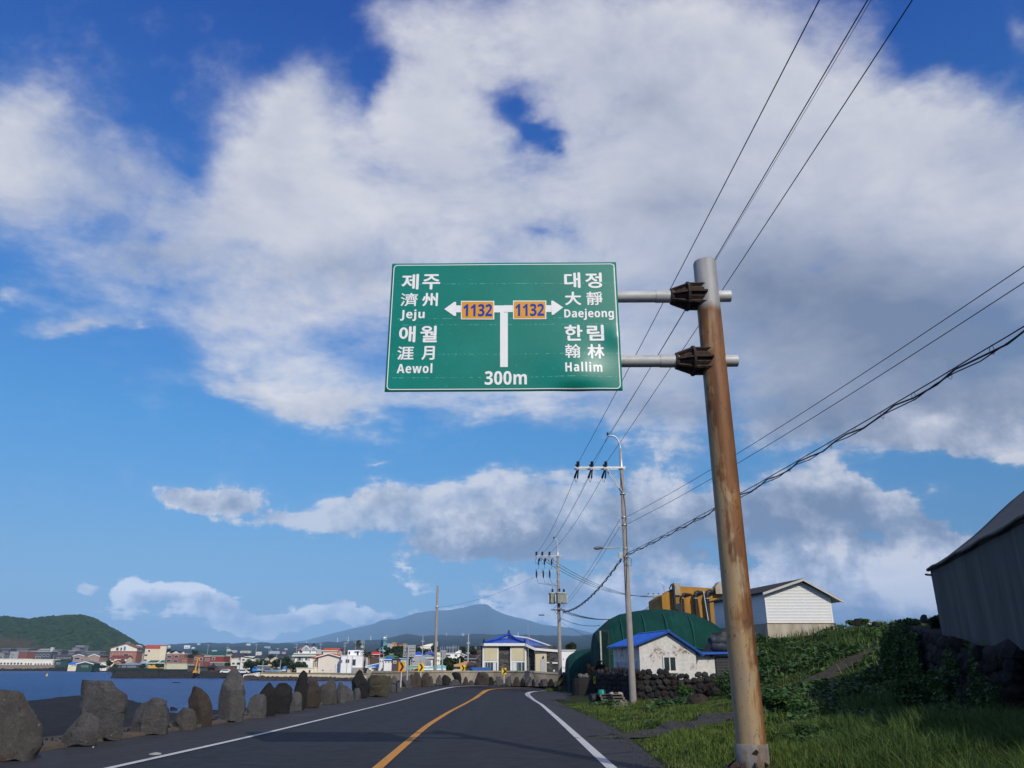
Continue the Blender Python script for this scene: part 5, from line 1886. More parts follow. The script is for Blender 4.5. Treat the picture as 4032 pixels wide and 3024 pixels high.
# small yellow marker board by the gate
g = at(2342, 2712, 59); ym = thing('marker_post', 'small yellow and black marker board by the gate opening', 'marker', g)
mb = MB(); k_ = mpp(2342, 2680, 59)
mb.box(-4 * k_, 0, .35, 4 * k_, .03, .35 + 26 * k_); mb.build('board', M(*YEL[:1], YEL[1], .35, .06, 3), ym)
mb = MB(); mb.add([(-2.5 * k_, -.004, .45), (2.5 * k_, -.004, .62), (2.5 * k_, -.004, .78), (-2.5 * k_, -.004, .61)], [(0, 1, 2, 3)]); mb.build('mark', BLACK, ym)
mb = MB(); mb.lathe([(.03, -.6), (.03, .5)], 8, (0, .05)); mb.build('post', RUST, ym)


# ------------------------------------------------------------------ pallets and the things around them
WOOD = M('grey weathered wood', (.19, .165, .135), .85, .25, 4, .3, 30, streak=False)
def pallet(loc, rz, label):
 root = thing('pallet', label, 'pallet', loc, rz, 'wooden pallets by the wall')
 W_, D_ = 1.32, 1.0
 for i in range(6):
  mb = MB(); y = -D_ / 2 + (i + .5) * D_ / 6; mb.box(-W_ / 2, y - .062, .118, W_ / 2, y + .062, .14); mb.build('deck_board', WOOD, root)
 for i in range(3):
  mb = MB(); x = (-1, 0, 1)[i] * (W_ / 2 - .05); mb.box(x - .045, -D_ / 2, .024, x + .045, D_ / 2, .117); mb.build('stringer', WOOD, root)
 for i in range(3):
  mb = MB(); y = (-1, 0, 1)[i] * (D_ / 2 - .06); mb.box(-W_ / 2, y - .05, 0, W_ / 2, y + .05, .023); mb.build('bottom_board', WOOD, root)
 return root


pb_ = at(2412, 2757, 46.2)
zg = Hs(pb_.x, pb_.y) + .12
for q, (dx, rz, lb) in enumerate(((.12, .03, 'lowest of the three stacked wooden pallets beside the lamp pole'), (.02, -.02, 'middle one of the stacked wooden pallets beside the lamp pole'), (-.06, .02, 'top wooden pallet of the stack, littered with rubbish'))):
 pallet((pb_.x + dx, 46.6, zg + q * .145), rz, lb)
zt = zg + 3 * .145
t_ = at(2370, 2722, 46.5)
crate = thing('plastic_tub', 'upturned teal plastic tub on the pallet stack', 'tub', (t_.x, 46.5, zt))
mb = MB(); mb.lathe([(.24, 0), (.235, .03), (.20, .19), (.17, .225), (.05, .235)], 16); mb.build('tub', M('teal plastic', (.01, .23, .17), .45, .1, 3), crate)
mb = MB(); mb.lathe([(.235, 0), (.262, .002), (.262, .03), (.235, .032)], 16); mb.build('rim', M('teal plastic', (.01, .23, .17), .45, .1, 3), crate)
for q, (dx, c, lb) in enumerate(((-.02, (.35, .30, .27), 'pale lump of rubbish beside the teal tub on the pallets'), (.25, (.10, .05, .04), 'flat dark red heap of sacking in the middle of the top pallet'), (.48, (.34, .31, .28), 'pale crumpled scrap near the right end of the top pallet'))):
 mb = MB(); mb.lathe([(.16, 0), (.15, .05), (.08, .09), (.01, .1)], 8, smooth=False)
 mb.v = [(x * (1 + .4 * noise.noise(Vector((x * 9, y * 9, q)))), y * .8, z * (1 + .5 * noise.noise(Vector((x * 7, y * 7, z + q))))) for x, y, z in mb.v]
 o = mb.build('rubbish_heap', M('rubbish %d' % q, c, .9, .3, 9), None, (pb_.x + dx, 46.5, zt)); tag(o, lb, 'rubbish')
# drum lying in the weeds
t_ = at(2355, 2742, 46.6)
mb = MB(); mb.lathe([(.22, -.35), (.24, -.33), (.24, .33), (.22, .35)], 14, (0, .22), axis='x'); o = mb.build('drum', M('dark drum', (.02, .025, .03), .6, .3, 5, .2), None, (t_.x - .1, 46.9, zg - .02), .4); tag(o, 'dark drum lying left of the wooden pallets', 'drum')
# heap of pale twigs by the pole
t_ = at(2452, 2783, 43.6); tz = Hs(t_.x, t_.y)
r_ = random.Random(8)
hp = thing('brushwood_pile', 'heap of pale dry twigs at the foot of the lamp pole', 'twig pile', (t_.x, t_.y, tz))
mb = MB()
for q in range(110):
 a = r_.uniform(0, 6.28); rr = r_.uniform(0, .62); h = (.34 * (1 - rr / .65)) * r_.random() + .03
 d = Vector((r_.uniform(-1, 1), r_.uniform(-1, 1), r_.uniform(-.35, .35))) * .17
 c = Vector((rr * math.cos(a), rr * math.sin(a) * .7, h)); mb.tube([c - d, c + d], .013, 3, caps=False)
o = mb.build('twigs', M('bleached twigs', (.38, .35, .28), .9, .25, 8), hp); o['kind'] = 'stuff'


# ------------------------------------------------------------------ the weathered white house
def mat_weathered():
 k = NodeKit('flaking whitewash')
 v = k.coord()
 n1 = k.noise(v, .9, 6, .62, .5); n2 = k.noise(v, 4.5, 6, .7, .4); n3 = k.noise(k.coord((2.2, 2.2, .35)), 1.4, 5, .65)
 c = k.ramp(n2, [(.3, (.54, .52, .48)), (.6, (.70, .68, .63))])
 c = k.mix(k.ramp(n3, [(.52, 0.0), (.72, .55)]), c, (.36, .34, .31))
 m = k.math('MULTIPLY', k.ramp(n1, [(.54, 0.0), (.62, 1.0)]), k.ramp(n2, [(.46, 0.0), (.56, 1.0)]))
 c = k.mix(k.math('MULTIPLY', m, .85), c, (.17, .085, .045))
 k.bump(n2, .5, .03)
 return k.out(c, .9, spec=.1)


WEATHER = mat_weathered()
BLUE_TIN = M('blue painted sheet roof', (.022, .10, .43), .45, .22, 2.5, .25, 10)
YH = 52.0
k_ = mpp(2600, 2600, YH)
xl = at(2519, 2600, YH).x; xr = at(2741, 2600, YH).x; xp = at(2627, 2480, YH).x
ze = at(2519, 2538, YH).z; zer = at(2741, 2566, YH).z; zp = at(2627, 2492, YH).z; zb = -.8
x0l = at(2417, 2600, YH + 4).x
WH = thing('old_house', 'weathered white gabled house with blue roof and peeling rust-stained plaster', 'house', (xl, YH, zb))
O_ = Vector((xl, YH, zb))
dpt = 5.5
skew = (x0l - xl) / 4.0 * dpt * .62                                     # the house stands a little turned
def hv(x, y, z): return (x - xl + skew * (y / dpt), y, z - zb)
mb = MB()
fr = [(xl, ze), (xl, zb), (xr, zb), (xr, zer), (xp, zp)]
vs = [hv(x, 0, z) for x, z in fr] + [hv(x, dpt, z) for x, z in fr]
mb.add(vs, [(0, 1, 2, 3, 4), (5, 6, 1, 0), (3, 2, 7, 8), (9, 8, 7, 6, 5)])
mb.build('wall', WEATHER, WH)
def roof_slab(parent, a, b, y0, y1, th, mat, name='roof', rib=.32):
 """a ribbed sheet between eave a and ridge b (x, z), from y0 to y1"""
 mb = MB()
 va = [hv(a[0], y0, a[1]), hv(b[0], y0, b[1]), hv(b[0], y1, b[1]), hv(a[0], y1, a[1])]
 mb.add(va + [(x, y, z + th) for x, y, z in va], [(3, 2, 1, 0), (4, 5, 6, 7), (0, 1, 5, 4), (1, 2, 6, 5), (2, 3, 7, 6), (3, 0, 4, 7)] if a[0] < b[0] else [(0, 1, 2, 3), (7, 6, 5, 4), (4, 5, 1, 0), (5, 6, 2, 1), (6, 7, 3, 2), (7, 4, 0, 3)])
 o = mb.build(name, mat, parent)
 n = int((y1 - y0) / rib)
 mb = MB()
 for i in range(n + 1):
  y = y0 + (y1 - y0) * i / n
  A_, B_ = Vector(hv(a[0], y, a[1] + th)), Vector(hv(b[0], y, b[1] + th))
  mb.tube([A_, B_], .03, 4, caps=True, smooth=False)
 r2 = mb.build('roof_rib', mat, o); r2['kind'] = 'stuff'
 return o
sl = (zp - ze) / (xp - xl); sr = (zp - zer) / (xr - xp)
roof_slab(WH, (xl - .38, ze - .38 * sl + .02), (xp, zp + .02), -.3, dpt + .2, .09, BLUE_TIN)
roof_slab(WH, (xr + .42, zer - .42 * sr + .02), (xp, zp + .02), -.3, dpt + .2, .09, BLUE_TIN)
mb = MB(); mb.tube([hv(xp, -.32, zp + .12), hv(xp, dpt + .2, zp + .12)], .075, 8); mb.build('ridge_cap', BLUE_TIN, WH)
mb = MB()
mb.add([hv(xl, -.012, ze - .07), hv(xp, -.012, zp - .07), hv(xp, -.012, zp), hv(xl, -.012, ze)], [(0, 1, 2, 3)])
mb.add([hv(xp, -.012, zp - .07), hv(xr, -.012, zer - .07), hv(xr, -.012, zer), hv(xp, -.012, zp)], [(0, 1, 2, 3)])
mb.build('verge_board', M('grey timber', (.33, .31, .29), .8, .2, 3), WH)
# weathered shutters of sheet metal on the shaded side
for q in range(6):
 mb = MB(); y = .5 + q * .78
 n_ = Vector((-dpt, -skew, 0)); n_.normalize()
 a, b = Vector(hv(xl, y, zb + .9)), Vector(hv(xl, y + .7, zb + .9))
 u_ = Vector((n_.x, -n_.y, 0)) * .03
 off = Vector((-.03, 0, 0))
 vs = []
 for p_, z_ in ((a, 0), (b, 0), (b, 1.55), (a, 1.55)):
  vs.append(p_ + Vector((0, 0, z_)));
 vs += [v + off for v in vs]
 mb.add(vs, [(4, 7, 6, 5), (0, 1, 5, 4), (1, 2, 6, 5), (2, 3, 7, 6), (3, 0, 4, 7)])
 mb.build('side_panel', M('grey sheet', (.40, .42, .45), .7, .3, 3), WH)


def window(parent, x0, x1, z0, z1, y, panes=2, frame=None, glass=None, fw=.05, out=.04, label=None):
 """a framed window standing a little proud of a front wall at depth y"""
 fm = frame or WHITE
 mb = MB()
 mb.box(x0, y - out, z0, x1, y + .02, z0 + fw); mb.box(x0, y - out, z1 - fw, x1, y + .02, z1)
 mb.box(x0, y - out, z0 + fw, x0 + fw, y + .02, z1 - fw); mb.box(x1 - fw, y - out, z0 + fw, x1, y + .02, z1 - fw)
 w = (x1 - x0 - 2 * fw) / panes
 for q in range(1, panes):
  xm = x0 + fw + q * w
  mb.box(xm - fw * .4, y - out * .8, z0 + fw, xm + fw * .4, y + .02, z1 - fw)
 o = mb.build('window', fm, parent)
 for q in range(panes):
  mb = MB(); a = x0 + fw + q * w + (fw * .4 if q else 0); b = x0 + fw + (q + 1) * w - (fw * .4 if q < panes - 1 else 0)
  mb.box(a, y - out * .35, z0 + fw, b, y + .015, z1 - fw)
  mb.build('pane', glass or GLASS, o)
 return o


w0_, w1_ = at(2612, 2646, YH), at(2662, 2583, YH)
wo_ = window(WH, w0_.x - xl, w1_.x - xl, w0_.z - zb, w1_.z - zb, 0, 2, M('old white frame', (.62, .60, .55), .7, .15, 6), None, .085, .07)
mb = MB(); mb.box(w0_.x - xl - .08, -.16, w0_.z - zb - .07, w1_.x - xl + .08, .01, w0_.z - zb); mb.build('sill', M('old white frame', (.62, .60, .55), .7, .15, 6), wo_)
# low annex to the right with blue eave, lamp and louvred door
xa1 = at(2960, 2600, YH + .6).x
AN = thing('annex', 'low whitewashed annex with a louvred door, between the old house and the pole', 'outbuilding', (xr, YH + .5, zb))
zat = at(2780, 2575, YH).z
mb = MB(); mb.box(.02, 0, 0, xa1 - xr, 4, zat - zb); mb.build('wall', WEATHER, AN)
mb = MB(); mb.prism([(-.02, zat - zb - .05), (xa1 - xr + .3, zat - zb + .04), (xa1 - xr + .3, zat - zb + .14), (-.02, zat - zb + .12)], -.45, 4.3); mb.build('roof', BLUE_TIN, AN)
d0, d1 = at(2820, 2665, YH + .5), at(2868, 2586, YH + .5)
dr_ = MB().box(d0.x - xr, -.05, d0.z - zb - .1, d1.x - xr, .02, d1.z - zb).build('louvre_door', M('dark frame', (.03, .03, .033), .6, .2, 4), AN)
n_s = 13
for q in range(n_s):
 z = d0.z - zb + (d1.z - d0.z) * (q + .3) / n_s
 mb = MB(); mb.prismx([(-.10, z), (-.05, z + .07), (-.05, z + .085), (-.10, z + .015)], d0.x - xr + .05, d1.x - xr - .05); mb.build('slat', M('dark slat', (.05, .05, .055), .5, .2, 4), dr_)
lp = at(2799, 2584, YH + .5)
mb = MB(); mb.lathe([(.02, -.1), (.10, -.08), (.115, 0), (.09, .08), (.03, .11)], 12); mb.build('wall_lamp', M('dark glass globe', (.06, .05, .04), .2, .3, 4, spec=.6), AN, (lp.x - xr, -.12, lp.z - zb))

# ------------------------------------------------------------------ green net sheds
NET = mat_rock('green shade net', (.006, .062, .047), (.010, .085, .064), .35)
def mat_net():
 k = NodeKit('green shade netting')
 n1 = k.noise(k.coord((.5, .5, .2)), 1.0, 5, .6); n2 = k.noise(k.coord(), 18, 4, .7); n3 = k.noise(k.coord((3, .4, .3)), 1.0, 4, .6)
 c = k.ramp(n1, [(.3, (.003, .032, .026)), (.7, (.006, .054, .042))])
 c = k.mix(k.ramp(n3, [(.55, 0.0), (.75, .35)]), c, (.012, .10, .078))
 k.bump(k.math('ADD', k.math('MULTIPLY', n2, .3), n3), .6, .12)
 return k.out(c, .85, spec=.15)
NET = mat_net()
def shed_arch(root, xs, prof, y0, y1, mat, name='net_cover'):
 """a rounded tent: for each x the height of the ridge; rounded over y as well"""
 mb = MB(); n = 13
 V = []
 for x in xs:
  h = prof(x)
  for q in range(n):
   t = q / (n - 1)
   y = y0 + (y1 - y0) * (t if 0 < q < n - 1 else t)
   s = math.sin(math.pi * min(max(t, 0), 1))
   z = h * (.55 + .45 * s ** .55) if 0 < q < n - 1 else (h * .55)
   V.append((x, y, z))
 L = len(xs)
 rows = []
 for i, x in enumerate(xs):
  rows.append([(x, y0 - .05, 0)] + [V[i * n + q] for q in range(n)] + [(x, y1 + .05, 0)])
 vs = [v for r in rows for v in r]; m = n + 2
 fs = []
 for i in range(L - 1):
  for q in range(m - 1):
   fs.append((i * m + q, (i + 1) * m + q, (i + 1) * m + q + 1, i * m + q + 1))
 mb.add(vs, fs, 0, True)
 mb.add(rows[0], [tuple(range(m))]); mb.add(rows[-1], [tuple(range(m - 1, -1, -1))])
 o = mb.build(name, mat, root)
 try:
  o.data.set_sharp_from_angle(angle=RAD(40))
 except Exception:
  pass
 return o


YG = 63.0
gl = at(2362, 2600, YG).x; gr = at(2850, 2600, YG).x; gzb = -.8
GS = thing('net_shed', 'large arched shed covered in dark green shade netting behind the white house', 'shed', (gl, YG, gzb))
sil = [(2362, 2490), (2372, 2462), (2400, 2438), (2440, 2418), (2500, 2405), (2560, 2397), (2620, 2396), (2680, 2403), (2740, 2418), (2790, 2440), (2822, 2456), (2850, 2500)]
sx = [at(x, y, YG + 3).x - gl for x, y in sil]; sz = [at(x, y, YG + 3).z - gzb for x, y in sil]
sx[0] = 0.0
shed_arch(GS, np.linspace(0, sx[-1], 26), lambda x: float(np.interp(x, sx, sz)), 0, 7.5, NET)
# seams of the netting
for px in (2455, 2545, 2632, 2735):
 x = at(px, 2500, YG).x - gl
 h = float(np.interp(x, sx, sz))
 mb = MB(); mb.tube([(x, -.08, .2), (x, -.04, h * .54), (x + .02, .6, h * .815), (x + .03, 1.9, h * .94)], .035, 5); mb.build('seam', M('net seam', (.008, .10, .075), .8, .2, 5), GS)
mb = MB(); zq = [(float(x), -.06, float(np.interp(x, sx, sz)) * .545) for x in np.linspace(.3, sx[-1] - .4, 24)]
mb.tube(zq, .03, 5); mb.build('edge_rope', M('net seam', (.008, .10, .075), .8, .2, 5), GS)
# doorway in a dark frame, at the left end
dx0, dx1 = at(2364, 2600, YG).x - gl, at(2399, 2600, YG).x - gl
dz0, dz1 = at(2380, 2640, YG).z - gzb, at(2380, 2487, YG).z - gzb
mb = MB(); mb.box(dx0 + .12, -.16, dz0, dx1, -.1, dz1); dd = mb.build('door_curtain', M('black netting', (.004, .016, .016), .9, .4, 4, .5, 9), GS)
for x, c in ((dx0 + .06, (.42, .42, .36)), (dx1, (.02, .03, .03))):
 mb = MB(); mb.box(x - .055, -.2, dz0 - .6, x + .055, -.09, dz1 + .05); mb.build('door_post', M('door post %d' % int(c[0] * 100), c, .7, .15, 4), GS)
mb = MB(); mb.box(dx0, -.19, dz1, dx1 + .05, -.10, dz1 + .12); mb.build('lintel', M('door post 2', (.02, .03, .03), .7, .15, 4), GS)
for q in range(4):
 x = dx0 + .25 + (dx1 - dx0 - .4) * q / 3
 mb = MB(); mb.tube([(x, -.17, dz0), (x + .03, -.19, (dz0 + dz1) / 2), (x, -.17, dz1)], .04, 5); mb.build('fold', M('dark green netting', (.004, .03, .026), .9, .3, 4), dd)

YG2 = 70.0
gl2 = at(2241, 2600, YG2).x
GS2 = thing('net_shed', 'low green netting shed left of the large arched one', 'shed', (gl2, YG2, -.9))
gr2 = at(2368, 2600, YG2).x
s2 = [(2241, 2592), (2243, 2580), (2262, 2568), (2290, 2558), (2330, 2551), (2368, 2544)]
sx2 = [at(x, y, YG2 + 2).x - gl2 for x, y in s2]; sz2 = [at(x, y, YG2 + 2).z + .9 for x, y in s2]; sx2[0] = 0
shed_arch(GS2, np.linspace(0, gr2 - gl2, 12), lambda x: float(np.interp(x, sx2, sz2)), 0, 6, NET)
mb = MB(); mb.box(2.1, -.2, sz2[3] * .58, 2.9, .6, sz2[3] * .66); mb.build('torn_flap', M('black netting', (.004, .016, .016), .9, .4, 4, .5, 9), GS2)
# a street lamp seen behind the low shed
p = at(2359, 2548, 78); lp_ = thing('street_lamp', 'pale street lamp top showing above the low green shed', 'street lamp', (p.x, p.y, -.8))
h_ = at(2359, 2488, 78).z + .8
mb = MB(); mb.lathe([(.07, 0), (.05, h_)], 8); mb.build('post', STEEL, lp_)
mb = MB(); mb.box(-.42, -.06, h_ - .32, .02, .06, h_ - .22); mb.build('lamp_head', WHITE, lp_)

# ------------------------------------------------------------------ ochre plant building on the rise
OCHRE = M('ochre render', (.40, .20, .035), .85, .22, 1.0, .3, 8, streak=True)
OCH_ST = M('rust streaked plaster', (.42, .36, .27), .9, .4, 1.4, .3, 9, streak=True)
PIPE = M('black pipe', (.022, .024, .03), .45, .25, 3)
YO = 90.0
ox = lambda px, py=2400, d=0: at(px, py, YO + d).x
oz = lambda px, py, d=0: at(px, py, YO + d).z
O0 = ox(2609); Ob = 1.5
OB = thing('ochre_building', 'ochre industrial building with big black pipes beyond the green shed', 'building', (O0, YO, Ob))
def obox(parent, name, px0, px1, py0, py1, d0, d1, mat):
 mb = MB(); zb_ = Ob if py1 is None else oz(px0, py1)
 mb.box(ox(px0) - O0, d0, zb_ - Ob, ox(px1) - O0, d1, oz(px0, py0) - Ob); return mb.build(name, mat, parent)
# roofline slopes down gently to the right
mb = MB()
mb.prism([(0, 0), (ox(2905) - O0, 0), (ox(2905) - O0, oz(2905, 2322) - Ob), (ox(2680) - O0, oz(2680, 2308) - Ob), (ox(2640) - O0, oz(2640, 2325) - Ob), (0, oz(2609, 2346) - Ob)], 0, 9); mb.build('wall', OCHRE, OB)
mb = MB(); mb.prism([(ox(2678) - O0, oz(2680, 2330) - Ob), (ox(2850) - O0, oz(2850, 2335) - Ob), (ox(2850) - O0, oz(2850, 2316) - Ob), (ox(2760) - O0, oz(2760, 2317) - Ob), (ox(2680) - O0, oz(2680, 2306) - Ob)], .6, 9.2); mb.build('parapet', M('brown parapet', (.25, .13, .05), .85, .25, 1.0), OB)
obox(OB, 'chimney_stack', 2657, 2680, 2298, 2345, -.5, .9, OCH_ST)
mb = MB(); mb.prism([(ox(2820) - O0, oz(2820, 2340) - Ob), (ox(2862) - O0, oz(2862, 2340) - Ob), (ox(2862) - O0, oz(2862, 2292) - Ob), (ox(2838) - O0, oz(2838, 2292) - Ob), (ox(2820) - O0, oz(2820, 2312) - Ob)], -.6, 1.2); mb.build('vent_housing', OCH_ST, OB)
obox(OB, 'pilaster', 2655, 2682, 2345, 2420, -.25, 0.0, M('stained ochre', (.22, .13, .05), .9, .5, 1.2, .3, 9, streak=True))
for (px, w, top, bot, el) in ((2654, 9, 2296, 2400, 0), (2687, 9, 2340, 2420, 50), (2737, 13, 2333, 2440, 40), (2783, 15, 2330, 2455, 42)):
 x = ox(px) - O0; r_w = w * mpp(px, 2380, YO) / 2 * 1.15; zt_ = oz(px, top) - Ob; zb_ = oz(px, bot) - Ob - 1
 pts = [(x, -.55, zb_), (x, -.55, zt_ - r_w * 2)]
 if el:
  xe = ox(px + el) - O0
  pts += [(x + r_w * .4, -.55, zt_ - r_w * .6), (x + r_w * 1.6, -.5, zt_), (xe, .3, zt_ - r_w * .4)]
 mb = MB(); mb.tube(pts, r_w, 10); p_ = mb.build('pipe', PIPE, OB)
 if el:
  zc_ = zt_ - r_w * 3.2; mb = MB(); mb.lathe([(r_w, zc_ - .04), (r_w + .04, zc_ - .04), (r_w + .04, zc_ + .04), (r_w, zc_ + .04)], 10, (x, -.55)); mb.build('pipe_collar', STEEL, p_)
x = ox(2671) - O0; z_ = oz(2671, 2392) - Ob
mb = MB(); mb.tube([(x, -.2, z_), (x, -.7, z_)], .42, 12); mb.build('vent_duct', PIPE, OB)
mb = MB(); mb.tube([(ox(2646) - O0, -.1, oz(2646, 2328) - Ob), (ox(2640) - O0, -.3, oz(2640, 2318) - Ob), (ox(2646) - O0, -.4, oz(2646, 2304) - Ob), (ox(2660) - O0, -.3, oz(2660, 2298) - Ob)], .07, 6); mb.build('conduit', PIPE, OB)
mb = MB(); mb.tube([(ox(2766) - O0, -1.1, oz(2766, 2330) - Ob), (ox(2776) - O0, -1.2, oz(2776, 2462) - Ob)], .075, 6); mb.build('mast', STEEL, OB)
# hook pole and small crossarm where the lines arrive
p = at(2600, 2400, 92)
LPo = thing('utility_pole', 'hidden pole with a curved steel hook, rising left of the ochre building', 'utility pole', (at(2621, 2400, 95).x, 95, 1.0))
zh = lambda y: at(2615, y, 95).z - 1.0
mb = MB(); hx_ = at(2608, 2296, 95).x - at(2621, 2296, 95).x
mb.tube([(0, 0, 0), (0, 0, zh(2318)), (-.06, 0, zh(2305)), (hx_ * .5, 0, zh(2298)), (hx_, 0, zh(2296)), (hx_ - .02, 0, zh(2292))], [.16, .07, .06, .06, .06, .03], 8); mb.build('shaft', STEEL, LPo)
mb = MB(); xa_ = at(2550, 2347, 92).x - at(2621, 2400, 95).x; mb.box(xa_, -3.1, zh(2352), .1, -2.95, zh(2349)); mb.build('crossarm', STEEL, LPo)
for q in range(5):
 x = xa_ + (-.2 - xa_) * q / 4 + .1
 mb = MB(); mb.tube([(x, -3.0, zh(2349)), (x, -3.0, zh(2345))], .09, 6); mb.build('insulator', BLACK, LPo)

# ------------------------------------------------------------------ white boarded house on the hill
SIDING = M('white vinyl boards', (.74, .74, .72), .55, .03, 2)
YW = 60.0
xl2 = at(3018, 2400, YW).x; xr2 = at(3272, 2400, YW).x; zb2 = at(3140, 2454, YW).z
HB = thing('boarded_house', 'small white house with horizontal boards and dark roof on the hill', 'house', (xl2, YW, zb2))
W2 = xr2 - xl2
zt2 = at(3018, 2335, YW).z - zb2; zt2r = at(3272, 2350, YW).z - zb2; zp2 = at(3150, 2288, YW).z - zb2; xp2 = at(3150, 2288, YW).x - xl2
xb2 = at(2813, 2400, YW + 9.2).x - xl2; D2 = 9.2
def sk(x, y, z): return (x + xb2 * (y / D2), y, z)
mb = MB()
fr = [(0, 0), (W2, 0), (W2, zt2r), (xp2, zp2), (0, zt2)]
vs = [sk(x, .03, z) for x, z in fr] + [sk(x, D2, z) for x, z in fr]
mb.add(vs, [(0, 1, 2, 3, 4), (0, 4, 9, 5), (1, 6, 7, 2), (5, 9, 8, 7, 6)]); mb.build('wall', SIDING, HB)
nb = 20
for q in range(nb + 6):
 z0 = (zt2 - .02) * q / nb; z1 = z0 + zt2 / nb - .012
 if z0 > zp2 - .1:
  break
 def span(z):
  a = 0 if z <= zt2 else (z - zt2) / (zp2 - zt2) * xp2
  b = W2 if z <= zt2r else W2 - (z - zt2r) / (zp2 - zt2r) * (W2 - xp2)
  return a, b
 a0_, b0_ = span(z0); a1_, b1_ = span(z1)
 if a1_ > b1_ - .1:
  break
 mb = MB(); mb.add([(a0_, -.055, z0), (b0_, -.055, z0), (b1_, .0, z1 + .02), (a1_, .0, z1 + .02), (a0_, .03, z0), (b0_, .03, z0)], [(0, 1, 2, 3), (4, 5, 1, 0)])
 mb.build('siding_board', SIDING, HB)
for q in range(nb):
 z0 = zt2 * q / nb; z1 = z0 + zt2 / nb - .012
 nrm = Vector((-D2, -(-xb2) * -1, 0)).normalized() * .035
 nrm = Vector((-1, -xb2 / D2 * -1 * -1, 0)); nrm = Vector((-D2, xb2, 0)).normalized() * .06
 a, b = Vector(sk(0, .03, z0)), Vector(sk(0, D2, z0))
 mb = MB(); mb.add([a + nrm, b + nrm, b + nrm * .3 + Vector((0, 0, z1 - z0)), a + nrm * .3 + Vector((0, 0, z1 - z0)), a, b], [(3, 2, 1, 0), (0, 1, 5, 4)])
 mb.build('siding_board', SIDING, HB)
for (x, z1) in ((0, zt2), (W2, zt2r)):
 mb = MB(); mb.box(x - .06, -.04, 0, x + .06, .06, z1 - .02); mb.build('corner_board', WHITE, HB)
ROOFD = M('dark shingle roof', (.035, .028, .028), .85, .25, 6, .4, 18)
EAVE = M('grey fascia', (.52, .50, .46), .7, .1, 3)
def hip_slab(a, b, mat, name, y0, y1, th):
 mb = MB(); va = [sk(a[0], y0, a[1]), sk(b[0], y0, b[1]), sk(b[0], y1, b[1]), sk(a[0], y1, a[1])]
 f = [(3, 2, 1, 0), (4, 5, 6, 7), (0, 1, 5, 4), (1, 2, 6, 5), (2, 3, 7, 6), (3, 0, 4, 7)]
 if a[0] > b[0]:
  f = [tuple(reversed(q)) for q in f]
 mb.add(va + [(x, y, z + th) for x, y, z in va], f); return mb.build(name, mat, HB)
s1_ = (zp2 - zt2) / xp2; s2_ = (zp2 - zt2r) / (W2 - xp2)
hip_slab((-.35, zt2 - .35 * s1_ + .06), (xp2, zp2 + .06), ROOFD, 'roof', -.42, D2 + .4, .10)
hip_slab((W2 + .75, zt2r - .75 * s2_ + .06), (xp2, zp2 + .06), ROOFD, 'roof', -.42, D2 + .4, .10)
hip_slab((-.37, zt2 - .37 * s1_ - .06), (xp2, zp2 - .03), EAVE, 'fascia', -.5, -.425, .17)
hip_slab((W2 + .77, zt2r - .77 * s2_ - .06), (xp2, zp2 - .03), EAVE, 'fascia', -.5, -.425, .17)
hip_slab((W2 + .75, zt2r - .75 * s2_ + .03), (W2 + .02, zt2r + .01), EAVE, 'soffit', -.42, D2 + .4, .02)
# window on the shaded side
mb = MB()
def lp_side(y, z, o):
 n_ = Vector((-D2, xb2, 0)).normalized() * o
 return Vector(sk(0, y, z)) + n_
for (y0, y1, z0, z1, o, mt_, nm) in ((3.2, 4.6, .25, 1.95, .075, WHITE, 'window'), (3.32, 3.86, .37, 1.85, .085, GLASS_TEAL, 'pane'), (3.94, 4.48, .37, 1.85, .085, GLASS_TEAL, 'pane')):
 mb = MB(); c = [lp_side(y0, z0, o), lp_side(y1, z0, o), lp_side(y1, z1, o), lp_side(y0, z1, o)]; d_ = [lp_side(y0, z0, .02), lp_side(y1, z0, .02), lp_side(y1, z1, .02), lp_side(y0, z1, .02)]
 mb.add(c + d_, [(3, 2, 1, 0), (0, 1, 5, 4), (1, 2, 6, 5), (2, 3, 7, 6), (3, 0, 4, 7)])
 if nm == 'window':
  wn_ = mb.build('window', mt_, HB)
 else:
  mb.build('pane', mt_, wn_)
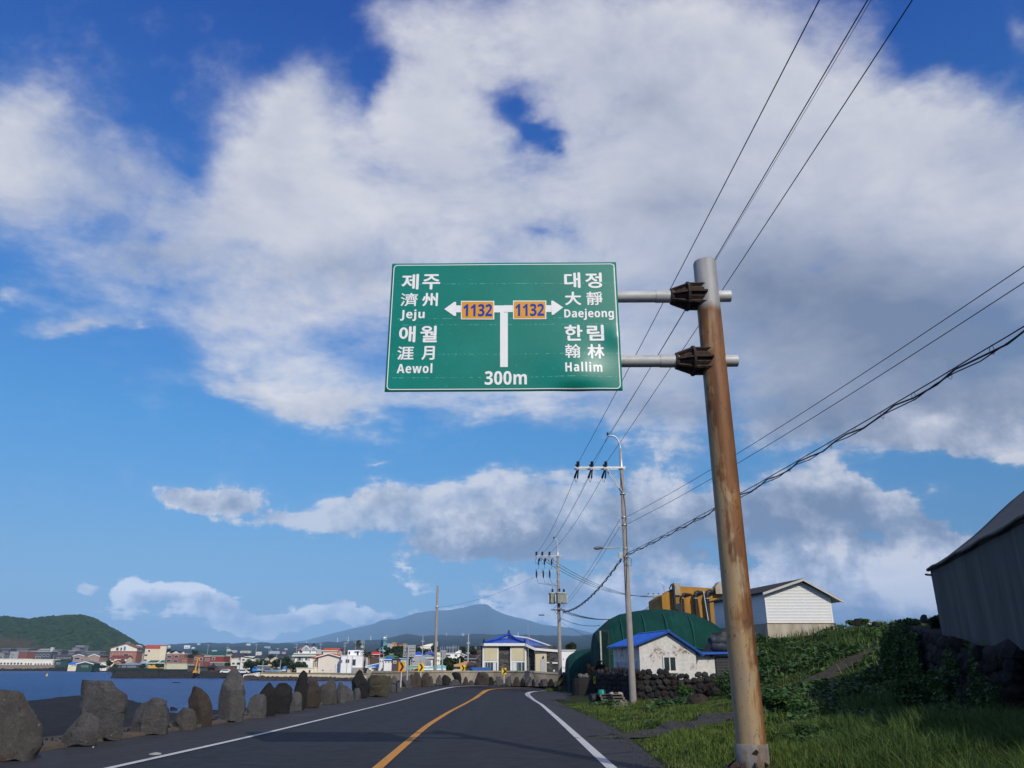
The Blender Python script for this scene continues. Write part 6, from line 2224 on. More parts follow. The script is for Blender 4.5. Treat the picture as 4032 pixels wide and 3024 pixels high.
# stained concrete base and sandbag-like rolled tarpaulins below
BASE = M('stained foundation', (.40, .35, .27), .9, .35, 1.3, .4, 8, streak=True)
mb = MB(); vs = [sk(-.15, -.15, -2.4), sk(W2 + .15, -.15, -2.4), sk(W2 + .1, D2, -2.4), sk(-.15, D2, -2.4), sk(-.1, -.06, -.03), sk(W2 + .06, -.06, -.03), sk(W2 + .06, D2, -.03), sk(-.1, D2, -.03)]
mb.add(vs, [(0, 1, 5, 4), (1, 2, 6, 5), (2, 3, 7, 6), (3, 0, 4, 7), (4, 5, 6, 7)]); mb.build('foundation', BASE, HB)
mb = MB(); mb.box(-.12, -.1, -.03, W2 + .08, -.05, .02); mb.build('rust_strip', M('rusty flashing', (.24, .13, .06), .9, .4, 3), HB)
TARP = M('dark tarpaulin', (.035, .042, .045), .6, .35, 3, .4, 9)
for q, (px0, px1, py, lb) in enumerate(((2795, 2955, 2523, 'upper dark rolled tarpaulin under the boarded house'), (2800, 2960, 2545, 'lower dark rolled tarpaulin on the blue annex roof'))):
 a, b = at(px0, py, 56), at(px1, py, 56)
 mb = MB(); nseg = 14
 mb.tube([Vector((a.x + (b.x - a.x) * i / nseg, .12 * math.sin(i * 1.3 + q), .05 * math.sin(i * 1.9 + q * 2) )) - Vector((a.x, 0, 0)) for i in range(nseg + 1)], [.12 + (.27 if 0 < i < nseg else .1) * (.9 + .1 * math.sin(i * 2.1)) for i in range(nseg + 1)], 10)
 o = mb.build('rolled_tarpaulin', TARP, None, (a.x, 56, a.z)); tag(o, lb, 'tarpaulin', 'rolled tarpaulins')
a = at(2800, 2530, 58)
mb = MB(); xq = at(2965, 2530, 58).x - a.x
mb.add([(0, 0, -.6), (xq, 0, -.6), (xq + .3, 0, .75), (.9, 0, .75), (0, 3, -.6), (xq, 3, -.6), (xq + .3, 3, .75), (.9, 3, .75)], [(0, 1, 2, 3), (3, 2, 6, 7), (1, 5, 6, 2), (4, 0, 3, 7)])
o = mb.build('concrete_ramp', M('brown earth bank', (.11, .09, .07), .9, .3, 2, .4, 8), None, a); tag(o, 'sloping brown concrete apron under the shaded side of the boarded house', 'ramp')

# ------------------------------------------------------------------ dark barn at the right edge and its retaining wall
BA = at(3712, 2516, 28); BBx = at(4032, 2527, 19.6)
bz = BA.z - .15
dirv = (Vector((BBx.x, 19.6, 0)) - Vector((BA.x, 28, 0))).normalized()
nrm_ = Vector((-dirv.y, dirv.x, 0)) * -1
if nrm_.x < 0: nrm_ = -nrm_
BR = thing('barn', 'dark grey sheet-clad barn with a sagging dark roof at the right edge', 'barn', (BA.x, BA.y, bz))
def mat_cladding():
 k = NodeKit('dark grey cladding')
 n1 = k.noise(k.coord((1, 1, .12)), 1.6, 6, .65, .3); n2 = k.noise(k.coord(), 9, 5, .7)
 c = k.ramp(n1, [(.3, (.085, .088, .085)), (.7, (.15, .152, .146))])
 c = k.mix(k.ramp(n2, [(.6, 0.0), (.75, .4)]), c, (.11, .10, .095))
 k.bump(n1, .4, .04)
 return k.out(c, .9, spec=.12)
CLAD = mat_cladding()
hE = at(3668, 2243, 28).z - bz
Lb = 25.0; Wb = 9.0
def bp(s, t, z): return tuple(dirv * s + nrm_ * t + Vector((0, 0, z)))
mb = MB()
rz_ = 3.2
mb.add([bp(0, 0, -2), bp(Lb, 0, -2), bp(Lb, 0, hE), bp(0, 0, hE), bp(0, Wb, -2), bp(Lb, Wb, -2), bp(Lb, Wb, hE), bp(0, Wb, hE), bp(0, Wb / 2, hE + rz_), bp(Lb, Wb / 2, hE + rz_)],
 [(0, 1, 2, 3), (5, 4, 7, 6), (4, 0, 3, 8, 7), (1, 5, 6, 9, 2)]); mb.build('wall', CLAD, BR)
ROOFB = M('dark blue-black roof sheet', (.022, .028, .036), .6, .3, 1.5, .4, 6)
mb = MB(); ns_ = 26; nt_ = 9
V = []
for i in range(ns_ + 1):
 for j in range(nt_ + 1):
  t = j / nt_
  zz = hE + .05 + rz_ * (t - .035 * math.sin(t * 2 * math.pi)) - .05 * math.sin(i * .9) * t * (1 - t) * 2
  V.append(bp(-.06 + (Lb + .3) * i / ns_, -.06 + (Wb / 2 + .06) * t, zz))
f = []
for i in range(ns_):
 for j in range(nt_):
  a = i * (nt_ + 1) + j; f.append((a, a + nt_ + 1, a + nt_ + 2, a + 1))
mb.add(V, f, 0, True)
mb.add([(x, y, z - .12) for x, y, z in V], [tuple(reversed(q)) for q in f], 0, True)
e1 = [i for i in range(nt_ + 1)]
n_t = len(V)
for j in range(nt_):
 mb.f.append((j + 1, j, j + n_t, j + 1 + n_t)); mb.m.append(0); mb.s.append(False)
for i in range(ns_):
 a = i * (nt_ + 1); b = a + nt_ + 1
 mb.f.append((a, b, b + n_t, a + n_t)[::-1]); mb.m.append(0); mb.s.append(False)
mb.build('roof', ROOFB, BR)
mb = MB(); va = [bp(-.25, Wb / 2, hE + rz_ + .05), bp(Lb + .25, Wb / 2, hE + rz_ + .05), bp(Lb + .25, Wb + .25, hE - .1), bp(-.25, Wb + .25, hE - .1)]
mb.add(va + [(x, y, z + .1) for x, y, z in va], [(0, 1, 2, 3), (7, 6, 5, 4), (0, 4, 5, 1), (1, 5, 6, 2), (2, 6, 7, 3), (3, 7, 4, 0)]); mb.build('roof', ROOFB, BR)
mb = MB(); mb.tube([bp(q * .89, -.08, hE - .01 + .03 * math.sin(q * 1.7)) for q in range(29)], .055, 8); mb.build('rolled_eave', M('bundled black sheet', (.014, .016, .02), .6, .3, 5, .5, 9), BR)
mb = MB(); mb.tube([bp(.1, -.0, hE - .2), bp(-.25, -.12, hE - .14)], .04, 6); mb.build('eave_peg', BLACK, BR)

LB = [(3528, 2590, 2498, 36), (3575, 2640, 2462, 33.5), (3640, 2700, 2440, 31), (3700, 2745, 2475, 28.6), (3712, 2750, 2512, 28), (3860, 2790, 2520, 23.2), (4060, 2836, 2526, 18.9)]
bpth = []
for px, yb, yt, Yq in LB:
 p = at(px, yb, Yq); bpth.append((p.x - .35, p.y, Hs(p.x - .4, p.y) - .1, at(px, yt, Yq).z))
dry_wall('retaining_wall', 'dark overgrown lava retaining wall under the barn', bpth, .37, 1.2, 298, 11, .12, -.05)
# boulders on the crest and in the grass
for i, (lb, rows, Yq) in enumerate((('brown lava boulder half sunk in grass right of the stone wall', [(2778, 2700, 2792), (2762, 2696, 2796), (2745, 2704, 2788), (2734, 2722, 2768)], 42),
         ('dark mound of earth and rock in the grass below the path', [(2782, 3214, 3330), (2768, 3222, 3318), (2752, 3240, 3296), (2740, 3262, 3284)], 28),
         ('square black boulder on the hill crest beside a bush', [(2456, 3358, 3392), (2445, 3360, 3391), (2436, 3366, 3388)], 53),
         ('small black boulder on the crest right of the square one', [(2458, 3432, 3462), (2451, 3435, 3458), (2447, 3440, 3452)], 54),
         ('pale boulder sitting on the end of the barn wall', [(2442, 3624, 3652), (2428, 3625, 3650), (2421, 3630, 3645)], 31))):
 rock(lb, rows, R_WARM if i in (0,) else (R_GREY if i == 4 else R_DARK), 120 + i, .8, Y=Yq, name='boulder', group=None, facets=5)
# small white structure far beyond the crest
p = at(3425, 2462, 75); cb = thing('white_hut', 'little white hut with a blue end wall peeping over the crest', 'hut', p)
k_ = mpp(3425, 2450, 75)
mb = MB(); mb.box(-15 * k_, 0, -1.5, 30 * k_, 2, 14 * k_); mb.build('wall', WHITE, cb)
mb = MB(); mb.box(-29 * k_, .1, -1.5, -15.2 * k_, 2, 10 * k_); mb.build('end_wall', M('sky blue panel', (.18, .42, .58), .5, .1, 3), cb)
mb = MB(); mb.box(-58 * k_, -.1, 11 * k_, 62 * k_, 2.2, 14.2 * k_ + .02); mb.build('roof', M('grey slate', (.22, .23, .24), .6, .1, 3), cb)

# ------------------------------------------------------------------ houses of the town across the bay
def B(name, label, cat, px0, px1, yb, ye, Yd, dep, wall, roof, rc, rh=0, wins=(), yaw=0, side=(), oh=.45, found=3.0, group=None, fc=None, glass=None, frame=None, zshift=0):
 """a house: front between px0 and px1, foot at yb, eaves at ye, at distance Yd; roof rh pixels high; windows as parts of the front or of one side"""
 pc = .5 * (px0 + px1)
 k = mpp(pc, yb, Yd)
 W = (px1 - px0) * k / max(.6, math.cos(RAD(yaw)))
 p = at(pc, yb, Yd); Hh = at(pc, ye, Yd).z - p.z; rhm = rh * k
 root = thing(name, label, cat, p, RAD(yaw), group)
 w2 = W / 2
 wm = M('wall ' + str(wall), wall, .85, .10, .6, .15, 5) if isinstance(wall, str) else wall
 rm = M('roof ' + str(rc), rc, .7, .14, 1.0, .25, 6) if isinstance(rc, str) else rc
 mb = MB()
 if roof == 'gy':
  mb.prism([(-w2, -found), (w2, -found), (w2, Hh), (0, Hh + rhm), (-w2, Hh)], 0, dep)
 elif roof == 'gx':
  mb.prismx([(0, -found), (dep, -found), (dep, Hh), (dep / 2, Hh + rhm), (0, Hh)][::-1], -w2, w2)
 else:
  mb.box(-w2, 0, -found, w2, dep, Hh)
 mb.build('wall', wm, root)
 th = max(.12, 1.6 * k)
 mb = MB()
 if roof == 'flat':
  mb.box(-w2 - oh * .4, -oh * .4, Hh + .003, w2 + oh * .4, dep + oh * .4, Hh + max(th, rhm))
 elif roof == 'gy':
  s = rhm / w2
  for sg in (-1, 1):
   q = [(sg * (w2 + oh), Hh - oh * s + .02), (0, Hh + rhm + .02), (0, Hh + rhm + th), (sg * (w2 + oh), Hh - oh * s + th)]
   mb.prism(q if sg > 0 else q[::-1], -oh, dep + oh)
 elif roof == 'gx':
  s = rhm / (dep / 2)
  for sg in (-1, 1):
   q = [(dep / 2 + sg * (dep / 2 + oh), Hh - oh * s + .02), (dep / 2, Hh + rhm + .02), (dep / 2, Hh + rhm + th), (dep / 2 + sg * (dep / 2 + oh), Hh - oh * s + th)]
   mb.prismx(q if sg < 0 else q[::-1], -w2 - oh, w2 + oh)
 elif roof == 'hip':
  r = max(0.0, w2 - dep / 2) if W > dep else 0.0
  a, b = w2 + oh, dep / 2 + oh; cy = dep / 2
  ry = 0.0 if W > dep else dep / 2 - w2
  z0, z1 = Hh + .003, Hh + rhm
  vs = [(-a, cy - b, z0), (a, cy - b, z0), (a, cy + b, z0), (-a, cy + b, z0), (-a, cy - b, z0 + th), (a, cy - b, z0 + th), (a, cy + b, z0 + th), (-a, cy + b, z0 + th), (-r, cy - ry, z1 + th), (r, cy + ry, z1 + th)]
  fs = [(3, 2, 1, 0), (0, 1, 5, 4), (1, 2, 6, 5), (2, 3, 7, 6), (3, 0, 4, 7)]
  fs += [(4, 5, 9, 8), (5, 6, 9), (6, 7, 8, 9), (7, 4, 8)] if W > dep else [(4, 5, 8), (5, 6, 9, 8), (6, 7, 9), (7, 4, 8, 9)]
  mb.add(vs, fs)
 elif roof == 'shed':
  mb.prism([(-w2 - oh, Hh), (w2 + oh, Hh + rhm), (w2 + oh, Hh + rhm + th), (-w2 - oh, Hh + th)], -oh, dep + oh)
 ro = mb.build('roof', rm, root)
 if fc and roof in ('hip', 'gx', 'gy'):
  fm = M('trim ' + fc, fc, .6, .05, 2)
  mb = MB()
  if roof == 'gy':
   s = rhm / w2
   for sg in (-1, 1):
    q = [(sg * (w2 + oh), Hh - oh * s - th), (0, Hh + rhm - th), (0, Hh + rhm + th * .9), (sg * (w2 + oh), Hh - oh * s + th * .9)]
    mb.prism(q if sg > 0 else q[::-1], -oh - .05, -oh - .003)
  else:
   e_ = w2 + oh + .02
   mb.box(-e_, -oh - .06, Hh - th * .8, e_, -oh - .003, Hh + th * .9)
  mb.build('fascia', fm, root)
 gm = glass or GLASS
 fr_ = frame or M('window frame', (.62, .62, .60), .6, .05, 2)
 for wv in wins:
  u0, v0, u1, v1 = wv[:4]
  g2 = wv[4] if len(wv) > 4 else gm
  x0, x1, z0, z1 = -w2 + W * u0, -w2 + W * u1, Hh * v0, Hh * v1
  fw = min(.16, .18 * (x1 - x0))
  mb = MB(); mb.box(x0, -.06, z0, x1, -.003, z1); o = mb.build('window', fr_, root)
  mb = MB(); mb.box(x0 + fw, -.09, z0 + fw, x1 - fw, -.061, z1 - fw); mb.build('pane', g2, o)
 for wv in side:
  sd_, u0, v0, u1, v1 = wv[:5]
  y0, y1, z0, z1 = dep * u0, dep * u1, Hh * v0, Hh * v1
  sx_ = -w2 if sd_ == 'L' else w2
  sg = -1 if sd_ == 'L' else 1
  xs_ = sorted((sx_ + sg * .003, sx_ + sg * .06)); xp_ = sorted((sx_ + sg * .061, sx_ + sg * .09))
  mb = MB(); mb.box(xs_[0], y0, z0, xs_[1], y1, z1); o = mb.build('window', fr_, root)
  mb = MB(); mb.box(xp_[0], y0 + .1, z0 + .1, xp_[1], y1 - .1, z1 - .1); mb.build('pane', gm, o)
 return root, W, Hh, k


def row(n, u0, u1, v0, v1, gap=.35):
 w = (u1 - u0) / n
 return [(u0 + w * (i + gap / 2), v0, u0 + w * (i + 1 - gap / 2), v1) for i in range(n)]


def srow(sd_, n, u0, u1, v0, v1, gap=.4):
 return [(sd_,) + q for q in row(n, u0, u1, v0, v1, gap)]


BRICK = 'a5705f'
# --- far left shore
B('long_building', 'long low white building on the far sea wall at the left edge', 'building', -30, 92, 2620, 2597, 640, 10, 'f2ecdc', 'flat', 'e8e2d2', 3, row(7, .22, .98, .12, .5) + [(.02, .1, .1, .5)], group=None)
B('long_building', 'right wing of the white sea wall building, with a stepped parapet', 'building', 93, 205, 2620, 2600, 640, 10, 'f4eee0', 'flat', 'efe9da', 4, row(3, .02, .3, .1, .5) + row(6, .36, .97, .08, .42))
B('sea_wall', 'stained concrete sea wall under the long white building', 'sea wall', -40, 210, 2634, 2620, 625, 2, '8d8071', 'flat', '9a8d7c', 1, found=2)
B('shed', 'dark green netted shed right of the long white building', 'shed', 213, 262, 2617, 2602, 640, 8, '2c4a46', 'shed', '35555a', 4, row(2, .1, .5, .1, .6))
B('house', 'grey house cut by the left edge', 'house', -14, 14, 2594, 2573, 700, 8, '8c8a8c', 'gy', '6f6e72', 5, [(.45, .1, .75, .5)])
B('house', 'blocky grey house left of the red-brown wall', 'house', 36, 68, 2593, 2566, 690, 9, '9d9fa2', 'flat', '85878a', 2, [(.1, .45, .6, .62), (.2, .1, .5, .3)])
B('house', 'flat house with a windowless red-brown wall', 'house', 69, 104, 2592, 2566, 690, 10, '84574e', 'flat', '94857a', 2, [(.9, .3, .96, .6)], yaw=-12)
B('hall', 'long dark hall with a pale strip roof in the far-left town', 'hall', 112, 198, 2594, 2566, 700, 12, '4f555d', 'flat', 'b9bdbd', 3, row(5, .05, .95, .3, .6) + [(.3, .05, .55, .25)])
B('house', 'charcoal block with a white stair turret', 'house', 199, 240, 2590, 2560, 710, 10, '4a4c58', 'flat', '7f828c', 2, row(3, .1, .9, .45, .7))
B('house', 'narrow white stair turret on the charcoal block', 'stair tower', 198, 206, 2562, 2550, 709, 3, 'c5c7c6', 'flat', 'b5b7b8', 1, [(.3, .3, .7, .7)])
B('house', 'grey row house with pale eaves behind the charcoal block', 'house', 242, 292, 2588, 2564, 720, 10, '5a5c66', 'flat', '9c9ca3', 3, row(4, .1, .9, .35, .65))
B('house', 'dark low terrace below the grey row house', 'house', 215, 282, 2600, 2580, 690, 9, '46474f', 'flat', '70727c', 2, row(5, .06, .94, .3, .6))
B('house', 'grey stepped house highest on the slope left of the hotel', 'house', 296, 328, 2560, 2544, 800, 9, '87868c', 'flat', 'a3a2a6', 2, row(2, .15, .85, .3, .7))
B('house', 'small mauve-grey house below the stepped one', 'house', 282, 312, 2566, 2552, 790, 9, '7d7c86', 'gy', '65646d', 4, [(.4, .2, .6, .6)])
B('house', 'grey flat house left of the white hotel', 'house', 332, 392, 2586, 2566, 720, 10, '5c5e68', 'flat', '8f929b', 2, row(4, .1, .95, .35, .7))
B('house', 'little slate house with a pale roof in the middle of the far-left town', 'house', 150, 190, 2572, 2560, 760, 9, '6c6e75', 'gx', '9fa4a6', 4, row(3, .1, .9, .2, .6))
B('house', 'low dark house under the brown field', 'house', 60, 116, 2566, 2554, 800, 9, '4d5360', 'flat', '7b8089', 2, row(4, .1, .9, .2, .6))
B('house', 'far-left dark house behind the grey one at the edge', 'house', 0, 40, 2572, 2556, 780, 9, '3f4450', 'flat', '6c7580', 3, row(2, .2, .8, .2, .6))
# --- pink-brown pair and front row
B('house', 'left gable of the pinkish-brown twin house', 'house', 284, 328, 2612, 2583, 600, 12, 'a58d84', 'gy', '55504f', 6, [(.12, .5, .62, .82), (.74, .35, .93, .62)], fc='e9e6e0')
B('house', 'right gable of the pinkish-brown twin house', 'house', 345, 388, 2612, 2584, 595, 12, 'a78e84', 'gy', '55504f', 7, [(.1, .3, .3, .5), (.5, .42, .9, .47)], fc='f0eee9')
B('house', 'plain middle part of the pinkish-brown twin house', 'house', 328, 346, 2612, 2586, 598, 10, 'a08880', 'flat', '8c7770', 2, [(.3, .3, .7, .5)])
B('shed', 'small cream shed with a bright blue roof on the shore', 'shed', 268, 322, 2624, 2615, 560, 8, 'e6dcc0', 'gx', '2478cc', 6, row(3, .2, .8, .1, .6))
B('shed', 'low dark green shed with white roof edges on the shore', 'shed', 300, 366, 2628, 2614, 545, 9, '2c4b45', 'gy', '2f544c', 8, [(.3, .1, .7, .5)], fc='eef0ee')
# --- hotel and its neighbours
hr = B('hotel', 'white and brick hotel block with a shallow brown gable', 'hotel', 432, 528, 2610, 2567, 600, 16, BRICK, 'flat', 'a0685a', 2, [(.0, .75, .10, .9), (.24, .75, .34, .9), (.52, .55, .70, .84), (.78, .78, .84, .84), (.02, .4, .1, .55)], yaw=10, side=srow('L', 5, .05, .95, .55, .85) + srow('L', 5, .05, .95, .12, .42))
r_, W_, H_, k_ = hr
mb = MB(); w2 = W_ / 2; up = 24 * k_
mb.prism([(-w2 * 1.02, H_ + .6), (w2 * .98, H_ + .6), (w2 * .98, H_ + up * .55), (w2 * .08, H_ + up + 1.2), (-w2 * 1.02, H_ + up * .6)], .3, 15); mb.build('upper_wall', M('wall e4e0d2', 'e4e0d2', .85, .1, .6), r_)
for sg in (-1, 1):
 mb = MB(); xe = -w2 * 1.1 if sg < 0 else w2 * 1.06
 q = [(xe, H_ + up * .52), (w2 * .08, H_ + up + 1.2), (w2 * .08, H_ + up + 1.65), (xe, H_ + up * .52 + .45)]
 mb.prism(q if sg > 0 else q[::-1], -.3, 15.5); mb.build('roof', M('roof 8a5347', '8a5347', .7, .14, 1), r_)
for (u0, z0, u1, z1, g_) in ((-.62, .9, -.42, 3.2, GLASS), (-.30, .9, -.16, 3.2, GLASS), (-.06, 1.0, .12, 4.0, M('blue pane', (.05, .22, .45), .3, .2, 2)), (.68, 3.0, .76, 3.9, GLASS), (.05, 5.9, .38, 6.9, GLASS)):
 mb = MB(); mb.box(w2 * u0, .15, H_ + z0, w2 * u1, .29, H_ + z1); o = mb.build('window', M('window frame', (.62, .62, .60), .6, .05, 2), r_)
 mb = MB(); mb.box(w2 * u0 + .15, .10, H_ + z0 + .15, w2 * u1 - .15, .149, H_ + z1 - .15); mb.build('pane', g_, o)
B('house', 'cream house with a maroon roof in front of the hotel', 'house', 432, 496, 2606, 2592, 570, 9, 'eee2bf', 'gx', '7a3b36', 9, [(.02, .3, .28, .8), (.66, .3, .92, .8)], fc='8a4a42')
B('porch', 'small brick gatehouse with a gabled roof below the maroon-roofed house', 'gatehouse', 447, 477, 2618, 2606, 555, 6, BRICK, 'gy', '6a4038', 6, [(.25, .15, .8, .6), (.42, .9, .58, 1.2)])
B('house', 'tiny white gabled house among bushes on the shore', 'house', 383, 418, 2623, 2613, 560, 8, 'efeee4', 'gy', 'd8d6cc', 5, [(.45, .5, .6, .9), (.1, .2, .25, .5)], yaw=14)
B('pavilion_roof', 'wide low blue-grey hip roof on the shore', 'shelter', 470, 545, 2628, 2619, 500, 9, '4a4d55', 'hip', '7f8fa0', 8, row(3, .1, .9, .1, .6))
b4 = B('apartment_building', 'tall beige four-storey block with a red roof', 'apartment block', 570, 641, 2606, 2554, 560, 14, 'd6ccb2', 'gx', 'b0503f', 13, [(.14, .74, .26, .9), (.0, .42, .16, .58), (.0, .06, .16, .2)], yaw=20, side=srow('L', 3, .05, .95, .66, .92) + srow('L', 3, .05, .95, .36, .6) + srow('L', 3, .05, .95, .06, .3), oh=.2)
r_, W_, H_, k_ = b4
mb = MB(); mb.box(W_ * .22, -.6, -2, W_ * .52, 2.5, H_ + 1.6); mb.build('stair_bay', M('wall dcd2b8', 'dcd2b8', .85, .1, .6), r_)
B('house', 'distant white houses above the gap between hotel and beige block', 'house', 522, 546, 2556, 2545, 900, 8, 'eeeae0', 'gy', 'cfc9bd', 4, row(2, .2, .8, .3, .7))
B('house', 'narrow cream house squeezed left of the beige block', 'house', 527, 541, 2606, 2572, 620, 9, 'd8cdb0', 'flat', 'c4b89b', 2, row(2, .1, .9, .6, .9) + row(2, .1, .9, .2, .5))
yh = B('house', 'yellow house with a white-edged dark green roof', 'house', 583, 642, 2627, 2611, 470, 9, 'e3b23c', 'gx', '2d5b4b', 9, [(.14, .3, .3, .75), (.52, .3, .68, .75), (.02, .2, .1, .4)], fc='f4f5f2', oh=1.0)
mb = MB(); mb.tube([(yh[1] * .12, -.9, yh[2]), (yh[1] * .12, 4.3, yh[2] + 9 * yh[3] + .3)], .28, 6); mb.build('hip_rib', WHITE, yh[0])
B('shed', 'pale blue-roofed lean-to left of the yellow house', 'shed', 552, 584, 2626, 2612, 490, 7, '6f7880', 'gx', '9fb3bd', 6, row(2, .1, .9, .1, .6))
bh = B('house', 'two-storey brick house with white curly cornices', 'house', 652, 722, 2610, 2576, 450, 10, '8f5f58', 'flat', 'cfc6bd', 3, [(.03, .55, .3, .85), (.44, .55, .68, .9), (.03, .08, .3, .4), (.4, .05, .68, .35), (.85, .1, .96, .35)], frame=M('trim c9bfb6', 'c9bfb6', .7, .1, 2))
mb = MB(); W_, H_ = bh[1], bh[2]
mb.prism([(-W_ * .2, H_ + .5), (W_ * .2, H_ + .5), (0, H_ + 1.6)], -.3, .2); mb.build('cornice_gable', M('trim d8d0c8', 'd8d0c8', .7, .1, 2), bh[0])
for s_ in (-.42, .42):
 mb = MB(); mb.lathe([(.62, -.25), (.62, .15)], 12); o = mb.build('cornice_scroll', M('trim d8d0c8', 'd8d0c8', .7, .1, 2), bh[0], (W_ * s_, 0, H_ + .55)); o.rotation_euler = (math.pi / 2, 0, 0)
B('house', 'lower brick wing right of the curly cornices', 'house', 705, 738, 2611, 2593, 446, 9, '8f5f58', 'flat', 'a37a70', 2, [(.4, .2, .75, .6)])
B('warehouse', 'windowless pale beige wall of a boat shed beside the breakwater', 'warehouse', 655, 735, 2634, 2612, 400, 9, 'cbc6ac', 'flat', 'a9a48c', 1, (), found=2)
B('warehouse', 'left end of the beige boat shed, with shade painted into its colour', 'warehouse', 644, 656, 2638, 2613, 401, 8, 'b9b8a5', 'flat', '9c9b88', 1, [(.6, .05, .85, .3)])  # darker copies of the shed's wall and roof colours, painted as shade
B('hall', 'large hall with a dark green sheet roof behind the brick houses', 'hall', 772, 884, 2590, 2582, 520, 20, '8c8f86', 'gx', '1f4f41', 16, row(5, .1, .9, .3, .8))
B('house', 'brown brick house with a grey gable left of the orange crane', 'house', 760, 802, 2614, 2582, 440, 10, '8a5a4e', 'gy', '64605e', 6, [(.1, .5, .3, .8), (.55, .4, .85, .75)])
B('house', 'recessed brick link with white shutters beside the red-brick box', 'house', 802, 826, 2612, 2585, 438, 9, '7c4a42', 'flat', 'd5d0c8', 3, row(3, .05, .95, .3, .75))
B('house', 'deep red brick box house with one white-framed window', 'house', 826, 879, 2608, 2584, 430, 10, '8a3d36', 'flat', 'd9d5cf', 2, [(.14, .38, .36, .85)])
B('house', 'slim cream house right of the red-brick box', 'house', 889, 906, 2612, 2580, 445, 9, 'd3c8a8', 'flat', 'ded6bd', 2, [(.1, .5, .6, .9), (.2, .05, .6, .35)])
B('house', 'grey stone yard wall below the red-brick box', 'wall', 826, 884, 2628, 2609, 420, 4, '77726f', 'flat', 'c9c4bd', 2, [(.9, .7, .98, .95)])
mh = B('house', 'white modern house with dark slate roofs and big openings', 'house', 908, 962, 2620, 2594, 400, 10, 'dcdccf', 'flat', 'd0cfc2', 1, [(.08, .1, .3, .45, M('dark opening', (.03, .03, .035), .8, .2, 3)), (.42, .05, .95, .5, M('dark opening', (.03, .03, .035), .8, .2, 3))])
B('house', 'slate-roofed upper storey with red brick balcony of the modern white house', 'house', 912, 950, 2595, 2586, 405, 9, 'b05a45', 'gx', '3d434a', 13, row(2, .2, .8, .2, .8))
B('house', 'white wing with a slanting black roof, right part of the modern house', 'house', 946, 1000, 2612, 2584, 398, 10, 'e3e2d6', 'shed', '343a42', -9, [(.1, .35, .32, .65), (.45, .35, .75, .65), (.1, .02, .3, .2)])
B('house', 'cream house with a dark roof behind the shore bushes', 'house', 1000, 1037, 2608, 2590, 390, 9, 'd9d3bd', 'gx', '3b4047', 7, [(.1, .3, .5, .75)])
B('house', 'charcoal-roofed house whose pale gable pokes over the bushes', 'house', 1064, 1106, 2604, 2596, 370, 10, 'cfc6b4', 'gy', '3d4048', 12, [(.3, .1, .42, .9)])
B('house', 'grey low house left of the white three-storey villa', 'house', 1137, 1160, 2603, 2582, 340, 8, '5a6069', 'flat', '6e757e', 2, [(.5, .2, .8, .5)])
# small pale roofs scattered on the rise behind
for i, (a, b, yb, ye, Yd, wl_, rc_, rh_, lb) in enumerate((
 (724, 745, 2554, 2546, 1500, 'f2f2ea', 'e8e8e0', 3, 'bright white far house on the rise above the brick houses'),
 (658, 668, 2552, 2546, 1400, 'e9e9e2', 'dcdcd4', 2, 'small white far house right of the beige block roof'),
 (645, 662, 2556, 2551, 1380, 'aab3b2', 'b9c1c0', 2, 'pale grey greenhouse right of the beige block roof'),
 (754, 764, 2555, 2552, 1300, 'cfe0d2', 'd5e6d8', 2, 'mint far shed on the rise'),
 (834, 850, 2570, 2565, 800, 'd9d0c4', 'c9bfb2', 3, 'cream far house over the green hall roof'),
 (892, 904, 2565, 2559, 900, 'eceae2', 'dedcd4', 2, 'white far house right of the green hall'),
 (905, 930, 2570, 2564, 850, 'c6bfae', 'b4ad9c', 2, 'tan far roof above the modern white house'),
 (945, 985, 2572, 2566, 820, 'd5ccb4', 'bdb49c', 2, 'long cream far building over the slate roofs'),
 (970, 984, 2542, 2538, 2200, 'dfe5e8', 'd2d8dc', 2, 'white dot of a farm on the dark slope left'),
 (1007, 1026, 2580, 2571, 600, 'eae6d8', 'dcd6c6', 3, 'cream far house behind the T-shaped pole'),
 (1060, 1098, 2574, 2569, 620, 'bfcad3', 'aab8c4', 3, 'pale blue far roofs behind the T-shaped pole'),
 (1110, 1122, 2575, 2570, 640, 'd8a29a', 'c98d86', 2, 'pink far roof left of the villa'),
 (776, 786, 2540, 2537, 2200, 'c9d3d8', 'bcc7cc', 2, 'tiny pale farm on the dark slope over the brick houses'),
 (1040, 1062, 2553, 2549, 1500, 'a9b7c6', '9caab9', 2, 'pale greenhouse roof on the dark slope'),
 (1120, 1129, 2560, 2557, 1200, 'b9c4cd', 'aab5be', 2, 'lone pale shed on the dark slope left of the villa'))):
 Yd = land_hit(.5 * (a + b), yb)
 B('far_house', lb, 'house', a, b, yb, ye, Yd, 9, wl_, 'gx', rc_, rh_, row(2, .15, .85, .3, .7), group='far houses on the rise', found=1.0)

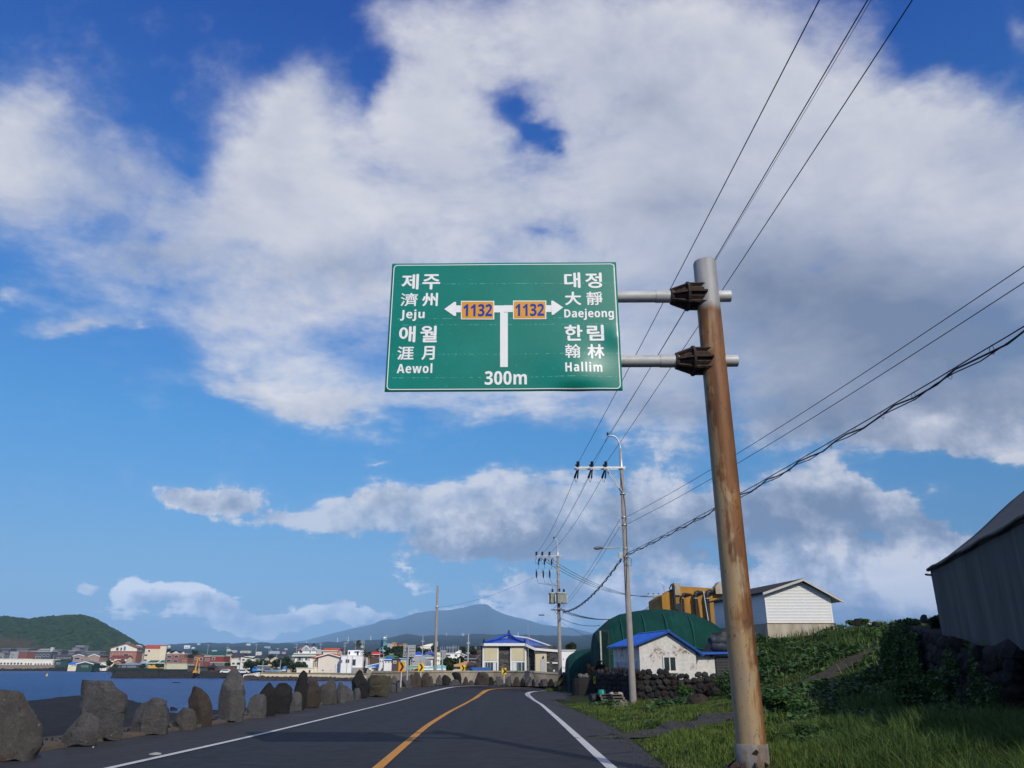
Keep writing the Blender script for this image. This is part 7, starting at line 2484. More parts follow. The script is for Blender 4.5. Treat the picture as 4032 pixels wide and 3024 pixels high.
# --- villa group right of the bay
v1 = B('villa', 'white three-storey villa with a brown roof and teal windows', 'villa', 1160, 1238, 2607, 2583, 300, 11, 'f1efe9', 'flat', 'c9cfc6', 2, [(.10, .18, .24, .85, M('grey shutter', (.35, .33, .32), .7, .1, 3)), (.17, .22, .33, .8, GLASS_TEAL), (.33, .2, .42, .85, M('grey shutter', (.35, .33, .32), .7, .1, 3)), (.51, .25, .66, .8, GLASS_TEAL), (.68, .2, .76, .85, M('grey shutter', (.35, .33, .32), .7, .1, 3))])
r_, W_, H_, k_ = v1
mb = MB(); mb.box(-W_ / 2 - .7, -.8, H_ + .2, W_ / 2 + .4, 11, H_ + 8 * k_); mb.build('balcony_band', M('sage green render', (.24, .28, .21), .8, .2, 2), r_)
mb = MB(); mb.box(-W_ / 2 - .9, -1.0, H_ - .15, W_ / 2 + .5, 11.2, H_ + .22); mb.build('ledge', WHITE, r_)
mb = MB(); mb.box(-W_ / 2 - .4, -.85, H_ + 8 * k_ + .003, W_ / 2 + .4, -.6, H_ + 11 * k_); mb.build('parapet', WHITE, r_)
zt = H_ + 8 * k_
mb = MB(); mb.box(-W_ * .41, 1, zt, W_ * .50, 10, zt + 18 * k_); mb.build('top_storey', M('wall f3f1ec', 'f3f1ec', .85, .06, .6), r_)
mb = MB(); mb.box(-W_ * .33, .9, zt + .4, -W_ * .17, 1.0, zt + 16 * k_); w_ = mb.build('window', GLASS_TEAL, r_)
for cx, hw, hh in ((W_ * .02, W_ * .18, 14), (W_ * .40, W_ * .14, 8)):
 z0 = zt + 14 * k_
 mb = MB(); mb.prism([(cx - hw, zt), (cx + hw, zt), (cx + hw, z0), (cx, z0 + hh * k_), (cx - hw, z0)], .2, 1.2); g_ = mb.build('gable', M('wall f6f4ef', 'f6f4ef', .85, .06, .6), r_)
 for sg in (-1, 1):
  mb = MB(); q = [(cx + sg * (hw + .35), z0 - .3), (cx, z0 + hh * k_ + .1), (cx, z0 + hh * k_ + .5), (cx + sg * (hw + .35), z0 + .1)]
  mb.prism(q if sg > 0 else q[::-1], -.1, .9); mb.build('bargeboard', WHITE, g_)
 mb = MB(); mb.box(cx - .65, .12, zt + .9, cx + .65, .197, zt + 2.3); mb.build('gable_window', M('pale pane', (.30, .38, .42), .3, .1, 2), g_)
 mb = MB(); mb.lathe([(.55, 0), (.55, .07)], 14); o = mb.build('round_window', GLASS, g_, (cx, .19, zt + 3.2)); o.rotation_euler = (math.pi / 2, 0, 0)
 for s_ in (-1, 1):
  mb = MB(); mb.box(cx + s_ * 1.0 - .22, .1, zt + .9, cx + s_ * 1.0 + .22, .19, zt + 2.4); mb.build('shutter', M('grey shutter', (.35, .33, .32), .7, .1, 3), g_)
BROWNR = M('roof a97660', 'a97660', .75, .15, 1.2, .3, 8)
z0 = zt + 15 * k_
mb = MB(); mb.add([(-W_ * .47, .3, z0), (-W_ * .16, .3, z0), (W_ * .02, .3, z0 + 14 * k_), (-W_ * .28, 4.5, z0 + 14 * k_), (-W_ * .47, 9, z0), (W_ * .02, 9, z0 + 13 * k_)], [(0, 1, 2, 3), (0, 3, 4), (3, 2, 5), (3, 5, 4)]); mb.build('roof', BROWNR, r_)
mb = MB(); mb.add([(W_ * .02, 1.3, z0 + 13 * k_), (W_ * .22, 1.0, z0 + .1), (W_ * .40, 1.3, z0 + 8 * k_), (W_ * .40, 8, z0 + 8 * k_), (W_ * .02, 8, z0 + 13 * k_)], [(0, 1, 2, 3, 4)]); mb.build('roof', BROWNR, r_)
mb = MB(); mb.box(-W_ * .48, .6, -3, W_ * .45, 10, -.05); mb.build('basement', M('dark grey green wall', (.10, .11, .10), .9, .25, 2), r_)
B('house', 'cream house with a terracotta roof just behind the peach gable house', 'house', 1271, 1326, 2585, 2563, 330, 10, 'f0dcc0', 'gx', 'c4552e', 10, (), fc='f6efe2')
TER = M('roof c4502f', 'c4502f', .75, .16, 1.0, .3, 7)
pg = B('house', 'peach gable house with a terracotta tile roof beside the seawall', 'house', 1249, 1332, 2649, 2585, 285, 9, M('peach render', (.80, .72, .61), .85, .05, .5, .1, 4), 'gy', TER, 11, [(.22, .10, .31, .22), (.23, .035, .31, .075)], fc='f8efe2', frame=WHITE, oh=.8)
r_, W_, H_, k_ = pg
mb = MB(); mb.box(-W_ * .80, 1.2, -2, -W_ / 2 - .01, 8, H_ * .86); mb.build('side_wing', M('wall e2d6c2', 'e2d6c2', .85, .08, .6), r_)
mb = MB(); mb.prism([(-W_ * .88, H_ * .86), (-W_ * .30, H_ * .86), (-W_ * .05, H_ + 10 * k_), (-W_ * .55, H_ + 7 * k_)], 1.0, 8.2); mb.build('wing_roof', TER, r_)
for q in range(3):
 mb = MB(); x = -W_ * .76 + q * W_ * .085; mb.box(x, 1.1, H_ * .35, x + W_ * .055, 1.19, H_ * .74); o = mb.build('window', M('bronze pane', (.30, .26, .20), .3, .2, 2), r_)
mb = MB(); mb.box(-W_ * .84, .6, -2, -W_ * .51, 1.19, H_ * .22); mb.build('balcony_wall', M('wall eee6d8', 'eee6d8', .85, .08, .6), r_)
mb = MB(); mb.box(-W_ * 1.02, 1.0, -2, -W_ * .81, 3, H_ * .30); mb.build('porch_wall', WHITE, r_)
mb = MB(); mb.box(W_ * .36, -.5, -2, W_ * .62, 6, H_ * .56); mb.build('side_extension', WHITE, r_)
for x in (-.29, .12):
 mb = MB(); mb.box(W_ * x, -.06, H_ * .11, W_ * x + .12, -.003, H_ * .19); mb.build('vent', M('grey vent', (.3, .3, .3), .7, .1, 3), r_)
B('garden_wall', 'low cream garden wall left of the peach gable house', 'wall', 1167, 1234, 2650, 2631, 283, 1.0, 'efe4cc', 'flat', 'f4ecd8', 1, [(.72, .1, .82, .62)], frame=M('dark hatch', (.05, .04, .035), .8, .2, 3))
wb = B('house', 'bright white flat-roofed house with black window openings', 'house', 1341, 1426, 2628, 2582, 280, 10, 'f6f6f4', 'flat', 'efefec', 1, [(.20, .36, .40, .72), (.52, .14, .70, .72), (.0, .38, .07, .66, GLASS_TEAL)])
r_, W_, H_, k_ = wb
mb = MB(); mb.box(-W_ * .24, 1, H_ + 1 * k_, W_ * .34, 9, H_ + 21 * k_); mb.build('roof_room', M('wall f6f6f4', 'f6f6f4', .85, .05, .6), r_)
for (a, b, c, d) in ((-.20, .25, -.13, .75), (.19, .1, .27, .75)):
 mb = MB(); mb.box(W_ * a, .9, H_ + 21 * k_ * b, W_ * b if False else W_ * c, .997, H_ + 21 * k_ * d); mb.build('window', GLASS, r_)
mb = MB(); mb.box(W_ * .10, .2, H_ + 16 * k_, W_ * .32, 1, H_ + 18 * k_); mb.build('canopy', M('grey canopy', (.42, .44, .48), .6, .1, 3), r_)
mb = MB(); mb.box(W_ * .52, -.25, H_ * .70, W_ * .74, -.003, H_ * .76); mb.build('canopy', M('grey canopy', (.42, .44, .48), .6, .1, 3), r_)
mb = MB(); mb.box(W_ * .38, 1.5, H_ + 1.0 * k_, W_ * .48, 2.6, H_ + 9 * k_); mb.build('water_tank', WHITE, r_)
mb = MB(); mb.box(-W_ * .60, 1.4, H_ * .25, -W_ * .505, 6, H_ * .98); mb.build('glazed_link', M('grey panel', (.46, .46, .46), .7, .1, 3), r_)
mb = MB(); mb.box(-W_ / 2 - .3, .3, -3.2, W_ * .02, 9, -.05); mb.build('basement', M('grey basement', (.19, .19, .20), .8, .15, 2), r_)
mb = MB(); mb.box(W_ * .06, -.6, -3.2, W_ * .56, 9, -.03); mb.build('basement', M('light grey basement', (.34, .33, .31), .8, .12, 2), r_)
for x in (-.20, .03):
 mb = MB(); mb.lathe([(.09, -3), (.09, H_ * .95)], 6, (W_ * x, -.25)); mb.build('drainpipe', M('drainpipe', (.5, .5, .5), .6, .1, 3), r_)
B('house', 'grey gable roof peeping between the terracotta roof and the white house', 'house', 1328, 1352, 2584, 2572, 340, 8, '8a8580', 'gx', '6f6a66', 6, ())
# --- right of the bay, towards the bend
cb_ = B('house', 'cream bungalow with a bright blue white-edged hip roof', 'house', 1447, 1562, 2645, 2627, 256, 11, 'f0e6cc', 'hip', '1f7fd0', 17, [(.26, .2, .36, .55), (.5, .15, .58, .4), (.75, .2, .86, .45)], fc='fbfbf8', oh=.7)
r_, W_, H_, k_ = cb_
for sg in (-1, 1):
 rr = max(0, W_ / 2 - 5.5)
 mb = MB(); mb.tube([(sg * (W_ / 2 + .7), -.7, H_ + .2), (sg * rr, 5.5, H_ + 17 * k_ + .18)], .16, 6); mb.build('hip_ridge', WHITE, r_)
mb = MB(); mb.tube([(-max(0, W_ / 2 - 5.5), 5.5, H_ + 17 * k_ + .2), (max(0, W_ / 2 - 5.5), 5.5, H_ + 17 * k_ + .2)], .18, 6); mb.build('ridge', WHITE, r_)
mb = MB(); mb.lathe([(.02, -.12), (.45, -.06), (.55, .02)], 14); o = mb.build('satellite_dish', WHITE, r_, (-W_ * .40, -.5, H_ * .8)); o.rotation_euler = (RAD(70), 0, 0)
B('house', 'cream low house with arches left of the red hip roof', 'house', 1446, 1492, 2616, 2597, 275, 8, 'd9c9a6', 'flat', 'e6d8b8', 2, [(.1, .1, .3, .6), (.45, .1, .8, .65)])
B('house', 'brown house under a bright red hip roof', 'house', 1454, 1489, 2594, 2577, 260, 9, '5c4a42', 'hip', 'd0322c', 10, [(.35, .45, .5, .8)], fc='f2c9c2')
B('house', 'dark house with a green roof behind the blue pointed roof', 'house', 1512, 1552, 2600, 2588, 270, 8, '5b6b58', 'hip', '4f7c52', 8, row(3, .1, .9, .2, .7))
B('house', 'white house with a small bright blue pointed roof', 'house', 1512, 1546, 2610, 2597, 240, 8, 'e8e6e0', 'hip', '1f62c0', 9, [(.15, .05, .3, .6), (.45, .05, .65, .6), (.8, .05, .95, .6)], fc='cfe4f2')
B('house', 'white long low house behind the blue bungalow', 'house', 1492, 1530, 2608, 2592, 250, 8, 'e9e4d8', 'flat', 'ddd4c2', 2, row(4, .05, .95, .1, .5))
B('hut', 'purple-brown boarded wall left of the orange chevron', 'wall', 1541, 1578, 2640, 2595, 150, 5, '5b4b4b', 'flat', '65686b', 3, [(.15, .6, .5, .85, M('teal board', (.10, .17, .16), .8, .2, 3))])
B('panel_wall', 'pale blue painted panel with a yellow door behind the orange chevron', 'panel', 1576, 1605, 2640, 2594, 140, 1.0, '9cbccb', 'flat', 'a9c6d2', 1, [(.45, .3, .66, .8, M('yellow door', (.75, .62, .10), .6, .1, 3))], frame=M('yellow door', (.75, .62, .10), .6, .1, 3))
B('panel_wall', 'mint mural wall with a green patch between the first two chevrons', 'wall', 1606, 1646, 2648, 2624, 130, 1.0, 'a6cdbd', 'flat', 'b6d6c8', 1, [(.12, .2, .5, .7, M('green patch', (.05, .42, .14), .7, .2, 3))], frame=M('green patch', (.05, .42, .14), .7, .2, 3))
B('house', 'low roof of bright red sheet behind the second chevron', 'shed', 1632, 1684, 2650, 2638, 120, 5, 'c9b9a8', 'gy', 'c94138', 6, ())
# rounded grey greenhouse
def quonset(px0, px1, yb, yt, Yd, dep, label, col):
 p = at(.5 * (px0 + px1), yb, Yd); k = mpp(px0, yb, Yd); w = (px1 - px0) * k / 2; h = (yb - yt) * k
 root = thing('greenhouse', label, 'greenhouse', p, 0, 'arched greenhouses')
 pr = [(w * math.cos(a), h * math.sin(a) ** .8) for a in np.linspace(0, math.pi, 13)]
 mb = MB(); mb.prism(pr, 0, dep); mb.build('cover', M('greenhouse film ' + str(px0), col, .45, .12, 1.5), root)
 for q in (-.5, 0, .5):
  mb = MB(); mb.box(w * q - .06, -.06, 0, w * q + .06, -.003, h * (.98 - .28 * q * q * 4 * .5)); mb.build('end_post', M('grey post', (.42, .43, .43), .6, .1, 3), root)
 mb = MB(); mb.box(-w * .9, -.07, h * .45, w * .9, -.004, h * .5); mb.build('end_rail', M('grey post', (.42, .43, .43), .6, .1, 3), root)
 return root
quonset(1620, 1655, 2622, 2585, 170, 14, 'tall grey arched greenhouse left of the bare pole', (.42, .43, .42))
quonset(1652, 1676, 2622, 2597, 172, 12, 'smaller grey arched greenhouse right of the tall one', (.34, .35, .35))
B('house', 'white house with a grey-green hip roof behind the arched greenhouses', 'house', 1650, 1704, 2610, 2591, 200, 9, 'efe9df', 'hip', '8a9a94', 12, row(4, .1, .9, .15, .6), fc='f4f2ea')
B('house', 'grey long-roofed house left of the big sign back', 'house', 1534, 1582, 2588, 2577, 290, 8, '5e6468', 'flat', '9aa09c', 3, row(4, .05, .95, .2, .7))
B('house', 'house with a deep blue pointed roof right of the big sign back', 'house', 1630, 1656, 2590, 2581, 250, 8, 'cfd4d8', 'hip', '2350b8', 14, row(2, .1, .9, .1, .6), fc='dfe6f0')
B('house', 'violet-blue gabled roof just left of the bare pole', 'house', 1678, 1704, 2584, 2576, 260, 8, '454a60', 'gx', '4a55a0', 9, row(2, .1, .9, .2, .8))
B('house', 'white stacked terraces right of the bare pole', 'house', 1714, 1732, 2640, 2570, 200, 8, 'efefea', 'flat', 'e3e3de', 1, row(2, .1, .9, .75, .9) + row(2, .1, .9, .5, .62) + row(2, .1, .9, .2, .34))
B('sign_box', 'small yellow sign box on the white terraces', 'sign', 1713, 1720, 2566, 2558, 199, 1, 'f0d818', 'flat', 'e0c810', 1, ())
tr_ = B('shed', 'wide pale turquoise hip roof behind the wall at the bend', 'shed', 1676, 1770, 2648, 2636, 115, 8, 'd9d6cc', 'hip', '8fc9cc', 14, row(5, .1, .9, .1, .6), fc='f0f4f2')
mw = B('house', 'white modern house with a rising slanted end wall', 'house', 1752, 1812, 2592, 2573, 190, 9, 'f3f1ee', 'flat', 'e9e7e4', 1, [(.02, .3, .38, .85, GLASS), (.62, .3, .82, .85, GLASS)])
r_, W_, H_, k_ = mw
mb = MB(); mb.prism([(W_ * .10, H_ + .06), (W_ * .46, H_ + .06), (W_ * .46, H_ + 13 * k_)], 0, 6); mb.build('slanted_wall', M('wall f3f1ee', 'f3f1ee', .85, .05, .6), r_)
mb = MB(); mb.box(-W_ * .7, -.3, -.5, W_ * .5, 0, 0); mb.build('plinth', WHITE, r_)
B('house', 'small white house between slanted wall and black hip roof', 'house', 1806, 1830, 2600, 2580, 195, 8, 'eceae6', 'gy', 'e2e0dc', 4, [(.2, .3, .4, .5), (.6, .3, .8, .5)])
B('house', 'beige house under a black tiled hip roof', 'house', 1822, 1872, 2612, 2594, 170, 9, '8f8377', 'hip', '24262c', 12, [(.3, .1, .42, .6), (.62, .1, .72, .6), (.05, .1, .15, .5)], fc='8f9096')
th = B('house', 'house with a wide tan hip roof and white gate lettering wall, behind the third chevron', 'house', 1796, 1880, 2646, 2622, 112, 8, 'efe8d8', 'hip', 'c99868', 15, [(.35, .15, .45, .6), (.55, .15, .7, .6)], fc='caa27a')
B('shed', 'triangle of blue roof just left of the stone house', 'shed', 1846, 1872, 2648, 2646, 100, 5, 'dfe4ea', 'gy', '2a5f9c', 13, (), yaw=-20)
B('flag_house', 'sliver of red and white roof left of the stone house', 'house', 1862, 1880, 2606, 2586, 180, 6, 'f2efe9', 'shed', 'c9222e', 6, [(.2, .1, .5, .5)])
for q, (px, w_) in enumerate(((1783, 14), (1797, 11))):
 p = at(px, 2640, 112); k = mpp(px, 2640, 112)
 mb = MB(); mb.tube([(w_ * .5 * k * math.cos(a), 0, (7 + 7 * math.sin(a)) * k) for a in np.linspace(.3, 5.8, 15)], 1.6 * k, 6)
 o = mb.build('gate_scroll', WHITE, None, p); tag(o, ('larger white curled gate ornament left of the tan-roofed house', 'smaller white curled gate ornament nearer the third chevron')[q], 'ornament', 'white curled gate ornaments')

# --- the coloured buildings on the knoll
kg_u = np.linspace(u_of(1440), u_of(1760), 50); kg_y = np.linspace(268, 420, 30)
U, YY = np.meshgrid(kg_u, kg_y, indexing='ij')
ku = (U - u_of(1596)) / (u_of(1720) - u_of(1596))
kz = -2.0 + 10.2 * np.exp(-np.abs(ku) ** 3.0) * np.clip((YY - 268) / 45, 0, 1) ** .7 * np.clip((420 - YY) / 40, 0, 1)
kn = np_mesh('knoll', np.stack([U * YY, YY, kz], -1).reshape(-1, 3), grid_faces(*U.shape), mat_forest('knoll scrub', (.022, .036, .014), (.04, .06, .02), .5))
kn['kind'] = 'structure'
ct = thing('round_tower', 'sky-blue round tower with a white cone roof on the wooded knoll', 'tower', at(1512, 2548, 330))
k = mpp(1512, 2540, 330)
mb = MB(); mb.lathe([(13.5 * k, -3), (13.5 * k, 26 * k), (15 * k, 26.2 * k), (15 * k, 29 * k)], 20); mb.build('wall', M('sky blue render', (.28, .62, .78), .8, .06, 1), ct)
mb = MB(); mb.lathe([(12 * k, 29 * k), (12 * k, 32 * k)], 18); mb.build('dark_band', M('dark band', (.03, .035, .05), .7, .1, 3), ct)
mb = MB(); mb.lathe([(7 * k, 32 * k), (6.4 * k, 34 * k), (1 * k, 39 * k), (.1, 39.2 * k)], 16); mb.build('cone_roof', WHITE, ct)
mb = MB(); mb.box(-9.5 * k, -14.2 * k, 2 * k, -2 * k, -8 * k, 20 * k); w_ = mb.build('window', M('dark blue pane', (.01, .04, .09), .3, .1, 3), ct)
B('house', 'grey low wing right of the sky-blue tower', 'house', 1519, 1551, 2548, 2535, 330, 8, 'b5b2ac', 'flat', '9aa0a6', 2, row(3, .1, .9, .2, .6))
B('house', 'small orange block on the knoll', 'house', 1546, 1557, 2538, 2531, 332, 5, 'e8a93a', 'flat', 'd89a30', 1, [(.3, .3, .6, .7)])
B('house', 'little coral block among the trees on the knoll', 'house', 1572, 1581, 2548, 2538, 330, 5, 'd9645a', 'flat', 'cf5a50', 1, [(.3, .2, .6, .6)])
B('house', 'little green block beside the coral one on the knoll', 'house', 1581, 1590, 2546, 2538, 331, 5, '6f9a58', 'flat', '648c50', 1, [(.3, .2, .6, .6)])
B('house', 'little yellow block behind the big sign back', 'house', 1588, 1597, 2542, 2536, 332, 5, 'dccf52', 'flat', 'cfc24a', 1, [(.3, .2, .6, .6)])
B('house', 'long cyan-roofed building on the knoll right of the big sign back', 'house', 1617, 1652, 2546, 2541, 325, 8, '38b4d8', 'shed', '2fb8e6', -5, row(3, .1, .9, .2, .6))
B('house', 'dark maroon-walled house under the cyan roof', 'house', 1630, 1656, 2558, 2545, 320, 8, '8f979c', 'flat', '3a2638', 4, row(3, .1, .9, .2, .6))
wc = B('house', 'big white building with a gently curved roof on the knoll', 'house', 1654, 1706, 2565, 2546, 300, 9, 'f4eee2', 'flat', 'efe9dd', 1, [(.15, .3, .28, .6), (.52, .3, .62, .55), (.8, .35, .9, .6)])
r_, W_, H_, k_ = wc
mb = MB(); mb.prism([(-W_ / 2, H_ + .05)] + [(W_ / 2, H_ + .05)] + [(W_ * (.5 - q / 8), H_ + (12 - 12 * (q / 8) ** 1.6) * k_) for q in range(9)], .2, 8); mb.build('curved_parapet', M('wall f4eee2', 'f4eee2', .85, .06, .6), r_)
# frame of thin masts behind
p = at(1735, 2570, 260); mf = thing('mast_frame', 'row of thin pale masts with crossbars behind the white modern house', 'mast frame', p)
k = mpp(1735, 2560, 260)
for q, (x, h) in enumerate(((0, 22), (6, 24), (14, 20), (25, 22), (36, 22), (45, 24), (51, 30), (60, 28), (69, 24))):
 mb = MB(); mb.lathe([(.07, -2), (.06, h * k)], 5, (x * k, 0)); mb.build('mast', M('pale mast', (.45, .47, .50), .6, .1, 3), mf)
for z in (17, 21):
 mb = MB(); mb.box(20 * k, -.04, z * k, 62 * k, .04, z * k + .08); mb.build('crossbar', M('pale mast', (.45, .47, .50), .6, .1, 3), mf)
# white house behind the striped pole
B('house', 'bright white flat house right of the striped pole', 'house', 2211, 2264, 2642, 2562, 125, 9, 'f5f5f3', 'flat', 'ecece9', 1, [(.62, .6, .9, .8), (.15, .55, .2, .62), (.1, .18, .85, .2, WHITE)])

# ------------------------------------------------------------------ stone house with the blue tiled roof
def mat_cladstone():
 k = NodeKit('lava stone cladding')
 v = k.coord()
 br = k.n('ShaderNodeTexBrick'); mp = k.coord((1, 1, 1));
 sp = k.n('ShaderNodeSeparateXYZ'); k.l(k._tc.outputs['Object'], sp.inputs[0])
 cm = k.n('ShaderNodeCombineXYZ'); k.l(k.math('ADD', sp.outputs[0], sp.outputs[1]), cm.inputs[0]); k.l(sp.outputs[2], cm.inputs[1])
 k.l(cm.outputs[0], br.inputs['Vector'])
 for nm, val in (('Scale', 1.0), ('Mortar Size', .012), ('Brick Width', .55), ('Row Height', .2), ('Bias', -.1)):
  br.inputs[nm].default_value = val
 br.inputs['Color1'].default_value = (.040, .038, .038, 1); br.inputs['Color2'].default_value = (.17, .16, .15, 1); br.inputs['Mortar'].default_value = (.10, .095, .09, 1)
 n = k.noise(v, 5, 5, .65)
 c = k.mix(k.ramp(n, [(.35, .45), (.6, 0.0)]), br.outputs['Color'], (.035, .033, .032))
 k.bump(k.math('ADD', n, k.math('MULTIPLY', br.outputs['Fac'], -.6)), .8, .05)
 return k.out(c, .9, spec=.15)


CST = mat_cladstone()
YB = 108.0
bx = lambda px, d=0: at(px, 2600, YB + d).x
bz_ = lambda py, d=0, px=2010: at(px, py, YB + d).z
ox0 = bx(1876); oz0 = -.3
SH = thing('stone_house', 'dark stone-clad house with a blue tiled hip roof and white trim beyond the bend', 'house', (ox0, YB, oz0))
lx = lambda px: bx(px) - ox0
lz = lambda py: bz_(py) - oz0
zev = lz(2542)
mb = MB(); mb.box(0, .25, -1, lx(2192), 9, zev); mb.build('wall', CST, SH)
mb = MB(); mb.box(lx(2103), -.9, -1, lx(2195), .24, lz(2563)); mb.build('front_wing', CST, SH)
CREAM = M('cream render', (.62, .55, .36), .8, .05, 1)
for (a, b) in ((1900, 1963), (2009, 2073)):
 bay = MB().box(lx(a), -.12, -.5, lx(b), .245, zev - .02).build('bay_frame', WHITE, SH)
 mb = MB(); mb.box(lx(a + 6), -.17, lz(2600), lx(b - 5), -.123, zev - .12); pn = mb.build('cream_panel', CREAM, bay)
 mb = MB(); mb.box(lx(a + 9), -.16, -.3, lx(b - 6), -.124, lz(2608)); mb.build('glass_front', M('dark teal glass', (.05, .085, .09), .15, .4, .6, spec=.6), bay)
 flip = a > 1990
 for q, (u, wd, m_) in enumerate(((.02, 1.6, WHITE), (.22, 1.0, WHITE), (.45, 1.0, M('pale mullion', (.5, .55, .55), .5, .1, 3)), (.68, 12, M('pale blind', (.68, .69, .68), .7, .05, 3))) if not flip else ((.0, 16, M('pale blind', (.68, .69, .68), .7, .05, 3)), (.42, 1.2, M('pale mullion', (.5, .55, .55), .5, .1, 3)), (.72, 1.8, WHITE), (.96, 1.2, WHITE))):
  x = lx(a + 9 + (b - a - 15) * u); w = wd * mpp(a, 2600, YB)
  mb = MB(); mb.box(x, -.20, -.3, x + w, -.161, lz(2609)); mb.build('mullion', m_, bay)
mb = MB(); mb.box(lx(2107), -1.0, -.4, lx(2151), -.903, lz(2575)); en = mb.build('entrance_panel', CREAM, SH)
mb = MB(); mb.box(lx(2127), -1.06, -.4, lx(2148), -1.003, lz(2595)); dr = mb.build('door', M('grey door', (.45, .45, .46), .6, .06, 3), SH)
mb = MB(); mb.lathe([(.10, 0), (.14, .1), (.05, .28)], 8); mb.build('door_lamp', M('dark metal', (.04, .035, .03), .5, .2, 5), dr, (lx(2138), -1.1, lz(2592)))
for (a, b, ya, yb) in ((2151, 2161, 2611, 2607), (2173, 2194, 2613, 2608)):
 mb = MB(); mb.box(lx(a), -1.05, lz(ya), lx(b), -.903, lz(yb)); mb.build('ledge', WHITE, SH)
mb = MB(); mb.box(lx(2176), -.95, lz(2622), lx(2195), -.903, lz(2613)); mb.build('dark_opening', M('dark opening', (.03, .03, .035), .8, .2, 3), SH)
mb = MB(); mb.box(lx(2177), -.94, lz(2644), lx(2182), -.904, lz(2637)); mb.build('meter_box', WHITE, SH)
BT = M('blue glazed tiles', (.012, .07, .40), .35, .25, 1.6, .35, 12, spec=.5)
pk_ = (lx(2003), 4.5, lz(2504))
e0 = (lx(1905), -.5, lz(2533)); e1 = (lx(2066), -.5, lz(2533)); e2 = (lx(1862), 5.5, lz(2547) + .1); e3 = (lx(2108), -1.0, lz(2552)); e4 = (lx(2196), -1.1, lz(2559)); rb = (lx(2082), 6.5, lz(2512)); e5 = (lx(2196), 5.5, lz(2552))
mb = MB(); mb.add([e0, e1, pk_], [(0, 1, 2)]); mb.build('front_roof', BT, SH)
mb = MB(); mb.add([e2, e0, pk_], [(0, 1, 2)]); mb.build('left_roof', BT, SH)
mb = MB(); mb.add([e1, e3, e4, e5, rb, pk_], [(0, 1, 2, 3, 4, 5)]); mb.build('right_roof', BT, SH)
mb = MB(); mb.add([e2, pk_, rb, e5, (lx(2196), 9.5, lz(2550)), (lx(1862), 9.5, lz(2548))], [(0, 1, 2, 3, 4, 5)]); mb.build('back_roof', BT, SH)
for (a, b, nm) in ((e0, pk_, 'l'), (e1, pk_, 'r')):
 A_, B_ = Vector(a) + Vector((0, -.05, .12)), Vector(b) + Vector((0, -.05, .12))
 mb = MB(); mb.tube([A_, A_.lerp(B_, .5), B_ + Vector((0, 0, .25))], .17, 8); rg = mb.build('ridge', BT, SH)
 for q in range(16):
  c = A_.lerp(B_, (q + .5) / 16); mb = MB(); mb.lathe([(.09, -.28), (.10, -.2), (.09, -.16)], 8); o = mb.build('ridge_end_tile', M('pale mortar', (.62, .60, .58), .8, .1, 4), rg, c + Vector((0, -.12, -.06))); o.rotation_euler = (math.pi / 2, 0, 0)
mb = MB(); mb.tube([Vector(pk_) + Vector((0, 0, .2)), Vector(rb) + Vector((0, 0, .18)), Vector(e5) + Vector((-.2, 0, .2))], .13, 8); mb.build('ridge', M('pale ridge', (.50, .54, .60), .6, .1, 3), SH)
for (p_, s_) in ((pk_, 1.0), (e0, .55), (e1, .55)):
 mb = MB(); mb.lathe([(.22 * s_, 0), (.26 * s_, .25 * s_), (.12 * s_, .45 * s_), (.16 * s_, .6 * s_), (.02, .75 * s_)], 8); mb.build('finial', M('navy finial', (.01, .02, .09), .4, .2, 4), SH, Vector(p_) + Vector((0, -.1, .2)))
mb = MB(); mb.lathe([(.05, 0), (.05, .5), (.2, .6), (.2, .75)], 8); mb.build('vent_pipe', STEEL, SH, Vector(rb) + Vector((.25, 0, 0)))
# white eaves
def eave(a, b, d=.34):
 A_, B_ = Vector(a), Vector(b); n_ = Vector((0, -.06, 0))
 mb = MB(); mb.add([A_ + n_ - Vector((0, 0, d)), B_ + n_ - Vector((0, 0, d)), B_ + n_, A_ + n_, A_ + Vector((0, .7, -d)), B_ + Vector((0, .7, -d))], [(0, 1, 2, 3), (4, 5, 1, 0)]); mb.build('eave', WHITE, SH)
eave(e0, e1); eave(e2, e0); eave(e1, e3); eave(e3, e4, .3)
mb = MB(); mb.tube([(lx(2079), -1.3, -.4), (lx(2079), -1.3, lz(2461))], .035, 5); o = mb.build('flag_pole', STEEL, None, (ox0, YB, oz0)); tag(o, 'thin grey aerial mast in front of the stone house', 'mast')

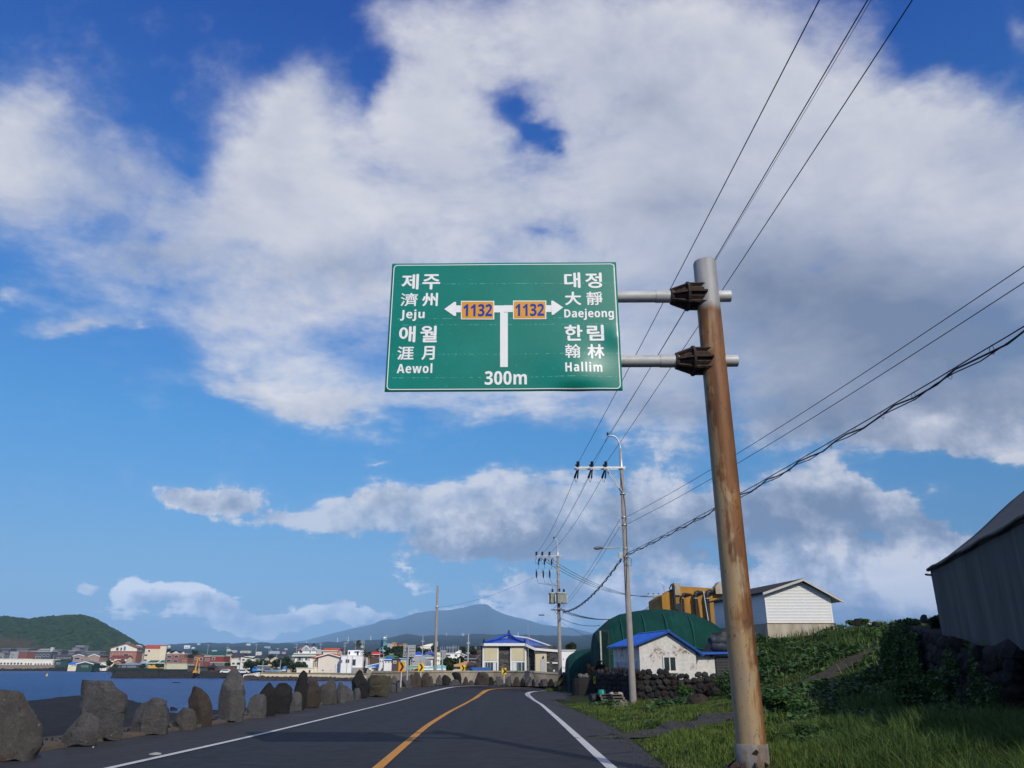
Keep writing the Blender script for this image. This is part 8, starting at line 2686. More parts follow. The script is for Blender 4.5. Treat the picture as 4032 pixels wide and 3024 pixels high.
# ------------------------------------------------------------------ breakwaters, quay, crane, shelter, vehicles
def rubble(name, label, pts, size, n, seed, mat, cat='breakwater', individually=0, core=LAVA):
 """a rubble mound: pts (px, y foot, y top, Y)"""
 r_ = random.Random(seed)
 base = at(pts[0][0], pts[0][1], pts[0][3]); root = thing(name, label, cat, base)
 F = [at(px, yb, Yq) - base for px, yb, yt, Yq in pts]
 T = []
 for px, yb, yt, Yq in pts:
  h = at(px, yt, Yq + 2).z - at(px, yb, Yq).z
  t_ = at(px, yt, Yq + max(1.0, h)) - base; T.append(t_)
 mb = MB()
 for i in range(len(F) - 1):
  a, b, c, d = F[i], F[i + 1], T[i + 1], T[i]
  dn = Vector((0, 0, -2.5)); bk = Vector((0, 14, -.3))
  mb.add([a + dn, b + dn, b, a], [(0, 1, 2, 3)]); mb.add([a, b, c, d], [(0, 1, 2, 3)]); mb.add([d, c, c + bk, d + bk], [(0, 1, 2, 3)])
 mb.add([F[0] + Vector((0, 0, -2.5)), F[0], T[0], T[0] + Vector((0, 14, -3))], [(0, 1, 2, 3)])
 mb.build('core', core, root)
 P_ = []
 for i in range(n):
  s = r_.random() * (len(F) - 1); j = int(s); t = s - j; v = r_.random()
  P_.append((F[j].lerp(F[j + 1], t)).lerp(T[j].lerp(T[j + 1], t), v))
 ind = P_[:individually]
 for p in ind:
  o = bpy.data.objects.new('stone', r_.choice(SV)); COL.objects.link(o); o.parent = root
  o.location = p; sc = size * r_.uniform(.7, 1.3); o.scale = (sc * 1.15, sc, sc * .85); o.rotation_euler = (r_.random() * 3, r_.random() * 3, r_.random() * 3)
 if n > individually:
  base_v = [np.array([v.co for v in m.vertices]) for m in SV[:4]]; base_f = [np.array([list(p.vertices) for p in m.polygons]) for m in SV[:4]]
  V, Fc, off = [], [], 0
  for p in P_[individually:]:
   q = r_.randrange(4); sc = size * r_.uniform(.6, 1.4)
   R_ = np.array(Matrix.Rotation(r_.random() * 6, 3, Vector((r_.random(), r_.random(), r_.random() + .1)).normalized()))
   V.append(base_v[q] @ R_.T * sc * np.array([1.1, 1, .85]) + np.array(p)); Fc.append(base_f[q] + off); off += len(base_v[q])
  o = np_mesh('rubble', np.concatenate(V), np.concatenate(Fc), mat, False, root); o['kind'] = 'stuff'
 return root


rubble('breakwater', 'long dark rubble breakwater across the bay below the brick houses', [(444, 2669, 2668, 300), (462, 2669, 2647, 302), (560, 2671, 2646, 302), (700, 2673, 2646, 302), (840, 2674, 2647, 302), (965, 2676, 2655, 300)], .95, 1500, 3, LAVA_STONE)
rubble('revetment', 'stone revetment of brown boulders under the cream seawall', [(962, 2679, 2662, 262), (1100, 2680, 2667, 258), (1240, 2681, 2668, 252), (1345, 2684, 2671, 250), (1425, 2688, 2675, 243), (1580, 2692, 2678, 236)], .85, 900, 5, mat_rock('brown boulders', (.065, .052, .042), (.12, .10, .08), 1), 'revetment', 0, mat_rock('gap shade', (.02, .018, .016), (.035, .03, .027), 1))  # core coloured near-black to stand for shade between the boulders
rubble('shore_rocks', 'dark rocky foreshore under the far-left houses', [(-60, 2646, 2634, 606), (100, 2646, 2634, 606), (230, 2647, 2630, 600), (330, 2649, 2628, 580), (440, 2652, 2632, 560), (520, 2655, 2636, 520)], 1.3, 700, 9, LAVA_STONE, 'rocky shore')
# cream seawall over the revetment
CREAMW = M('pale cream concrete', (.74, .65, .48), .9, .12, .7, .2, 4)  # one even pale cream over the whole wall
sw = [(1026, 2662, 2648, 266), (1170, 2663, 2648, 264), (1300, 2665, 2649, 260), (1430, 2668, 2651, 254), (1580, 2672, 2653, 246)]
b0 = at(*sw[0][:2], sw[0][3]); SW = thing('seawall', 'cream concrete seawall with a capping, running along the far side of the bay', 'sea wall', b0)
for nm, lo_, hi_, th_, m_ in (('wall', 0, .78, 0, CREAMW), ('coping', .78, 1, .25, M('capping', (.44, .36, .22), .9, .15, 1))):
 mb = MB()
 for i in range(len(sw) - 1):
  c = []
  for px, yb, yt, Yq in sw[i:i + 2]:
   zb_, zt_ = at(px, yb, Yq).z, at(px, yt, Yq).z; p = at(px, yb, Yq)
   za_, zc_ = zb_ + (zt_ - zb_) * lo_ - (1.5 if lo_ == 0 else 0), zb_ + (zt_ - zb_) * hi_
   for dy in (-th_, 1.0 + th_):
    c += [Vector((p.x, Yq + dy, za_)) - b0, Vector((p.x, Yq + dy, zc_)) - b0]
  mb.add(c, [(0, 4, 5, 1), (1, 5, 7, 3), (2, 3, 7, 6)] + ([(0, 1, 3, 2)] if i == 0 else []))
 mb.build(nm, m_, SW)
# striped ramp end
p = at(988, 2660, 264); k = mpp(988, 2655, 264)
rw = thing('quay_ramp', 'white quay ramp with slanting dark slots beside the blue truck', 'ramp', p)
mb = MB(); mb.prism([(-30 * k, -1), (30 * k, -1), (28 * k, 12 * k), (-30 * k, 3 * k)], 0, 2); mb.build('wall', WHITE, rw)
for q in range(7):
 x = (-14 + q * 6) * k; z = (1 + q * .9) * k
 mb = MB(); mb.prism([(x, z), (x + 1.6 * k, z), (x + 3.4 * k, z + 5 * k), (x + 1.8 * k, z + 5 * k)], -.06, -.003); mb.build('slot', BLACK, rw)
# orange crane
p = at(768, 2649, 300); k = mpp(768, 2620, 300)
cr_ = thing('jib_crane', 'bright orange jib crane on the breakwater', 'crane', p)
OR = M('crane orange', (.82, .36, .012), .5, .08, 2)
mb = MB(); mb.prism([(-6 * k, 0), (6 * k, 0), (3 * k, 9 * k), (-2 * k, 9 * k)], -1, 1); mb.build('base', OR, cr_)
mb = MB(); mb.tube([(0, 0, 8 * k), (1.5 * k, 0, 30 * k), (3.5 * k, 0, 46 * k)], [2.6 * k, 2.2 * k, 2.0 * k], 10); mb.build('mast', OR, cr_)
mb = MB(); mb.tube([(3 * k, 0, 54 * k), (8 * k, 0, 54 * k), (12 * k, 0, 46 * k)], [2.0 * k, 1.8 * k, 1.2 * k], 8); mb.tube([(3.5 * k, 0, 45 * k), (4 * k, 0, 55 * k)], 1.8 * k, 8); mb.build('jib', OR, cr_)
mb = MB(); mb.lathe([(3.4 * k, 15 * k), (3.4 * k, 18 * k)], 10, (.5 * k, 0)); mb.build('collar', M('crane yellow', (.70, .45, .08), .5, .1, 3), cr_)
p = at(781, 2646, 301)
for q, (dx, h, w) in enumerate(((0, 32, 1.6), (4, 13, 1.8))):
 mb = MB(); mb.lathe([(w * k, -.5), (w * k * .9, h * k)], 8); o = mb.build('bollard_post', M('grey concrete post', (.42, .40, .36), .8, .1, 3), None, (p.x + dx * k, p.y, p.z)); tag(o, ('tall grey post right of the orange crane', 'short pale post right of the orange crane')[q], 'post')
# open shelter with a pagoda roof
p = at(836, 2648, 306); k = mpp(836, 2630, 306)
pv_ = thing('pavilion', 'open pavilion with a black pagoda roof and red railing on the quay', 'pavilion', p)
mb = MB(); mb.lathe([(24 * k, 18 * k), (19 * k, 19.5 * k), (11 * k, 24 * k), (4 * k, 30 * k), (3.4 * k, 33 * k), (.2 * k, 37 * k)], 6, smooth=False, rot=.5); mb.build('roof', M('black tiles', (.022, .023, .028), .7, .2, 2), pv_)
for q in range(6):
 a = q * math.pi / 3 + .5; mb = MB(); mb.lathe([(1.2 * k, 0), (1.1 * k, 19 * k)], 8, (17 * k * math.cos(a), 17 * k * math.sin(a))); mb.build('column', M('dark red wood', (.10, .035, .03), .7, .2, 3), pv_)
mb = MB(); mb.lathe([(19 * k, -1), (19 * k, 3 * k), (17.5 * k, 3 * k), (17.5 * k, 6 * k), (17 * k, 6 * k)], 6, smooth=False, rot=.5); mb.build('railing', M('red brown railing', (.20, .055, .035), .7, .2, 3), pv_)
B('stone_bank', 'dark stone bank behind the orange crane', 'stone bank', 738, 816, 2643, 2622, 330, 8, '4a4746', 'shed', '55514f', -6, ())
B('stone_bank', 'grey stone yard behind the pavilion', 'stone bank', 845, 905, 2645, 2624, 335, 8, '5a5654', 'flat', '66625f', 1, ())


# vehicles on the quay: tiny in the picture but whole
def car(px, pb, Yd, length, col, label, rz=0.0, van=False, group='vehicles on the quay', cat='car', name='parked_car'):
 p = at(px, pb, Yd); root = thing(name, label, cat, p, rz, group)
 L = length / 2; h = 1.45 if not van else 1.95
 m_ = M('car paint ' + str(col), col, .3, .03, 2, spec=.5)
 pr = [(-L, .32), (L, .32), (L, .78), (L * .62, .86), (L * .36, h - .05), (-L * .55, h), (-L * .86, .95), (-L, .88)] if not van else [(-L, .35), (L, .35), (L, .95), (L * .86, 1.05), (L * .62, h - .03), (-L * .98, h), (-L, 1.0)]
 mb = MB(); mb.prism(pr, -.82, .82); mb.build('body', m_, root)
 for s_ in (-1, 1):
  mb = MB(); y = .823 * s_
  q = [(-L * .72, .95), (L * .45, .95), (L * .27, h - .14), (-L * .52, h - .1)] if not van else [(-L * .9, 1.15), (L * .66, 1.15), (L * .52, h - .15), (-L * .9, h - .12)]
  mb.prism(q, min(y, y + .02 * s_), max(y, y + .02 * s_)); mb.build('side_window', GLASS, root)
  for t in (-.62, .62):
   mb = MB(); mb.lathe([(.30, -.11), (.32, -.06), (.32, .06), (.30, .11)], 14); w_ = mb.build('wheel', BLACK, root, (L * t, .78 * s_, .31)); w_.rotation_euler = (math.pi / 2, 0, 0)
 return root


car(891, 2652, 297, 4.2, (.75, .75, .74), 'white car parked right of the pavilion', .1)
car(958, 2653, 292, 4.4, (.72, .72, .72), 'white car right of the tallest standing stone', .05)
car(1058, 2649, 270, 4.3, (.22, .26, .33), 'slate-grey car right of the blue truck', .0)
car(912, 2645, 310, 4.3, (.55, .12, .10), 'red car half hidden left of the tallest standing stone', .3)
# blue truck with a low bed
p = at(1030, 2649, 272); tk = thing('truck', 'small truck with a bright blue cab and a grey covered bed', 'truck', p, 0, 'vehicles on the quay')
TB = M('truck blue', (.02, .24, .72), .4, .05, 2, spec=.5)
mb = MB(); mb.prism([(-2.9, .45), (-1.4, .45), (-1.4, 1.95), (-2.4, 1.95), (-2.9, 1.25)], -.85, .85); cab = mb.build('cab', TB, tk)
mb = MB(); mb.prism([(-2.78, 1.25), (-1.75, 1.25), (-1.75, 1.8), (-2.42, 1.8)], -.87, -.853); mb.build('side_window', GLASS, cab)
mb = MB(); mb.box(-1.3, -.9, .7, 2.9, .9, 1.25); mb.build('bed', M('grey truck bed', (.42, .45, .48), .6, .1, 3), tk)
mb = MB(); mb.prism([(-1.3, 1.253), (2.9, 1.253), (2.9, 2.1), (-1.3, 2.15)], -.9, .9); mb.build('cover', M('dark truck tarpaulin', (.10, .14, .18), .6, .2, 2), tk)
mb = MB(); mb.box(-1.4, -.93, 2.1, 3.0, .93, 2.3); mb.build('cover_top', M('pale truck top', (.50, .52, .54), .6, .1, 2), tk)
mb = MB(); mb.prism([(1.9, 2.303), (3.0, 2.303), (2.8, 2.65), (2.1, 2.75)], -.5, .5); mb.build('orange_load', M('orange load', (.75, .35, .05), .7, .1, 3), tk)
for x in (-2.1, 1.9):
 for s_ in (-1, 1):
  mb = MB(); mb.lathe([(.32, -.12), (.34, -.06), (.34, .06), (.32, .12)], 14); w_ = mb.build('wheel', BLACK, tk, (x, .75 * s_, .34)); w_.rotation_euler = (math.pi / 2, 0, 0)
# blue boat on the quay
p = at(1100, 2648, 266); bt = thing('boat', 'low pale blue boat with a blue canopy at its stern on the quay', 'boat', p)
mb = MB(); V_ = []
for i in range(9):
 t = i / 8; x = -2.6 + 4.6 * t; w = .8 * math.sin(math.pi * min(1, t + .28) * .9) ** .7 if t < .98 else .5; w = max(.06, w)
 V_ += [(x, -w, .85), (x, -w * .6, .25), (x, 0, .12), (x, w * .6, .25), (x, w, .85)]
mb.add(V_, [(i * 5 + j, (i + 1) * 5 + j, (i + 1) * 5 + j + 1, i * 5 + j + 1) for i in range(8) for j in range(4)] + [(0, 1, 2, 3, 4), (44, 43, 42, 41, 40)] + [(i * 5 + 4, (i + 1) * 5 + 4, (i + 1) * 5, i * 5) for i in range(8)]); mb.build('hull', M('pale blue hull', (.32, .45, .62), .5, .06, 2), bt)
mb = MB(); mb.prism([(1.1, .86), (2.1, .86), (2.1, 1.9), (1.7, 2.0), (1.1, 1.3)], -.6, .6); mb.build('canopy', M('blue canvas', (.05, .24, .55), .7, .1, 3), bt)
mb = MB(); mb.box(1.0, -.62, .5, 2.2, -.55, .85); mb.build('white_panel', WHITE, bt)
B('crate_stack', 'stack of pale crates right of the blue boat', 'crates', 1130, 1141, 2648, 2636, 270, 2, 'cdbfa8', 'flat', 'bfb09a', 1, row(1, .1, .9, .2, .4))
# yellow buoy out in the bay
d = ray(184, 2662); t_ = (SEA - EYE.z) / d.z; p = EYE + d * t_; k = t_ / FPX
bu = thing('buoy', 'small yellow buoy floating in the bay', 'buoy', p)
YB_ = M('buoy yellow', (.80, .55, .03), .5, .06, 3)
mb = MB(); mb.lathe([(2.2 * k, -.3), (4.0 * k, 0), (4.0 * k, 3.0 * k), (3 * k, 3.4 * k)], 12); mb.build('float', YB_, bu)
mb = MB(); mb.lathe([(2.6 * k, 3.4 * k), (1.3 * k, 8.6 * k), (1.2 * k, 10 * k), (.3 * k, 10.4 * k)], 10); mb.build('top_mark', YB_, bu)

# ------------------------------------------------------------------ far poles and masts
POLEFAR = M('far pole', (.40, .40, .40), .7, .1, 3)
for i, (px, yt, yb, Yd, arms, lamp, lb) in enumerate((
 (1005, 2536, 2592, 420, [2], 0, 'far utility pole left of the shore bushes'), (1088, 2552, 2604, 360, [1], 0, 'T-shaped far pole over the charcoal gable'), (1164, 2532, 2600, 380, [6, 16], 0, 'far pole with two crossarms left of the villa roof'),
 (1055, 2560, 2600, 420, [], 1, 'far street lamp with a curved arm over the pale blue roofs'), (1101, 2598, 2648, 268, [], 0, 'slim pale pole beside the quay boat'), (1032, 2603, 2648, 268, [], 0, 'thin dark mast behind the blue truck'),
 (1259, 2528, 2590, 350, [8, 9], 0, 'far pole with a crossarm over the villa gables'), (1354, 2530, 2600, 330, [3, 13], 1, 'far lamp pole over the grey gable roof'), (1396, 2515, 2600, 330, [12], 0, 'far pole with one long crossarm left of the tall palm'),
 (1423, 2515, 2600, 330, [8, 14, 30], 0, 'far pole with a pale box right of the tall palm'), (1430, 2520, 2600, 332, [], 0, 'bare far pole right of the one with the box'), (1493, 2551, 2615, 230, [9], 0, 'pale pole with a cross top over the red hip roof'),
 (1661, 2502, 2630, 210, [22], 0, 'tall far pole left of the bare pole'), (1842, 2496, 2645, 115, [35, 72], 0, 'tall far pole left of the stone house'), (1809, 2593, 2645, 114, [], 0, 'short greenish pole beside the third chevron'),
 (813, 2538, 2600, 480, [2], 0, 'far pole rising over the green hall roof'), (890, 2536, 2600, 460, [14], 0, 'far pole right of the green hall'), (646, 2573, 2620, 470, [9], 0, 'lattice-like far pole left of the curly cornices'),
 (1615, 2597, 2648, 128, [], 1, 'white lamp post behind the big sign back'), (1509, 2574, 2612, 245, [], 0, 'thin pole between the red and the green hip roofs'), (518, 2598, 2632, 490, [], 0, 'slim pole over the blue-grey hip roof on the shore'),
 (135, 2577, 2612, 680, [], 0, 'slim pale pole among the far-left houses'), (207, 2577, 2612, 660, [], 0, 'pale pole at the right end of the long white building'))):
 f = at(px, yb, Yd); h = at(px, yt, Yd).z - f.z; k = mpp(px, yb, Yd); r0 = max(.13, .9 * k)
 root = thing('far_pole', lb, 'utility pole', f, 0, 'distant poles')
 mb = MB(); mb.lathe([(r0, -1), (r0 * .7, h)], 7); mb.build('shaft', POLEFAR, root)
 for a in arms:
  mb = MB(); w = 6.5 * k; z = h - a * k; mb.box(-w * (1.5 if i in (2, 8) else 1), -.08, z - .09, w * (.4 if i in (2, 8) else 1), .08, z + .09); mb.build('crossarm', POLEFAR, root)
 if lamp:
  mb = MB(); mb.tube([(0, 0, h - .2), (6 * k, 0, h + .2), (13 * k, -.3, h - .3)], [.09, .08, .2], 6); mb.build('lamp_arm', POLEFAR, root)
 if i == 9:
  mb = MB(); mb.box(-5 * k, -.4, h - 34 * k, 5 * k, .4, h - 26 * k); mb.build('transformer', M('far box', (.5, .5, .46), .7, .1, 3), root)
# wind turbines on the far slope
TW = M('turbine white', (.75, .77, .80), .5, .03, 2)
for i, (px, yt, yb, lb) in enumerate(((1206, 2522, 2531, 'wind turbine over the villa gable'), (1329, 2508, 2519, 'wind turbine over the terracotta roof'), (1371, 2506, 2518, 'wind turbine left of the far pole with one long crossarm'), (1460, 2501, 2512, 'wind turbine left of the sky-blue tower'), (1522, 2500, 2510, 'wind turbine right above the sky-blue tower'), (1758, 2491, 2501, 'lone wind turbine right of the bare pole'), (1820, 2490, 2501, 'left wind turbine of the pair by the tall far pole'), (1826, 2491, 2501, 'right wind turbine of the pair by the tall far pole'), (2040, 2488, 2497, 'wind turbine above the peak of the blue tiled roof'))):
 Yt = land_hit(px, yb + 3); f = at(px, yb + 3, Yt); k = mpp(px, yb, Yt); h = (yb - yt + 3) * k
 root = thing('wind_turbine', lb, 'wind turbine', f, 0, 'wind turbines on the far slope')
 mb = MB(); mb.lathe([(1.8, -6), (1.0, h * .62)], 8); mb.build('tower', TW, root)
 for q in range(3):
  a = q * 2 * math.pi / 3 + i * .7 + 1.57
  mb = MB(); c = Vector((0, -3, h * .62)); e_ = c + Vector((math.cos(a), 0, math.sin(a))) * h * .30; mb.tube([c, e_], [.9, .3], 5); mb.build('blade', TW, root)

# ------------------------------------------------------------------ vegetation
GRASS = mat_leaf('verge grass', (.055, .095, .012), (.105, .17, .028), (.17, .19, .05), .65)
GRASS_D = mat_leaf('dense grass', (.038, .08, .016), (.075, .14, .028), (.13, .16, .045), .65)
VINE = mat_leaf('broad leaves', (.026, .066, .014), (.055, .125, .028), (.10, .17, .045), .5)
CROWN = mat_leaf('tree leaves', (.018, .036, .012), (.036, .062, .020), (.055, .085, .03), .6)
CROWN2 = mat_leaf('lighter tree leaves', (.030, .052, .014), (.055, .085, .026), (.085, .11, .04), .6)
PALMLEAF = mat_leaf('palm leaves', (.05, .06, .02), (.09, .10, .035), (.16, .13, .06), .6)
STRAW = mat_leaf('dry straw', (.20, .17, .08), (.32, .28, .15), None, .8)
BARK = M('bark', (.10, .075, .05), .9, .3, 6, .4, 20)


def vnoise(x, y, s, seed=0.0):
 return np.array([noise.noise(Vector((a * s, b * s, seed))) for a, b in zip(x, y)])


def dist_line(x, y, L):
 d = np.full(len(x), 1e9)
 for q in L:
  d = np.minimum(d, np.hypot(x - q[0], y - q[1]))
 return d


def blades(name, x, y, h, w, mat, lean=.35, z=None):
 n = len(x)
 z = H(x, y) if z is None else z
 a = rng.uniform(0, 2 * math.pi, n); la = rng.uniform(0, 2 * math.pi, n); ln = np.abs(rng.normal(0, lean, n)) * h
 dx, dy = np.cos(a) * w / 2, np.sin(a) * w / 2
 V = np.zeros((n, 5, 3))
 V[:, 0] = np.stack([x - dx, y - dy, z - .02], 1); V[:, 1] = np.stack([x + dx, y + dy, z - .02], 1)
 mx, my = x + np.cos(la) * ln * .35, y + np.sin(la) * ln * .35
 V[:, 2] = np.stack([mx + dx * .8, my + dy * .8, z + h * .6], 1); V[:, 3] = np.stack([mx - dx * .8, my - dy * .8, z + h * .6], 1)
 V[:, 4] = np.stack([x + np.cos(la) * ln, y + np.sin(la) * ln, z + h], 1)
 b = np.arange(n)[:, None] * 5
 F = np.concatenate([b + np.array([0, 1, 2]), b + np.array([0, 2, 3]), b + np.array([3, 2, 4])])
 o = np_mesh(name, V.reshape(-1, 3), F, mat, False); o['kind'] = 'stuff'
 return o


def leaves(name, P_, size, mat, up=.9, parent=None, kind='stuff'):
 """folded leaves at points P_, facing mostly up"""
 n = len(P_)
 nrm = rng.normal(0, 1, (n, 3)); nrm[:, 2] = np.abs(nrm[:, 2]) * (1 + up * 2) + up
 nrm /= np.linalg.norm(nrm, axis=1)[:, None]
 t = rng.normal(0, 1, (n, 3)); t -= nrm * (t * nrm).sum(1)[:, None]; t /= np.linalg.norm(t, axis=1)[:, None]
 s = np.cross(nrm, t)
 sz = (size * rng.uniform(.6, 1.35, n))[:, None] if np.isscalar(size) else (size * rng.uniform(.6, 1.35, n))[:, None]
 V = np.stack([P_ - t * sz * .6, P_ + s * sz * .48 + nrm * sz * .12 - t * sz * .1, P_ + t * sz * .7, P_ - s * sz * .48 + nrm * sz * .12 - t * sz * .1], 1)
 b = np.arange(n)[:, None] * 4
 F = np.concatenate([b + np.array([0, 1, 2]), b + np.array([0, 2, 3])])
 o = np_mesh(name, V.reshape(-1, 3), F, mat, False, parent)
 if kind:
  o['kind'] = kind
 return o


def sample(n, y0, y1, umax=.74, lo=-.10):
 Yq = y0 * (y1 / y0) ** rng.random(n)
 e = edge_x(Yq) + lo
 x = e + (umax * Yq + 1.5 - e) * rng.random(n)
 return x, Yq


def clear(x, y):
 """away from paths, buildings and walls"""
 k = dist_line(x, y, PATHL) > .9
 k &= np.hypot(x - pb_.x, (y - 45.6) * .7) > 1.1
 k &= dist_line(x, y, TRACKL[::2]) > np.where(y > 43, 1.0, 1.75)
 hz = (x > 9.5) & (x < 12) & (y > 46.8) & (y < 60)
 house = (y > 47.4) & (x < at(2900, 2600, 52).x * y / 52)
 k &= ~house
 wall_x = np.interp(y, [p[1] for p in bpth[::-1]], [p[0] for p in bpth[::-1]])
 k &= ~((y < 36) & (x > wall_x + .1))
 k &= ~((np.abs(x - BX) < .32) & (np.abs(y - BY) < .32))
 return k


x, y = sample(150000, 7.5, 47.0, .72)
k = clear(x, y); x, y = x[k], y[k]
nz_ = vnoise(x, y, .55, 3.0); nz2 = vnoise(x, y, 2.2, 9.0)
pole_side = x - np.interp(y, [8, 12, 20, 30, 47], [3.0, 3.9, 6.2, 9.4, 15.5])   # right of here the growth is ranker
rank = np.clip(pole_side / 1.2, 0, 1)
keep = (nz_ + .35 * nz2 + rng.uniform(-.35, .35, len(x)) > -.42)
x, y, nz_, nz2, rank = x[keep], y[keep], nz_[keep], nz2[keep], rank[keep]
hh = (.09 + .12 * np.clip(nz_ + .5, 0, 1) + .16 * rank * np.clip(nz2 + .6, 0, 1.3)) * rng.uniform(.6, 1.4, len(x))
d_e = x - edge_x(y)
q = (d_e > .12) | (nz2 > .1); x, y, hh, d_e, rank, nz2 = x[q], y[q], hh[q], d_e[q], rank[q], nz2[q]
hh *= np.clip(.35 + d_e / 1.6, .35, 1)
hh *= np.clip(1.1 - y / 55, .45, 1)
ww = .011 * np.clip(y / 11, .9, 4.2) * rng.uniform(.7, 1.3, len(x))
m = rank > rng.random(len(x))
blades('grass', x[~m], y[~m], hh[~m], ww[~m], GRASS, .55)
blades('rank_grass', x[m], y[m], hh[m] * 1.25, ww[m] * 1.1, GRASS_D, .6)
# broad-leaved creeper: in drifts on the bank, below the wall and left of the pole
x, y = sample(150000, 8.5, 62, .74, .8)
k = clear(x, y); x, y = x[k], y[k]
n1 = vnoise(x, y, .30, 21.0); n2 = vnoise(x, y, .9, 33.0)
side = x - np.interp(y, [8, 12, 20, 30, 47, 62], [3.2, 4.2, 6.6, 10.0, 12.4, 15.0])
val = n1 + .5 * n2 + np.where(side > 0, np.where(y > 40, .45, .24), -.28)
spot = np.exp(-(((x - 2.45) / 1.0) ** 2 + ((y - 14.2) / 1.2) ** 2))
val += spot * .9
k = (val > .12) & (rng.random(len(x)) < np.clip((val - .05) * 3, 0, 1)); x, y, val, n2 = x[k], y[k], val[k], n2[k]
z = H(x, y) + (rng.random(len(x)) ** .6) * np.clip(.10 + .35 * np.clip(val, 0, .8) + .12 * n2, .06, .5) * np.clip(y / 26, .6, 1.25) * np.clip(dist_line(x, y, TRACKL[::2]) / 3.5, .2, 1)
leaves('creeper', np.stack([x, y, z], 1), .075 * np.clip(y / 14, .8, 3.0), VINE)
# taller growth along the crest and by the boarded house
x = rng.uniform(14, 34, 9000); y = rng.uniform(49, 63, 9000)
keep = (vnoise(x, y, .5, 5.0) > .0) & clear(x, y)
x, y = x[keep], y[keep]
blades('crest_grass', x, y, rng.uniform(.3, .8, len(x)), np.full(len(x), .035), GRASS_D, .45)
# tall weeds and dry stems standing out of the bank
x, y = sample(5200, 12, 60, .74, 2.5); k = clear(x, y) & (x - .32 * y > -.6) & (vnoise(x, y, .4, 51.0) > .02); x, y = x[k], y[k]
blades('weeds', x, y, rng.uniform(.3, .75, len(x)) * np.clip(y / 34, .5, 1.2), .012 * np.clip(y / 12, 1, 3.4), GRASS, .5)
x, y = sample(2600, 12, 60, .74, 2.5); k = clear(x, y) & (x - .32 * y > -.6) & (vnoise(x, y, .5, 71.0) > .1); x, y = x[k], y[k]
blades('dry_stems', x, y, rng.uniform(.25, .6, len(x)) * np.clip(y / 34, .5, 1.2), .010 * np.clip(y / 12, 1, 3.2), STRAW, .45)
# dry stalks of a cut crop near the bottom edge
x = rng.uniform(1.4, 3.3, 260); y = rng.uniform(11.0, 13.6, 260); k = x > edge_x(y) + .25; x, y = x[k], y[k]
blades('dry_stalks', x, y, rng.uniform(.10, .26, len(x)), np.full(len(x), .012), STRAW, .12)
x, y = sample(2600, 9.5, 15, .32, .05); k = (x - edge_x(y) < .55); x, y = x[k], y[k]
blades('dry_grass', x, y, rng.uniform(.04, .12, len(x)), np.full(len(x), .014), STRAW, .9)
# grass at the feet of the poles
for (cx, cy, zz, r, n) in ((b2.x, Y2 - .1, b2.z, .9, 700), (b1.x, 43.8, None, .8, 500)):
 a = rng.uniform(0, 6.28, n); rr = r * np.sqrt(rng.random(n))
 xx, yy2 = cx + rr * np.cos(a) * 1.5, cy + rr * np.sin(a)
 blades('grass_tuft', xx, yy2, rng.uniform(.12, .4, n), np.full(n, .03), GRASS, .5, z=None if zz is None else np.full(n, zz - .02))
# stones of the gravel path
L_ = []
for q, (cL, w_) in enumerate(((PATHL, PATHW), (TRACKL, TRACKW))):
 n = 1500 if q == 0 else 400
 i = rng.integers(0, len(cL), n); off = rng.normal(0, .30, n) * w_[i]
 x = cL[i, 0] + rng.normal(0, .2, n); y = cL[i, 1] + off * .5
 L_.append(np.stack([x, y, H(x, y) + .035], 1))
P_ = np.concatenate(L_)
bv = np.array([v.co for v in SV[0].vertices]); bfx = np.array([list(p.vertices) for p in SV[0].polygons])
sz = rng.uniform(.015, .055, len(P_)) ** 1.0
V = bv[None] * sz[:, None, None] * np.array([1.2, 1, .6]) + P_[:, None]
F = bfx[None] + (np.arange(len(P_)) * len(bv))[:, None, None]
o = np_mesh('gravel', V.reshape(-1, 3), F.reshape(-1, 3), mat_rock('loose gravel', (.11, .105, .095), (.24, .23, .21), 5), False); o['kind'] = 'stuff'
# creeper hanging over the retaining wall
PB = np.array([[p[0], p[1], p[2], p[3]] for p in bpth])
s = rng.random(9000) * (len(PB) - 1.001); i = s.astype(int); t = (s - i)[:, None]
q = PB[i] * (1 - t) + PB[i + 1] * t
v = rng.random(9000) ** 1.3
P_ = np.stack([q[:, 0] - .22 - .3 * rng.random(9000) * (1 - v), q[:, 1] - .15 * rng.random(9000), q[:, 2] + (q[:, 3] - q[:, 2]) * v], 1)
mk = vnoise(P_[:, 1], P_[:, 2], .8, 4.0) + .35 * (1 - v) + np.where(P_[:, 1] > 28, .22, 0) > .16
leaves('wall_creeper', P_[mk], .11, VINE, .3)


# ---- bushes and trees
def leaf_cloud(c, rad, n, size, clumps=9, seed=0):
 r = np.random.default_rng(seed)
 cc = r.normal(0, 1, (clumps, 3)); cc /= np.linalg.norm(cc, axis=1)[:, None]
 cc *= (r.uniform(.25, .72, clumps))[:, None]; cc[:, 2] = cc[:, 2] * .9 + .05
 k = r.integers(0, clumps, n)
 d = r.normal(0, 1, (n, 3)); d /= np.linalg.norm(d, axis=1)[:, None]
 rr = r.uniform(.55, 1.05, n) ** .7 * r.uniform(.26, .46, clumps)[k]
 P = cc[k] + d * rr[:, None]
 return np.array(c) + P * np.array(rad)


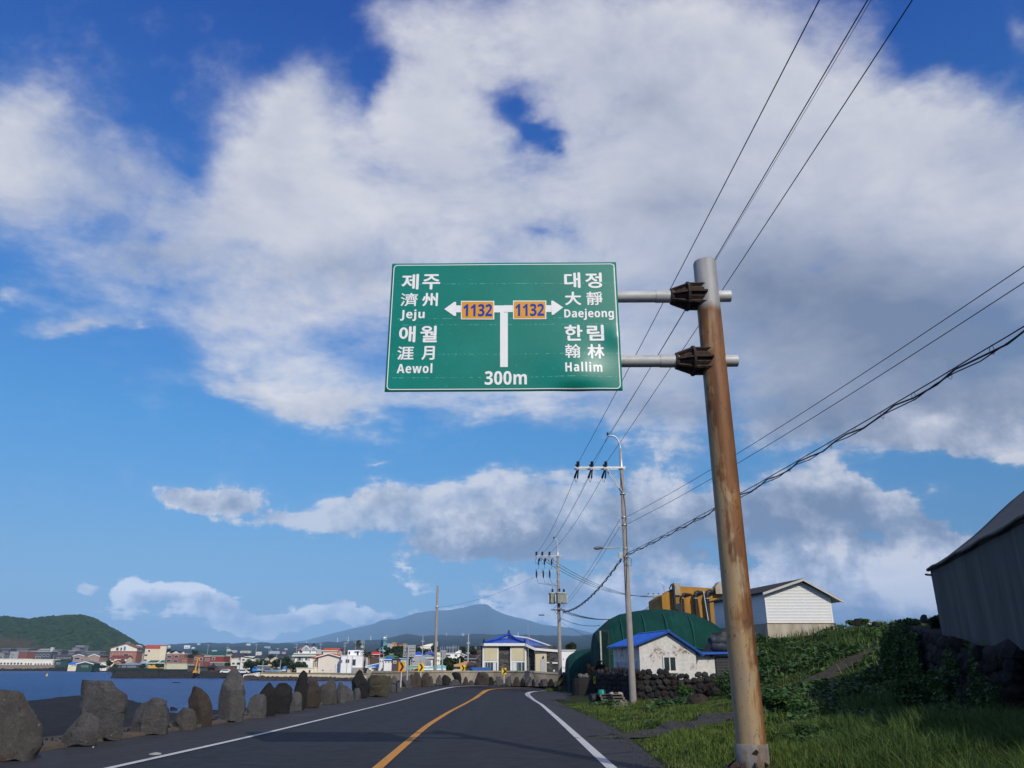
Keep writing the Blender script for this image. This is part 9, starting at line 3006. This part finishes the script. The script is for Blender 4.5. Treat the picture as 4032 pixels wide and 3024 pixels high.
def tree(name, label, px, yb, yt, wpx, Yd, mat=None, n=900, leaf=.35, trunk=.25, group=None, seed=0, cat='tree', loc=None, hw=None):
 if loc is None:
  f = at(px, yb, Yd); k = mpp(px, yb, Yd); h = (yb - yt) * k * 1.06; w = wpx * k / 2
 else:
  f = Vector(loc); h, w = hw
 root = thing(name, label, cat, f, 0, group)
 c0 = h * trunk
 P = leaf_cloud((0, 0, c0 + (h - c0) / 2), (w * 1.25, w * 1.1, (h - c0) * .62), n, leaf, 11, seed + 5)
 P[:, 2] = np.maximum(P[:, 2], .05)
 leaves('crown', P, leaf, mat or CROWN, .25, root, 'stuff')
 mb = MB(); r_ = random.Random(seed)
 mb.tube([(0, 0, -1), (.03 * h, 0, c0), (0, .02 * h, h * .6)], [.05 * h, .035 * h, .012 * h], 7)
 for q in range(4):
  a = r_.uniform(0, 6.28); z0 = h * r_.uniform(.25, .5)
  mb.tube([(0, 0, z0), (math.cos(a) * w * .6, math.sin(a) * w * .6, z0 + h * .25)], [.022 * h, .006 * h], 5)
 mb.build('trunk', BARK, root)
 return root


for i, (px, yb, yt, w, Yd, lb) in enumerate((
 (984, 2640, 2600, 46, 296, 'leftmost dark round shrub of the quay row, beside the modern white house'), (1020, 2640, 2604, 46, 294, 'dark shrub of the quay row right behind the blue truck cab'),
 (1054, 2641, 2601, 44, 292, 'dark shrub of the quay row below the charcoal gable'), (1090, 2641, 2602, 46, 292, 'dark shrub of the quay row behind the quay boat'),
 (1126, 2641, 2592, 48, 290, 'tallest bushy shrub of the quay row'), (1160, 2642, 2605, 44, 289, 'lower grey-green shrub of the quay row under the villa'), (1188, 2642, 2612, 34, 288, 'small shrub at the right end of the quay row, by the garden wall'))):
 tree('shrub', lb, px, yb, yt - 2, w * 1.35, Yd, CROWN2, 1300, .42, .04, 'dark shrubs along the quay', i, 'shrub')
for i, (px, yb, yt, w, Yd, lb, m_) in enumerate((
 (430, 2628, 2602, 26, 552, 'dark round bush beside the brick gatehouse', CROWN), (455, 2632, 2618, 24, 540, 'low bush below the brick gatehouse', CROWN2), (400, 2634, 2621, 40, 545, 'low green scrub under the tiny white gabled house', CROWN2),
 (372, 2634, 2620, 24, 542, 'green scrub right of the dark green shed', CROWN2), (628, 2634, 2614, 40, 460, 'dark bush before the yellow house', CROWN), (560, 2634, 2618, 26, 470, 'scrubby bush right of the blue-grey hip roof', CROWN),
 (748, 2614, 2575, 26, 455, 'dark tree between the curly-corniced house and the brown brick one', CROWN), (765, 2585, 2562, 26, 600, 'dark tree at the left end of the green hall', CROWN), (690, 2575, 2562, 40, 620, 'tree mass behind the curly cornices', CROWN),
 (660, 2572, 2554, 26, 640, 'tree behind the beige block roof', CROWN2), (895, 2636, 2610, 20, 400, 'dark bush right of the pavilion', CROWN), (1060, 2592, 2580, 40, 420, 'dark trees behind the charcoal gable', CROWN))):
 tree('tree', lb, px, yb, yt, w, Yd, m_, 800, .6, .1, 'trees among the town houses', 30 + i)
for i, (px, yb, yt, w, Yd, lb) in enumerate((
 (1488, 2606, 2560, 40, 300, 'leftmost tree on the knoll, over the red hip roof'), (1520, 2604, 2548, 44, 296, 'tree below the sky-blue tower'), (1553, 2602, 2541, 46, 300, 'highest dark tree on the knoll, by the orange block'),
 (1585, 2604, 2548, 44, 294, 'tree on the knoll left of the big sign back'), (1612, 2604, 2552, 40, 298, 'tree on the knoll hidden behind the big sign back'), (1640, 2602, 2556, 36, 292, 'tree on the knoll under the dark maroon-walled house'),
 (1676, 2596, 2556, 40, 286, 'tree on the knoll under the curved white building'), (1712, 2594, 2542, 30, 288, 'tree right of the curved white building, behind the bare pole'), (1535, 2610, 2580, 44, 284, 'lower front tree of the knoll above the green hip roof'), (1568, 2606, 2574, 44, 282, 'lower front tree of the knoll left of the sign post'))):
 tree('tree', lb, px, yb, yt, w, Yd, CROWN2 if i % 3 == 0 else CROWN, 1200, .42, .05, 'trees on the knoll', 60 + i)
for i, (px, yb, yt, w, Yd, lb) in enumerate((
 (1750, 2640, 2592, 34, 122, 'leafy garden tree right of the small sign back'), (1782, 2642, 2598, 36, 120, 'leafy garden tree in the middle, left of the tan hip roof'), (1808, 2640, 2592, 34, 123, 'leafy garden tree partly behind the tan hip roof'), (1772, 2648, 2618, 30, 110, 'low bush behind the wall, beside the gate ornaments'),
 (1818, 2590, 2552, 30, 200, 'pale green tree above the slanted white wall'), (1858, 2584, 2552, 40, 205, 'round tree left of the stone house eave'), (2248, 2585, 2537, 56, 135, 'dark domed tree behind the white flat house right of the striped pole'))):
 tree('tree', lb, px, yb, yt, w, Yd, CROWN2 if i < 5 else CROWN, 1300, .26, .06, 'garden trees near the bend', 80 + i)
# palms
def palm(label, px, yb, yt, Yd, seed):
 f = at(px, yb, Yd); k = mpp(px, yb, Yd); h = (yb - yt) * k
 root = thing('palm_tree', label, 'palm tree', f, 0, 'palms by the white flat-roofed house')
 mb = MB(); mb.tube([(0, 0, -1), (.1, 0, h * .5), (0, 0, h * .82)], [.34, .28, .25], 8); mb.build('trunk', M('shaggy palm trunk', (.26, .18, .11), .9, .3, 6, .5, 14), root)
 V, F = [], []
 r = np.random.default_rng(seed); nb_ = 46; off = 0
 for q in range(nb_):
  a = r.uniform(0, 6.28); el = r.uniform(-.7, 1.3); L = h * .27 * r.uniform(.8, 1.2); w = .22
  d = np.array([math.cos(a) * math.cos(el), math.sin(a) * math.cos(el), math.sin(el)]); s_ = np.array([-math.sin(a), math.cos(a), 0]) * w
  c = np.array([0, 0, h * .84])
  pts = [c, c + d * L * .55, c + d * L - np.array([0, 0, L * .35])]
  V += [pts[0] - s_ * .3, pts[0] + s_ * .3, pts[1] + s_, pts[1] - s_, pts[2]]
  F += [[off, off + 1, off + 2], [off, off + 2, off + 3], [off + 3, off + 2, off + 4]]; off += 5
 o = np_mesh('crown', np.array(V), np.array(F), PALMLEAF, False, root); o['kind'] = 'stuff'
 return root
palm('tall palm with a shaggy head behind the white flat-roofed house', 1405, 2600, 2524, 300, 1)
palm('squat palm close to the right wall of the white flat-roofed house', 1433, 2640, 2564, 262, 2)
palm('second squat palm, nearer the red hip roof', 1450, 2636, 2568, 258, 3)
# scrub by the gate and the stone walls
for i, (px, yb, yt, w, Yd, lb, m_) in enumerate((
 (2366, 2660, 2606, 48, 59, 'brown withered bush behind the dark wall by the gate', mat_leaf('withered leaves', (.035, .028, .018), (.06, .045, .028), None, .8)), (2325, 2665, 2622, 34, 62, 'thin brownish shrub left of the withered bush', mat_leaf('withered leaves', (.035, .028, .018), (.06, .045, .028), None, .8)),
 (2858, 2745, 2655, 90, 46.5, 'leafy green bush at the right end of the loose stone wall', VINE), (2700, 2755, 2700, 60, 45.5, 'green weeds against the loose stone wall', VINE), (2660, 2790, 2752, 70, 42, 'low weeds in front of the brown boulder', VINE),
 (3380, 2470, 2438, 90, 55, 'leafy plants on the crest before the white hut', VINE), (3590, 2500, 2440, 110, 33, 'weeds topping the end of the barn wall', VINE), (3690, 2490, 2428, 60, 30, 'dark bush against the left corner of the barn', CROWN), (3050, 2800, 2745, 120, 25, 'mound of leafy creeper right of the sign pole', VINE),
 (3600, 2790, 2690, 120, 27, 'dark weeds at the foot of the barn wall', VINE))):
 tree('bush', lb, px, yb, yt, w, Yd, m_, 900, .10 if Yd < 50 else .13, .05, None, 110 + i, 'bush')
